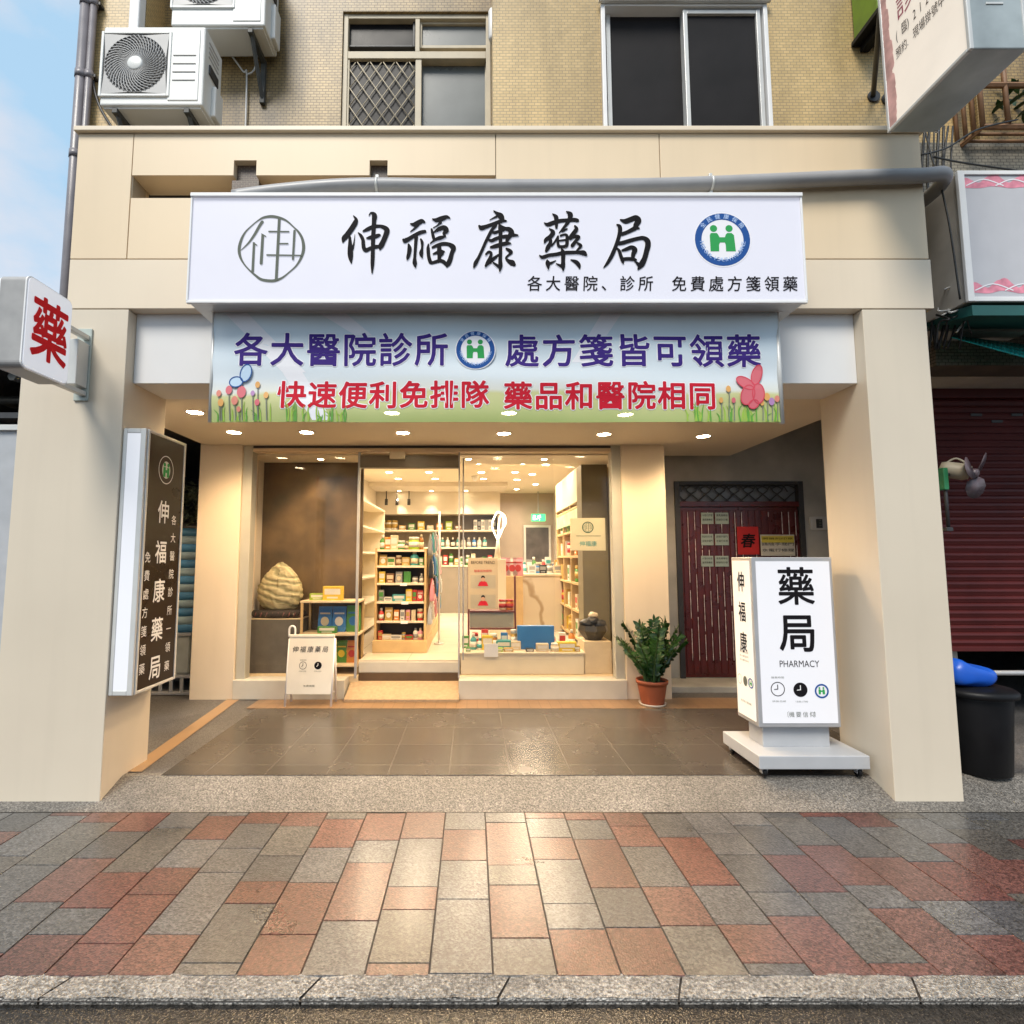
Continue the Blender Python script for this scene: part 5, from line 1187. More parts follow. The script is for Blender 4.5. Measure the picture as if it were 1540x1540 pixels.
for v in bm.verts:
    c = v.co.copy(); sp_ = lambda q, e: math.copysign(abs(q) ** e, q)
    hump = .055 + .06 / (1 + math.exp((c.x + .15) * 9))
    v.co = Vector((sp_(c.x, .6) * .155 * (1 - .12 * max(0, c.z)), sp_(c.y, .6) * .115, sp_(c.z, .75) * (hump if c.z > 0 else .075) + .005 * math.sin(c.x * 8 + c.y * 6)))
bm.verts.index_update(); m.add([(v.co.x + bxc - .05, v.co.y + byc - .02, v.co.z + zt2 + .11) for v in bm.verts], [[v.index for v in f.verts] for f in bm.faces], M_BLUEBAG, True); bm.free()
tag(build('plastic_bundle', m), 'crumpled bright blue plastic bundle lying on the black bin lid', 'bag')
m = MB(); m.tube([(3.3, 4.35, at(1450, 1012, 4.35)[1]), (6, 4.35, at(1450, 1012, 4.35)[1])], .02, M_ALU, 10); m.tube([(5.4, 4.35, .09), (5.4, 4.35, .87)], .02, M_ALU, 10)
tag(build('metal_rail', m), 'grey metal rail behind the black bin below the shutter', 'rail')

# ------------------------------------------------------------------ residential door
P = thing('residential_door', ((dX0 + dX1) / 2, YD, FL + .05), 'dark red metal door with white strips and small plates, ironwork transom above', 'door')
fwd = .06
m = MB(); m.bbox(dX0, dX0 + fwd, YD - .02, YD + .1, FL + .055, dZ1, M_DARK); m.bbox(dX1 - fwd, dX1, YD - .02, YD + .1, FL + .055, dZ1, M_DARK); m.bbox(dX0 + fwd, dX1 - fwd, YD - .018, YD + .1, dZ1 - .04, dZ1, M_DARK)
zt3 = at(1100, 762, YD)[1]; m.bbox(dX0 + fwd, dX1 - fwd, YD - .016, YD + .1, zt3, zt3 + .06, M_DOOR); build('frame', m, P)
xm = (dX0 + dX1) / 2
for a, b_ in ((dX0 + fwd, xm - .002), (xm + .002, dX1 - fwd)):
    m = MB(); m.bbox(a + .002, b_, YD + .02, YD + .06, FL + .06, zt3 - .002, M_DOOR)
    k = a + .03
    while k < b_ - .03: m.bbox(k, k + .05, YD + .008, YD + .022, FL + .10, zt3 - .04, M_DOOR, .006); k += .078
    build('leaf', m, P)
m = MB(); rs = random.Random(8)
k = dX0 + fwd + .09
while k < dX1 - fwd - .03:
    segs = 4; zz = FL + .25
    for q in range(segs):
        z2 = zz + rs.uniform(.28, .6); z2 = min(z2, zt3 - .06)
        if z2 - zz > .05 and not (k > dX0 + .45 and 1.25 < (zz + z2) / 2 < 2.0 and rs.random() < .6): m.box(k, k + .006, YD + .0065, YD + .010, zz, z2, M_DOORSTRIP)
        zz = z2 + rs.uniform(.01, .12)
    k += .078
build('silver_strips', m, P)
m = MB(); m.box(dX0 + fwd, dX1 - fwd, YD + .05, YD + .06, zt3 + .06, dZ1 - .04, mat('dim transom glass', (0.16, 0.17, 0.18), .35, var=.2)); build('transom_pane', m, P)
m = MB(); w_ = dX1 - dX0 - 2 * fwd; h_ = dZ1 - .04 - zt3 - .06
for k in range(16):
    a0 = dX0 + fwd + w_ * (k + .3) / 16.5; s_ = 1 if k % 2 else -1
    m.tube(smooth_path([(a0 - .06 * s_, YD + .02, zt3 + .06), (a0 + .03 * s_, YD + .02, zt3 + .06 + h_ * .4), (a0 + .10 * s_, YD + .02, zt3 + .06 + h_ * .75), (a0 - .02 * s_, YD + .02, zt3 + .06 + h_ * .98), (a0 - .08 * s_, YD + .02, zt3 + .06 + h_ * .6)]), .007, M_DARK, 5)
build('iron_scrollwork', m, P)
nb = 0
def plate(u0, v0, u1, v1, mt, label, nm='notice', lines=3, dz=0.0, ink=M_BLACK):
    Y_ = YD + .004 - dz; x0, z1 = at(u0, v0, Y_); x1, z0 = at(u1, v1, Y_)
    mb = MB(); mb.bbox(x0, x1, Y_ - .004, Y_, z0, z1, mt, .0015); f = wallface(Y_ - .004)
    for i in range(lines):
        h = (z1 - z0) / (lines + .6); mb2 = put_line(mb, f, ['水電行修理', '通馬桶專線', '開鎖刻印章', '請隨手關門'][(nb + i) % 4], x0 + .012, x1 - .012, z1 - h * (i + 1) + h * .12, z1 - h * (i + .35) , ink, d=.0012)
    return tag(build(nm, mb), label, 'notice', None)
M_PLATE = mat('pale green plate', (0.34, 0.42, 0.38), .5, var=.1)
rowsn = ['top', 'middle', 'bottom']
for r_, (v0, v1) in enumerate(((771, 788), (803, 820), (836, 852))):
    for c_, (u0, u1) in enumerate(((1054, 1073), (1075, 1096))):
        plate(u0, v0, u1, v1, M_PLATE, f'{["left", "right"][c_]} pale green plate in the {rowsn[r_]} row on the dark red door', 'door_plate', 2); nb += 1
p_ = plate(1108, 792, 1142, 834, mat('red paper', (0.45, 0.012, 0.01), .6), 'bright red paper with black brush writing on the dark red door', 'red_paper', 0, .012)
x0, z1 = at(1108, 792, YD - .01); x1, z0 = at(1142, 834, YD - .01)
m = MB(); put_char(m, wallface(YD - .0125), '春', (x0 + x1) / 2, (z0 + z1) / 2, .17, .17, M_BLACK, off=.02, shear=.2); o = build('writing', m, p_, recalc=False)
plate(1143, 804, 1196, 836, mat('white notice paper', (0.48, 0.46, 0.40), .6), 'white printed notice beside the red paper on the door', 'notice', 3, .012)
p_ = plate(1145, 806, 1194, 816, mat('yellow notice strip', (0.50, 0.42, 0.05), .6), 'yellow strip stuck along the top of the white notice', 'notice_strip', 1, .020)
x0, z1 = at(1216, 777, YD); x1, z0 = at(1242, 797, YD)
P = thing('intercom', ((x0 + x1) / 2, YD, z0), 'small grey intercom box on the wall right of the red door', 'intercom')
m = MB(); m.bbox(x0, x1, YD - .035, YD, z0, z1, M_ALU_LT, .006); build('case', m, P)
m = MB(); m.bbox(x0 + .06, x1 - .06, YD - .042, YD - .034, z0 + .02, z1 - .03, M_DARK)
for k in range(3): m.bbox(x0 + .09, x0 + .115, YD - .046, YD - .041, z0 + .04 + k * .03, z0 + .055 + k * .03, M_SAGE, .002)
build('button_panel', m, P)

# ------------------------------------------------------------------ potted plant
pcx, pcy = 1.735, 5.22
P = thing('potted_plant', (pcx, pcy, FL), 'bushy dark green plant in a round terracotta pot at the right shop column', 'plant')
m = MB(); m.lathe([(.0001, .012), (.10, .012), (.108, .03), (.134, .18), (.137, .205), (.148, .205), (.150, .238), (.138, .238), (.132, .215), (.0001, .215)], (pcx, pcy, FL), M_TERRA, 36); build('pot', m, P)
m = MB(); m.lathe([(.0001, 0), (.115, 0), (.128, .024), (.122, .024), (.11, .01)], (pcx, pcy, FL), mat('pale saucer', (0.55, 0.50, 0.44), .5), 36); build('saucer', m, P)
m = MB(); m.lathe([(.132, .216), (.08, .224), (.0001, .228)], (pcx, pcy, FL), M_SOIL, 24); build('soil', m, P)
ms, ml = MB(), MB(); rp = random.Random(17)
for k in range(34):
    a = 2 * PI * k / 34 * 3.1 + rp.uniform(-.2, .2); lean = rp.uniform(.05, .34) * (1 if k % 4 else .4); h = rp.uniform(.36, .62) - lean * .5
    b0 = Vector((pcx + 0.07 * math.cos(a) * rp.random(), pcy + 0.07 * math.sin(a) * rp.random(), FL + .22))
    pts = smooth_path([tuple(b0), tuple(b0 + Vector((lean * .3 * math.cos(a), lean * .3 * math.sin(a), h * .45))), tuple(b0 + Vector((lean * math.cos(a), lean * math.sin(a), h)))], 9)
    ms.tube(pts, [.011 - .007 * i / len(pts) for i in range(len(pts))], M_STEM, 6)
    for i in range(4, len(pts)):
        d = (Vector(pts[min(i + 1, len(pts) - 1)]) - Vector(pts[i - 1])).normalized(); sd = d.cross(Vector((math.cos(a), math.sin(a), .3))).normalized()
        for s_ in (-1, 1):
            dv = d * .55 + sd * s_ + Vector((rp.uniform(-.3, .3), rp.uniform(-.3, .3), rp.uniform(-.1, .3)))
            leafblade(ml, pts[i], dv, rp.uniform(.06, .09), rp.uniform(.028, .040), M_LEAF, Vector((math.cos(a), math.sin(a), .5)))
    leafblade(ml, pts[-1], d, .08, .028, M_LEAF, Vector((math.cos(a), math.sin(a), .5)))
build('stems', ms, P); build('foliage', ml, P, recalc=False)

# ------------------------------------------------------------------ things in the gap on the left
m = MB(); m.box(-9, -2.99, 4.55, 4.62, -.05, at(5, 643, 4.55)[1], mat('grey sheet fence', (0.40, 0.42, 0.45), .5, var=.08)); m.bbox(-9, -2.99, 4.52, 4.56, at(5, 643, 4.55)[1] - .03, at(5, 643, 4.55)[1] + .02, M_ALU_LT)
tag(build('sheet_fence', m), 'pale grey metal fence at the left edge beyond the left pillar', 'fence')
P = thing('lean_to_roof', (-5, 6, 2.9), 'dark lean-to roof with steel rafters in the shadow left of the pharmacy', 'roof')
zr0, zr1 = at(5, 600, 4.8)[1], at(5, 558, 4.8)[1]
m = MB(); m.prism([(4.75, zr1 + .05), (12.5, zr1 + .55), (12.5, zr1 + .5), (4.75, zr1)], -9, -2.99, M_DARK, 'x'); m.box(-9, -2.99, 12.4, 12.5, -.05, zr1 + .5, M_DARK); m.box(-9, -8.9, 4.7, 12.4, -.05, zr1 + .3, M_DARK); build('sheet', m, P)
m = MB()
for k in range(6): m.tube([(-3.3 - k * 1.0, 4.8, zr1 - .05), (-3.3 - k * 1.0, 12.2, zr1 + .4)], .04, M_RUST, 6)
for y_ in (5.4, 7.4): m.tube([(-9, y_, zr1 - .1), (-3.0, y_, zr1 - .1)], .05, M_RUST, 6)
m.tube([(-3.3, 4.8, zr1 - .05), (-2.99 - 1.6, 4.8, zr0 - .5)], .03, M_RUST, 6)
build('rafter', m, P)
m = MB(); m.box(-3.7, -2.85, 8.2, 8.3, .05, 3.2, M_CONC); m.box(-3.0, -2.9, 5.9, 6.0, .05, 3.2, M_CONC)
m.box(-4.4, -2.79, 4.62, 8.3, 2.75, 2.8, M_DARK); tag(build('passage_wall', m), 'dim concrete passage wall and lid behind the brown light box', 'wall')
gX = -3.18
P = thing('striped_bag', (gX, 5.75, .95), 'tall blue and white striped woven bag in the gap behind the brown light box', 'bag')
m = MB()
for k in range(13):
    z_ = .72 + k * .085; mt = [mat('blue bag weave', (0.04, 0.16, 0.30), .6, var=.2), mat('pale bag weave', (0.22, 0.30, 0.33), .6, var=.2)][k % 2]
    wv = .012 * math.sin(k * 1.3); m.lathe([(.30 + wv, 0), (.315, .04), (.30 + .012 * math.sin(k * 1.3 + 1.3), .085)], (gX, 5.85, z_), mt, 20, sy=.7)
m.lathe([(.30, 0), (.2, .06), (.0001, .09)], (gX, 5.85, .72 + 13 * .085), M_DARK, 20, sy=.7); build('body', m, P)
P = thing('white_cabinet', (gX, 5.85, .2), 'dull white metal box standing under the striped blue bag', 'box')
m = MB(); m.bbox(gX - .36, gX + .22, 5.62, 6.1, .30, .70, mat('dull white sheet', (0.36, 0.39, 0.38), .5, var=.15), .02); m.bbox(gX - .38, gX + .24, 5.60, 6.12, .695, .722, M_ALU, .006); build('case', m, P)
m = MB(); m.tube([(gX - .05, 5.616, .6), (gX + .05, 5.616, .6)], .008, M_DARK, 6); build('handle', m, P)
P = thing('crate', (gX, 5.8, .1), 'grey open sided crate on the ground carrying the dull white box', 'crate')
m = MB()
for z_ in (.10, .27): m.bbox(gX - .40, gX + .30, 5.58, 6.12, z_, z_ + .028, M_GREYPAINT)
for k in range(7):
    x_ = gX - .39 + k * .11
    m.bbox(x_, x_ + .03, 5.585, 5.61, .128, .27, M_GREYPAINT)
for k in range(5): m.bbox(gX + .272, gX + .297, 5.60 + k * .11, 5.63 + k * .11, .128, .27, M_GREYPAINT)
build('frame', m, P)
m = MB(); rg = random.Random(2)
for k in range(900):
    a = rg.uniform(0, 2 * PI); r_ = math.sqrt(rg.random()); leafblade(m, (gX + .42 * r_ * math.cos(a), 5.85 + rg.uniform(-.15, .15), 2.08 + .24 * r_ * math.sin(a)), (rg.uniform(-1, 1), rg.uniform(-1, .2), rg.uniform(-1, 1)), .055, .04, mat('dusty leaf', (0.10, 0.125, 0.085), .6, var=.3))
tag(build('hanging_plant', m, recalc=False), 'dusty grey green leaf bundle stored above the striped bag', 'plant')
# ------------------------------------------------------------------ goods and fittings in the shop
_PK = {}
def hue(n):
    C = dict(green=(0.06, 0.22, 0.04), lime=(0.28, 0.42, 0.03), red=(0.42, 0.03, 0.025), orange=(0.55, 0.20, 0.03), yellow=(0.62, 0.44, 0.04), blue=(0.03, 0.16, 0.42), teal=(0.05, 0.28, 0.28), white=(0.66, 0.63, 0.56), cream=(0.60, 0.50, 0.33), brown=(0.16, 0.07, 0.025), black=(0.02, 0.02, 0.02), grey=(0.24, 0.24, 0.23), pink=(0.60, 0.26, 0.30), gold=(0.42, 0.27, 0.06), amber=(0.30, 0.12, 0.02), silver=(0.45, 0.46, 0.48))
    return mat(n + ' packaging', C[n], .4, var=.06)
def pack(kind, col, w_, d_, h, lab='white'):
    """mesh for one article, standing on z = 0, front towards -y"""
    key = (kind, col, round(w_, 3), round(d_, 3), round(h, 3), lab)
    if key in _PK: return _PK[key]
    mb = MB(); c, l = hue(col), hue(lab)
    if kind == 'box':
        mb.bbox(-w_ / 2, w_ / 2, -d_ / 2, d_ / 2, 0, h, c, .003); mb.box(-w_ * .40, w_ * .40, -d_ / 2 - .001, -d_ / 2 + .002, h * .42, h * .82, l); mb.box(-w_ * .28, w_ * .28, -d_ / 2 - .0012, -d_ / 2 + .002, h * .14, h * .26, l)
    elif kind == 'bottle':
        r = w_ / 2; mb.lathe([(.0001, 0), (r * .92, 0), (r, h * .04), (r, h * .58), (r * .85, h * .70), (r * .40, h * .78), (r * .38, h * .82)], (0, 0, 0), c, 18); mb.lathe([(r * .46, h * .81), (r * .46, h * .97), (r * .40, h), (.0001, h)], (0, 0, 0), l, 16); mb.lathe([(r * 1.01, h * .16), (r * 1.01, h * .50)], (0, 0, 0), l, 18)
    elif kind == 'jar':
        r = w_ / 2; mb.lathe([(.0001, 0), (r * .95, 0), (r, h * .06), (r, h * .74), (r * .86, h * .80)], (0, 0, 0), c, 18); mb.lathe([(r * .92, h * .79), (r * .92, h * .98), (r * .86, h), (.0001, h)], (0, 0, 0), l, 18); mb.lathe([(r * 1.01, h * .22), (r * 1.01, h * .62)], (0, 0, 0), l, 18)
    elif kind == 'pouch':
        rows = [(0, .9, .9), (.12, 1, 1), (.5, .98, .85), (.82, .94, .35), (.92, .98, .08), (1, .98, .06)]
        vs = []
        for f, a, b_ in rows: vs += [(-w_ / 2 * a, -d_ / 2 * b_, h * f), (w_ / 2 * a, -d_ / 2 * b_, h * f), (w_ / 2 * a, d_ / 2 * b_, h * f), (-w_ / 2 * a, d_ / 2 * b_, h * f)]
        fs = [(0, 1, 2, 3), (20, 21, 22, 23)] + [(4 * i + k, 4 * i + (k + 1) % 4, 4 * i + 4 + (k + 1) % 4, 4 * i + 4 + k) for i in range(5) for k in range(4)]
        mb.add(vs, fs, c)
        mb.add([(w_ * .30 * math.cos(2 * PI * t / 14), -d_ / 2 * .93 - .002, h * .42 + w_ * .33 * math.sin(2 * PI * t / 14)) for t in range(14)], [tuple(range(14))], l); mb.box(-w_ * .36, w_ * .36, -d_ / 2 * .75, -d_ / 2 * .6, h * .70, h * .76, l)
    me_o = build('article', mb, base=(0, 0, 0)); me = me_o.data; bpy.data.objects.remove(me_o)
    _PK[key] = me
    return me
NM = dict(box='medicine_box', bottle='bottle', jar='jar', pouch='refill_pouch')
WD = dict(box='box', bottle='bottle', jar='jar', pouch='pouch')
def article(kind, col, x, y, z, w_, d_, h, label, group, lab='white', rz=0):
    o = bpy.data.objects.new(NM[kind], pack(kind, col, w_, d_, h, lab)); COL.objects.link(o); o.location = (x, y, z); o.rotation_euler.z = rz
    return tag(o, label, WD[kind], group)
ORD = ['first', 'second', 'third', 'fourth', 'fifth', 'sixth', 'seventh', 'eighth', 'ninth', 'tenth', 'eleventh', 'twelfth']

# left display window: plinth, wrapped stone on a dark cushion, low shelf
X0_, Z1_ = at(378, 931, 5.78); X1_ = at(455, 931, 5.78)[0]
m = MB(); m.bbox(X0_, X1_, 5.72, 5.98, ZD, Z1_, M_CONC, .004); m.bbox(X0_ - .004, X1_ + .004, 5.715, 5.985, Z1_, Z1_ + .012, M_WOODPALE)
tag(build('plinth', m), 'square grey concrete plinth in the left end of the display window', 'plinth')
m = MB(); xc = (X0_ + X1_) / 2
m.lathe([(.0001, 0), (.26, 0), (.30, .02), (.305, .05), (.28, .078), (.1, .085), (.0001, .086)], (xc, 5.84, Z1_ + .012), mat('black velvet', (0.012, 0.008, 0.008), .8, var=.3), 32, sy=.45); 
for k in range(9): m.tube([(xc - .22 + k * .06, 5.84 - .125, Z1_ + .03), (xc - .20 + k * .06, 5.84 - .13, Z1_ + .075)], .006, mat('dark rose embroidery', (0.12, 0.03, 0.03), .7), 4)
tag(build('cushion', m), 'flat black cushion with dark red embroidery on the grey plinth', 'cushion')
cloth = bpy.data.materials.new('wavy printed wrapping cloth'); cloth.use_nodes = True; t = cloth.node_tree; b = t.nodes['Principled BSDF']; b.inputs['Roughness'].default_value = .55
tc = t.nodes.new('ShaderNodeTexCoord'); mp = t.nodes.new('ShaderNodeMapping'); mp.inputs['Rotation'].default_value = (0, R(-35), 0); mp.inputs['Scale'].default_value = (.5, .5, 1.3); t.links.new(tc.outputs['Object'], mp.inputs[0])
wv_ = node(t, 'ShaderNodeTexWave', Scale=3.6, Distortion=11, Detail=4); wv_.bands_direction = 'Z'; t.links.new(mp.outputs[0], wv_.inputs['Vector'])
cr = t.nodes.new('ShaderNodeValToRGB'); cr.color_ramp.elements[0].position = .1; cr.color_ramp.elements[0].color = (.24, .225, .12, 1); cr.color_ramp.elements[1].position = .65; cr.color_ramp.elements[1].color = (.46, .40, .235, 1)  # wavy print that also puts the folds' light and dark into the colour
t.links.new(wv_.outputs['Fac'], cr.inputs['Fac']); t.links.new(cr.outputs[0], b.inputs['Base Color'])
bp = node(t, 'ShaderNodeBump', Strength=.45, Distance=.02); t.links.new(wv_.outputs['Fac'], bp.inputs['Height']); t.links.new(bp.outputs['Normal'], b.inputs['Normal'])
m = MB(); bm = bmesh.new(); bmesh.ops.create_icosphere(bm, subdivisions=5, radius=1)
from mathutils import noise as mnoise
for v in bm.verts:
    c = v.co.copy(); hgt = (c.z + 1) / 2; an = math.atan2(c.y, c.x)
    rad = 1.10 - .50 * max(0, hgt - .1) ** 1.7
    q = Vector((c.x * 2.6 + 1.2 * c.z, c.y * 2.6, c.z * 1.7 - .6 * c.x))
    crease = (1 - min(1, abs(mnoise.noise(q)) * 3.6)) ** 2 * .10 + (1 - min(1, abs(mnoise.noise(q * 2.3 + Vector((7, 1, 3)))) * 3.5)) ** 2 * .05
    n_ = mnoise.noise(c * 1.3) * .05 + crease
    v.co = Vector((c.x * rad * (1 + n_) + (.16 if c.x < 0 else -.05) * max(0, hgt - .2), c.y * rad * (1 + n_), max(-.86, c.z * (1 + n_ * .4))))
bm.verts.index_update()
zb3 = Z1_ + .098; hs = (at(420, 846, 5.84)[1] - zb3) / 1.86
m.add([(xc + .0 + v.co.x * .235, 5.85 + v.co.y * .10, zb3 + (v.co.z + .86) * hs) for v in bm.verts], [[v.index for v in f.verts] for f in bm.faces], cloth, True); bm.free()
tag(build('wrapped_stone', m), 'rounded cloth wrapped stone with creases on the black cushion', 'stone')
# low open shelf
lx0, lz = at(455, 903, 5.72); lx1 = at(541, 903, 5.72)[0]
lm, lb = at(500, 952, 5.72)[1], at(500, 998, 5.72)[1]
P = thing('low_shelf', ((lx0 + lx1) / 2, 5.8, ZD), 'low pale wooden open shelf beside the shop doorway', 'shelf')
m = MB()
for x_ in (lx0, lx1 - .025):
    for y_ in (5.66, 5.95): m.bbox(x_, x_ + .025, y_, y_ + .025, ZD, lz, M_WOOD)
build('leg_frame', m, P)
for z_ in (lz, lm, lb): m = MB(); m.bbox(lx0 - .008, lx1 + .008, 5.655, 5.98, z_ - .022, z_, M_WOODPALE); build('shelf_board', m, P)
wsh = lx1 - lx0
g_ = 'goods on the low window shelf'
for i, (k, c, f, h, w_, wd) in enumerate((('pouch', 'blue', .36, .27, .15, 'blue'), ('pouch', 'blue', .61, .27, .15, ''), ('pouch', 'green', .86, .28, .15, ''))):
    article(k, c, lx0 + wsh * f, 5.84, lm, w_, .07, h, [f'blue refill pouch nearest the middle post on the low shelf', 'blue refill pouch between a blue and a green one on the low shelf', 'green refill pouch at the right end of the low shelf'][i], g_, ['cream', 'white', 'blue'][i])
article('box', 'green', lx0 + wsh * .45, 5.72, lm, .2, .06, .07, 'small green carton lying before the blue pouches on the low shelf', g_)
for i, (c, f) in enumerate((('lime', .52), ('green', .68), ('orange', .86))): article('pouch', c, lx0 + wsh * f, 5.80, lb, .12, .07, .23, f'{c} refill pouch on the bottom board of the low shelf', g_, 'yellow' if c != 'orange' else 'red')
article('box', 'yellow', lx0 + wsh * .52, 5.76, lz, .21, .08, .15, 'yellow carton with a white label on top of the low shelf', g_)
article('box', 'lime', lx0 + wsh * .24, 5.80, lz, .17, .09, .07, 'flat lime green carton left of the yellow one on top of the shelf', g_)

# tall display rack in the middle of the shop
GY = 6.1
rx0, rx1 = at(563, 900, GY)[0], at(641, 900, GY)[0]
lev = [at(600, v, GY)[1] for v in (827, 851, 877, 905, 934, 963)]
P = thing('display_rack', ((rx0 + rx1) / 2, GY + .28, ZF), 'tall oak display rack full of goods facing the doorway', 'rack')
m = MB(); m.bbox(rx0, rx0 + .025, GY, GY + 2.1, ZF, lev[0] + .02, M_WOOD); m.bbox(rx1 - .025, rx1, GY, GY + 2.1, ZF, lev[0] + .02, M_WOOD); build('side_panel', m, P)
m = MB(); m.box(rx0 + .025, rx1 - .025, GY + .26, GY + .28, ZF + .1, lev[0], mat('dark rack back', (0.05, 0.033, 0.02), .5)); build('back_panel', m, P)
m = MB(); m.bbox(rx0 - .01, rx1 + .012, GY - .03, GY + 2.11, ZF + .001, lev[5], M_WOOD); build('base', m, P)
for z_ in lev[:5]: m = MB(); m.bbox(rx0 + .026, rx1 - .026, GY + .004, GY + .55, z_ - .016, z_, M_WOODPALE); m.bbox(rx0 + .026, rx1 - .026, GY - .002, GY + .006, z_ - .022, z_ + .004, M_CREAM); build('shelf_board', m, P)
rk = random.Random(31)
specs = [
 [('bottle', 'green', .07, .17), ('box', 'orange', .075, .15), ('box', 'cream', .085, .17), ('jar', 'green', .09, .11), ('bottle', 'black', .06, .10), ('jar', 'lime', .13, .15), ('bottle', 'amber', .055, .18)],
 [('pouch', 'gold', .09, .13), ('box', 'cream', .09, .10), ('jar', 'brown', .07, .12), ('box', 'gold', .09, .10), ('bottle', 'teal', .10, .17), ('box', 'green', .05, .10)],
 [('box', 'yellow', .07, .13), ('box', 'brown', .09, .11), ('pouch', 'grey', .08, .13), ('box', 'green', .08, .13), ('jar', 'white', .07, .07), ('bottle', 'grey', .045, .11)],
 [('box', 'grey', .06, .13), ('box', 'white', .09, .05), ('box', 'teal', .15, .08), ('box', 'yellow', .07, .14), ('box', 'red', .05, .13), ('pouch', 'red', .07, .13)],
 [('bottle', 'red', .06, .14), ('pouch', 'gold', .09, .15), ('box', 'orange', .06, .12), ('box', 'white', .05, .12), ('box', 'pink', .05, .12), ('box', 'cream', .05, .12), ('jar', 'red', .07, .13)],
 [('box', 'red', .05, .10), ('box', 'cream', .10, .06), ('box', 'white', .13, .05), ('jar', 'grey', .05, .08), ('box', 'red', .09, .05), ('bottle', 'white', .06, .13), ('bottle', 'pink', .06, .13)]]
sn = ['top', 'second', 'third', 'fourth', 'fifth', 'lowest']
CN = dict(lime='light green', gold='golden', cream='cream coloured')
for i, row in enumerate(specs):
    n = len(row); span = rx1 - rx0 - .08
    tot = sum(r_[2] for r_ in row); gap = (span - tot) / max(1, n - 1); x_ = rx0 + .04
    seen = {}
    for k, (kd, c, w_, h) in enumerate(row):
        nm = f'{CN.get(c, c)} {WD[kd]}'; seen[nm] = seen.get(nm, 0) + 1
        nxt = f'beside the {CN.get(row[k - 1][1], row[k - 1][1])} {WD[row[k - 1][0]]}' if k else 'at the left end'
        article(kd, c, x_ + w_ / 2, GY + .07, lev[i], w_, .06, h, f'{nm} {nxt}, on the {sn[i]} shelf of the tall rack', 'goods on the tall display rack', rk.choice(['white', 'cream', 'gold', 'white', 'green']) if c != 'white' else 'grey')
        x_ += w_ + gap
# price tags belong to the rack
m = MB()
for v, u in ((877, 607), (905, 609), (934, 608)):
    x_, z_ = at(u, v, GY); m.bbox(x_ - .04, x_ + .04, GY - .008, GY - .003, z_ - .03, z_, M_WPRINT, .001)
build('price_tag', m, P)
# hanging packets on the right end of the rack
CH = ['grey', 'red', 'silver', 'blue', 'pink', 'teal', 'black', 'white']
names = ['grey', 'red', 'silver', 'blue', 'pink', 'teal', 'black', 'white']
k = 0
for r_ in range(4):
    for q in range(7):
        c = CH[(k * 5 + r_ * 3) % 8]; 
        o = article('pouch', c, rx1 + .035 + .012 * (k % 3), GY + .14 + q * .25, lev[0] - .06 - r_ * .265 + .03 * (q % 3), .19, .05, .25, f'{c} hanging packet, {ORD[q]} from the front in the {["top", "second", "third", "bottom"][r_]} row along the rack side', 'packets hanging along the side of the rack', CH[(k + 3) % 8], PI / 2); k += 1
m = MB(); m.tube([(rx1 + .11, GY + .6, ZF + .001), (rx1 + .11, GY + .6, 2.1)], .012, M_ALU_LT, 8); m.lathe([(.06, 0), (.06, .012)], (rx1 + .11, GY + .6, ZF + .001), M_ALU_LT, 16)
tag(build('display_pole', m), 'slim pale pole standing at the right corner of the tall rack', 'pole')
# left wall shelving
P = thing('wall_shelf', (-1.7, 7.2, ZF), 'white wall shelving along the left side of the shop', 'shelf')
m = MB(); m.bbox(-1.89, -1.50, 6.35, 6.38, ZF, 2.3, M_CREAM); m.bbox(-1.89, -1.50, 9.0, 9.03, ZF, 2.3, M_CREAM); build('side_panel', m, P)
for i in range(6): m = MB(); m.bbox(-1.89, -1.49, 6.38, 9.0, ZF + .05 + i * .36, ZF + .075 + i * .36, M_CREAM); build('shelf_board', m, P)
for i in range(5):
    for q in range(4):
        c = ['grey', 'black', 'white', 'brown', 'silver', 'black', 'pink'][(i * 3 + q) % 7]
        article('box', c, -1.58, 6.52 + q * .22, ZF + .0755 + i * .36, .14, .12, .20 + .03 * ((i + q) % 3), f'{c} box, {ORD[q]} from the doorway on the {["lowest", "second lowest", "middle", "second highest", "highest"][i]} left wall shelf', 'boxes on the left wall shelving', ['white', 'gold', 'grey'][(i + q) % 3], PI / 2)
# back wall cabinet shelves
P = thing('back_cabinet', (-.4, 10.6, ZF), 'long grey back cabinet with open shelves under the white bulkhead', 'cabinet')
cb0, cb1 = at(558, 800, 10.45)[0], at(748, 800, 10.45)[0]
M_GREYLAM = mat('warm grey laminate', (0.22, 0.19, 0.155), .45, var=.05)
m = MB(); m.box(cb0, cb1, 10.85, 10.9, ZF, bzb, M_GREYLAM); m.bbox(cb1, cb1 + .03, 10.42, 10.9, ZF, bzb, M_GREYLAM); build('back_panel', m, P)
cz = [at(650, v, 10.45)[1] for v in (797, 823, 850)]
for z_ in cz: m = MB(); m.bbox(cb0, cb1, 10.44, 10.85, z_ - .03, z_, M_CREAM); build('shelf_board', m, P)
m = MB(); m.bbox(cb0, cb1, 10.46, 10.85, ZF, cz[2] - .03, M_GREYLAM); build('base_cabinet', m, P)
for i, u in enumerate((566, 575, 584, 593)): article('jar', 'white', at(u, 797, 10.55)[0], 10.6, cz[0], .12, .12, .20, f'white jar with a gold lid, {ORD[i]} from the left on the back cabinet top shelf', 'jars on the back cabinet', 'gold')
for i, (u, c) in enumerate(((856 - 0 - 0 - 0, 'white'),)): pass
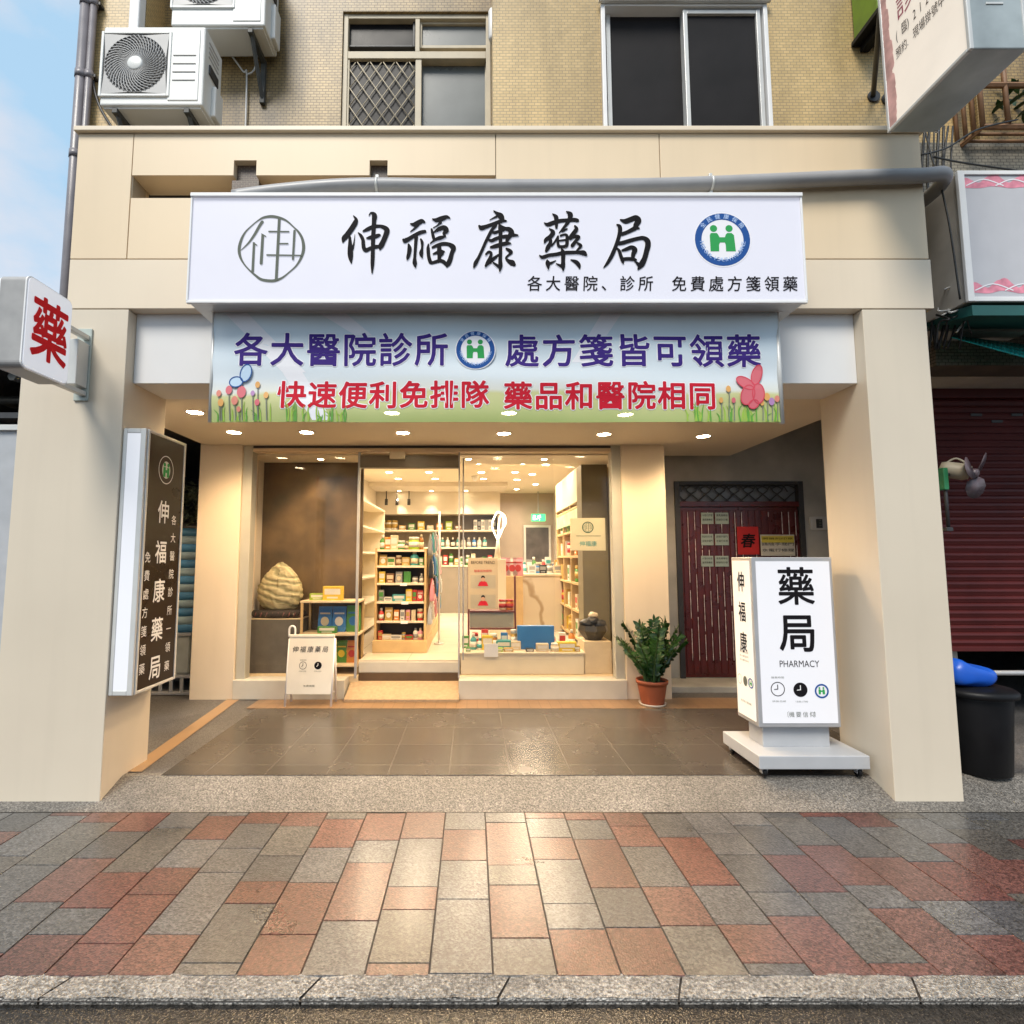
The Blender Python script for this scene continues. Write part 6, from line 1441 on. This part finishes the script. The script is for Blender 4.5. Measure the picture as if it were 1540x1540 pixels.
for i in range(6): article('box', ['white', 'black', 'white', 'grey', 'white', 'black'][i], at(715 + i * 5.6, 797, 10.55)[0], 10.6, cz[0], .07, .15, .21, f'{["white", "black", "white", "grey", "white", "black"][i]} upright folder, {ORD[i]} from the left on the back cabinet top shelf', 'folders on the back cabinet', 'grey')
for i in range(9): article('bottle', ['teal', 'white', 'black', 'teal', 'white', 'grey', 'blue', 'white', 'teal'][i], at(665 + i * 8, 823, 10.55)[0], 10.6, cz[1], .085, .1, .2, f'{["teal", "white", "black", "teal", "white", "grey", "blue", "white", "teal"][i]} bottle, {ORD[i]} from the left on the back cabinet middle shelf', 'bottles on the back cabinet', 'white')
for i in range(11):
    c = ['pink', 'cream', 'red', 'white', 'gold', 'white', 'green', 'cream', 'blue', 'white', 'red'][i]
    article('box' if i % 3 else 'jar', c, at(653 + i * 8.4, 849, 10.55)[0], 10.6, cz[2], .085, .1, .14 + .03 * (i % 4), f'{CN.get(c, c)} {"box" if i % 3 else "jar"}, {ORD[i]} from the left on the back cabinet lower shelf', 'packs on the back cabinet', 'white' if c != 'white' else 'green')
for i in range(7):
    c = ['gold', 'green', 'yellow', 'cream', 'orange', 'lime', 'brown'][i]
    article('box', c, at(605 + i * 14, 797, 10.55)[0], 10.6, cz[0], .13, .1, .10 + .04 * (i % 3), f'{CN.get(c, c)} box, {ORD[i]} of the middle boxes on the back cabinet top shelf', 'boxes on the back cabinet', 'white')
# dispensing counter
P = thing('marble_counter', (.9, 8.1, ZF), 'pale veined marble counter deep inside the shop', 'counter')
mm = bpy.data.materials.new('veined cream marble'); mm.use_nodes = True; t = mm.node_tree; b = t.nodes['Principled BSDF']
tc = t.nodes.new('ShaderNodeTexCoord'); wv_ = node(t, 'ShaderNodeTexWave', Scale=.9, Distortion=9, Detail=4); wv_.bands_direction = 'DIAGONAL'; t.links.new(tc.outputs['Object'], wv_.inputs['Vector'])
cr = t.nodes.new('ShaderNodeValToRGB'); cr.color_ramp.elements[0].position = .0; cr.color_ramp.elements[0].color = (.38, .28, .16, 1); cr.color_ramp.elements[1].position = .10; cr.color_ramp.elements[1].color = (.66, .58, .44, 1)
t.links.new(wv_.outputs['Fac'], cr.inputs['Fac']); t.links.new(cr.outputs[0], b.inputs['Base Color']); b.inputs['Roughness'].default_value = .25
mx0, mz1 = at(786, 866, 7.9); mx1 = at(846, 866, 7.9)[0]
m = MB(); m.bbox(mx0, mx1, 7.9, 8.5, ZF, mz1, mm, .006); build('body', m, P)
m = MB(); m.bbox(mx0 - .12, mx1, 7.88, 8.5, mz1 + .0005, mz1 + .03, M_CREAM); build('worktop', m, P)
for i, (c, u) in enumerate((('pink', 760), ('white', 770), ('pink', 779))):
    o = article('pouch', c, at(u, 864, 7.6)[0], 7.6, at(u, 866, 7.6)[1], .15, .06, .26, f'{["pink", "white", "pink"][i]} patterned gift bag, {ORD[i]} from the left behind the poster', 'gift bags on the rear stand', 'red')
m = MB(); sx0_, szt = at(752, 866, 7.55); m.bbox(sx0_, at(786, 866, 7.55)[0], 7.5, 7.8, ZF, szt - .003, M_WOOD)
tag(build('gift_stand', m), 'oak stand with gift bags on top behind the poster', 'stand')
for i, (c, u) in enumerate((('silver', 800), ('blue', 808), ('black', 816), ('white', 826), ('cream', 838))): article('jar' if i % 2 else 'box', c, at(u, 862, 8.1)[0], 8.1, mz1 + .03, .11, .1, .13 + .02 * (i % 2), f'{CN.get(c, c)} {"jar" if i % 2 else "box"} on top of the marble counter', 'things on the marble counter', 'grey')
for i in range(8):
    c = ['white', 'grey', 'green', 'cream', 'red', 'white', 'blue', 'gold'][i]; kd = ['bottle', 'box'][i % 2]
    article(kd, c, at(789 + i * 7.2, 862, 8.3)[0], 8.34, mz1 + .03, .09, .08, .17 + .04 * (i % 3), f'{CN.get(c, c)} {WD[kd]}, {ORD[i]} from the left at the back of the marble counter', 'things on the marble counter', 'white' if c != 'white' else 'teal')
# framed dark door picture and exit sign on the rear wall
ex0, ez1 = at(787, 790, YB - .02); ex1, ez0 = at(829, 862, YB - .02)
P = thing('framed_panel', ((ex0 + ex1) / 2, YB, ez0), 'dark framed panel on the rear wall below the green exit light', 'panel')
m = MB(); m.bbox(ex0, ex1, YB - .06, YB - .001, ez0, ez1, M_ALU_LT, .01); build('frame', m, P)
m = MB(); m.box(ex0 + .05, ex1 - .05, YB - .066, YB - .05, ez0 + .05, ez1 - .05, mat('dark chalk panel', (0.07, 0.06, 0.055), .4, var=.5, scale=5)); build('panel', m, P)
ex0, ez1 = at(799, 773, YB - .3); ex1, ez0 = at(820, 784, YB - .3)
P = thing('exit_sign', ((ex0 + ex1) / 2, YB - .3, ez0), 'small glowing green exit light at the rear of the shop', 'exit sign')
m = MB(); m.bbox(ex0, ex1, YB - .33, YB - .28, ez0, ez1, M_EXIT, .006); build('lit_box', m, P)
m = MB(); f = wallface(YB - .331); xc_, zc_ = (ex0 + ex1) / 2, (ez0 + ez1) / 2; W9 = mat('lit white', (.9, .95, .9), .4, var=0, emit=1.0)
disc(m, f, xc_ + .035, zc_ + .045, .014, W9, .001, n=10)
for i, l in enumerate(([(.03, .03), (.0, -.005)], [(.0, -.005), (.025, -.03), (.02, -.055)], [(.0, -.005), (-.03, -.03), (-.055, -.03)], [(.025, .025), (.05, .005)], [(.025, .025), (-.01, .03), (-.025, .01)])): stroke(m, f, [(xc_ + a, zc_ + b_, .014) for a, b_ in l], W9, .001 + i * .0003, n=3)
rect(m, f, ex0 + .03, ex0 + .08, zc_ - .05, zc_ + .05, W9, .001)
build('running_figure', m, P, recalc=False)
m = MB(); m.tube([(xc_, YB - .305, ez1), (xc_, YB - .305, ZC)], .012, M_ALU, 6); build('hanger_rod', m, P)
# neon leaf lamp
NYY = 7.2
P = thing('leaf_lamp', (at(750, 812, NYY)[0], NYY, 1.3), 'glowing neon lamp shaped like an open leaf on a slim stand', 'lamp')
m = MB()
for l in ([(748, 811), (741, 795), (741, 784), (749, 770), (757, 780), (756, 795), (749, 811)], [(749, 811), (754, 798), (760, 788), (759, 776), (751, 770)], [(749, 808), (750, 790), (752, 776)]):
    m.tube(smooth_path([(at(u, v, NYY)[0], NYY, at(u, v, NYY)[1]) for u, v in l], 8), .011, M_NEON, 8)
build('tube', m, P)
m = MB(); x_, z_ = at(749, 811, NYY); m.tube([(x_, NYY, z_), (x_ - .01, NYY, z_ - .28)], [.018, .05], M_CREAM, 10); m.bbox(x_ - .12, x_ + .10, NYY - .1, NYY + .1, ZF, z_ - .27, M_CREAM); build('stand', m, P)
# poster with its stand
PY = 6.02
q0, qz1 = at(704, 839, PY); q1, qz0 = at(749, 916, PY)
P = thing('poster_stand', ((q0 + q1) / 2, PY, ZD), 'brown rack holding a beige poster with two small red clad figures', 'poster')
m = MB(); M_MAHOG = mat('mahogany', (0.12, 0.022, 0.015), .35, var=.15); q2 = at(776, 900, 6.1)[0]
for x_ in (q0 - .005, q2 - .025): m.bbox(x_, x_ + .022, PY + .03, PY + .06, ZD, qz1 - .05 if x_ < q1 else at(776, 866, PY)[1], M_MAHOG)
for v in (919, 945): z_ = at(740, v, PY)[1]; m.bbox(q0 + .02, q2 - .02, PY + .03, PY + .28, z_ - .02, z_, M_MAHOG)
build('rack_frame', m, P)
m = MB(); m.bbox(q0, q1, PY - .004, PY + .004, qz0, qz1, mat('beige poster card', (0.50, 0.41, 0.28), .5, var=.06), .002); build('poster', m, P)
m = MB(); f = wallface(PY - .004); pw, ph = q1 - q0, qz1 - qz0
put_line(m, f, 'BEFORE TREND', q0 + pw * .1, q1 - pw * .1, qz1 - ph * .12, qz1 - ph * .06, M_BROWN); put_line(m, f, '健康諮詢服務', q0 + pw * .2, q1 - pw * .2, qz1 - ph * .28, qz1 - ph * .23, M_CRIMSON)
for fz in (.50, .88):
    rect(m, f, q0 + pw * .08, q1 - pw * .08, qz1 - ph * (fz + .10), qz1 - ph * (fz - .16), M_OLIVE if False else mat('poster picture ground', (0.40, 0.36, 0.27), .5, var=.1), .0008)
    xc_ = (q0 + q1) / 2; zc_ = qz1 - ph * fz
    disc(m, f, xc_, zc_ + .05, .024, mat('poster skin', (0.55, 0.33, 0.22), .5, var=0), .0022, n=16); disc(m, f, xc_, zc_ + .066, .022, M_BLACK, .0034, n=16)
    disc(m, f, xc_, zc_ + .044, .023, mat('poster skin', (0.55, 0.33, 0.22), .5, var=0), .0044, n=16)
    poly(m, f, [(xc_ - .06, zc_ - .03), (xc_ + .06, zc_ - .03), (xc_ + .04, zc_ + .015), (xc_ + .012, zc_ + .028), (xc_ - .012, zc_ + .028), (xc_ - .04, zc_ + .015)], M_CRIMSON, .0022)
build('poster_print', m, P, recalc=False)
m = MB(); z_ = at(740, 919, PY)[1]; m.box(q0 + .02, q2 - .03, PY + .05, PY + .06, at(740, 944, PY)[1], z_ - .02, mat('misty glass panel', (0.28, 0.27, 0.21), .25, var=.06)); build('lower_panel', m, P)
zq = at(740, 919, PY)[1]
for i, (c, u) in enumerate((('cream', 756), ('orange', 767))): article('jar', c, at(u, 919, PY + .1)[0], PY + .14, zq + .0005, .09, .08, .12, f'{CN.get(c, c)} jar on the brown rack right of the poster', 'goods beside the poster', 'red')
# white front counter with its goods
CY = 5.66
k0, kz1 = at(693, 981, CY); k1 = at(878, 981, CY)[0]
P = thing('display_counter', ((k0 + k1) / 2, 5.8, ZD), 'low white display counter behind the right shop window', 'counter')
m = MB(); m.bbox(k0, k1, CY, 5.98, ZD + .001, kz1 - .02, M_CREAM, .004); build('body', m, P)
m = MB(); m.bbox(k0 - .01, k1 + .01, CY - .012, 5.99, kz1 - .02, kz1, M_CREAM, .003); build('top', m, P)
gg = 'goods on the low white display counter'
article('box', 'blue', at(806, 978, 5.85)[0], 5.88, kz1, .40, .08, .25, 'large blue carton standing on the white display counter', gg, 'blue')
m_ = [('bottle', 'teal', 712, .07, .17), ('bottle', 'white', 722, .07, .12), ('box', 'yellow', 733, .12, .15), ('jar', 'amber', 742, .09, .17), ('box', 'teal', 757, .16, .10), ('box', 'cream', 775, .11, .09)]
for i, (kd, c, u, w_, h) in enumerate(m_): article(kd, c, at(u, 975, 5.85)[0], 5.84, kz1, w_, .09, h, f'{CN.get(c, c)} {WD[kd]} at the left part of the white display counter', gg, 'white' if c != 'white' else 'teal')
m_ = [('box', 'green', 'green', 704, .05, .04), ('box', 'lime', 'flat light green', 750, .09, .035), ('box', 'gold', 'flat golden', 765, .10, .035), ('box', 'black', 'flat black', 797, .08, .03), ('box', 'cream', 'cream coloured', 816, .13, .08), ('jar', 'cream', 'round cream', 836, .10, .085), ('box', 'yellow', 'flat yellow', 853, .20, .10), ('box', 'gold', 'flat brown gold', 868, .06, .06)]
for kd, c, nm, u, w_, h in m_: article(kd, c, at(u, 979, 5.7)[0], 5.73, kz1, w_, .08, h, f'{nm} {WD[kd]} along the front edge of the white display counter', gg)
for i in range(12):
    c = ['green', 'white', 'red', 'cream', 'blue', 'gold', 'white', 'yellow', 'teal', 'pink', 'white', 'orange'][i]; kd = ['box', 'jar', 'box', 'bottle'][i % 4]
    if i in (6, 7, 8): continue
    article(kd, c, at(700 + i * 14.6, 975, 5.92)[0], 5.945, kz1, .075, .05, .13 + .035 * (i % 3), f'{CN.get(c, c)} {WD[kd]}, {ORD[i]} along the back edge of the white display counter', gg, 'white' if c != 'white' else 'red')
m = MB(); x0, z1 = at(728, 968, CY - .015); x1, z0 = at(749, 988, CY - .015); m.bbox(x0, x1, CY - .02, CY - .014, z0, z1, M_WPRINT, .001); tag(build('price_card', m), 'small white price card hanging over the front edge of the display counter', 'card')
# right wall shelves, olive pillar, cream plinth with bowl of stones
P = thing('wall_shelf', (1.45, 7.3, ZF), 'tall oak shelving with many compartments along the right shop wall', 'shelf')
ry0, ry1, rX = 6.42, 8.1, 1.30
m = MB()
for y_ in (ry0, (ry0 * 2 + ry1) / 3, (ry0 + 2 * ry1) / 3, ry1): m.bbox(rX, 1.74, y_, y_ + .03, ZF, 2.62, M_WOOD)
build('upright', m, P)
rz_ = [.52, .86, 1.20, 1.54, 1.86, 2.16]
for z_ in rz_ : m = MB(); m.bbox(rX + .004, 1.74, ry0 + .03, ry1, z_ - .03, z_, M_WOOD); build('shelf_board', m, P)
m = MB(); m.bbox(rX - .01, 1.74, ry0 + .03, ry1, 2.2, 2.62, M_CREAM); build('upper_doors', m, P)
for i, z_ in enumerate(rz_[:5]):
    for q in range(6):
        c = ['cream', 'gold', 'orange', 'white', 'yellow', 'green', 'cream', 'brown'][(i * 5 + q * 3) % 8]
        kd = 'box' if (i + q) % 3 else 'jar'
        article(kd, c, rX + .09, ry0 + .14 + q * .26, z_ + .0005, .14, .12, .18 + .03 * ((i + q) % 2), f'{CN.get(c, c)} {WD[kd]}, {ORD[q]} from the doorway on the {["lowest", "second", "third", "fourth", "fifth"][i]} right wall shelf', 'goods on the right wall shelving', ['white', 'green', 'red', 'gold'][(i + q) % 4], -PI / 2)
m = MB(); z_ = rz_[5]
m.bbox(rX - .006, rX + .01, ry0 + .05, ry1 - .02, rz_[4] + .08, rz_[5] - .04, mat('lit green poster', (0.30, 0.42, 0.20), .4, var=.5, scale=9, emit=.25, ecol=(.7, .9, .5))); tag(build('shelf_header', m), 'glowing leafy green header strip on the right wall shelving', 'light box')
o0, oz1 = at(873, 706, 6.15); o1 = at(912, 706, 6.15)[0]
m = MB(); m.bbox(o0, o1, 6.12, 6.40, ZD, 2.6, M_OLIVE, .004); tag(build('olive_pillar', m), 'olive grey square pillar behind the right window pane', 'pillar')
m = MB(); b0, bz1 = at(877, 964, 5.72); b1 = at(921, 964, 5.72)[0]; m.bbox(b0, b1 - .02, 5.68, 6.02, ZD + .001, bz1, M_WOODPALE, .003); tag(build('plinth', m), 'cream plinth at the right end of the display window', 'plinth')
P = thing('stone_bowl', ((b0 + b1) / 2, 5.84, bz1), 'dark faceted bowl on the cream plinth', 'bowl')
bxx = (b0 + b1) / 2 - .02
m = MB(); m.lathe([(.0001, .0), (.09, .0), (.165, .10), (.15, .155), (.135, .15), (.10, .06), (.0001, .05)], (bxx, 5.84, bz1), mat('dark bronze glaze', (0.035, 0.03, 0.018), .35, var=.3), 8, smooth=False); build('shell', m, P)
rs_ = random.Random(6)
for i, (dx_, dz_, r_) in enumerate(((-.07, .17, .062), (.075, .165, .062), (0.0, .20, .058), (.0, .262, .042))):
    m = MB(); bm = bmesh.new(); bmesh.ops.create_icosphere(bm, subdivisions=3, radius=r_)
    for v in bm.verts: v.co *= 1 + .25 * mnoise.noise(v.co * 25 + Vector((i * 3, 0, 0)))
    bm.verts.index_update(); m.add([(v.co.x * 1.2 + bxx + dx_, v.co.y + 5.84, v.co.z * .8 + bz1 + dz_) for v in bm.verts], [[v.index for v in f.verts] for f in bm.faces], mat('black stone', (0.018, 0.018, 0.017), .5, var=.3) if i < 3 else mat('pale pebble', (0.5, 0.42, 0.3), .5), True); bm.free()
    tag(build('stone', m), ['black stone at the left of the dark bowl', 'black stone at the right of the dark bowl', 'black stone in the middle of the dark bowl', 'pale pebble on top of the stones in the bowl'][i], 'stone', 'stones in the dark bowl')
# notice plate on the right pane
w0, wz1 = at(858, 779, YS + .03); w1, wz0 = at(912, 828, YS + .03)
P = thing('window_plate', ((w0 + w1) / 2, YS + .03, wz0), 'cream plate with a round green mark hung inside the right pane', 'sign')
m = MB(); m.bbox(w0, w1, YS + .052, YS + .06, wz0, wz1, mat('cream plate', (0.55, 0.50, 0.33), .4, var=.04), .002); build('plate', m, P)
m = MB(); f = wallface(YS + .0515); MG = mat('dark green print', (0.02, 0.09, 0.05), .5); xc_, zc_ = at(884, 793, YS + .05); disc(m, f, xc_, zc_, .06, MG, .001, r2=.05, n=30); logo(m, f, xc_, zc_, .045, MG, .0014)
put_line(m, f, '伸福康', xc_ - .09, xc_ + .09, wz0 + .045, wz0 + .10, mat('teal print', (0.08, 0.30, 0.27), .5)); rect(m, f, w0 + .06, w1 - .05, wz0 + .15, wz0 + .155, MG, .001)
build('plate_print', m, P, recalc=False)
# ceiling camera
m = MB(); x_ = at(715, 720, 7.6)[0]; m.lathe([(.06, 0), (.06, -.03), (.05, -.06), (.02, -.085), (.0001, -.09)], (x_, 8.9, ZC), M_WHITE, 18); tag(build('ceiling_camera', m), 'small white dome camera on the shop ceiling', 'camera')
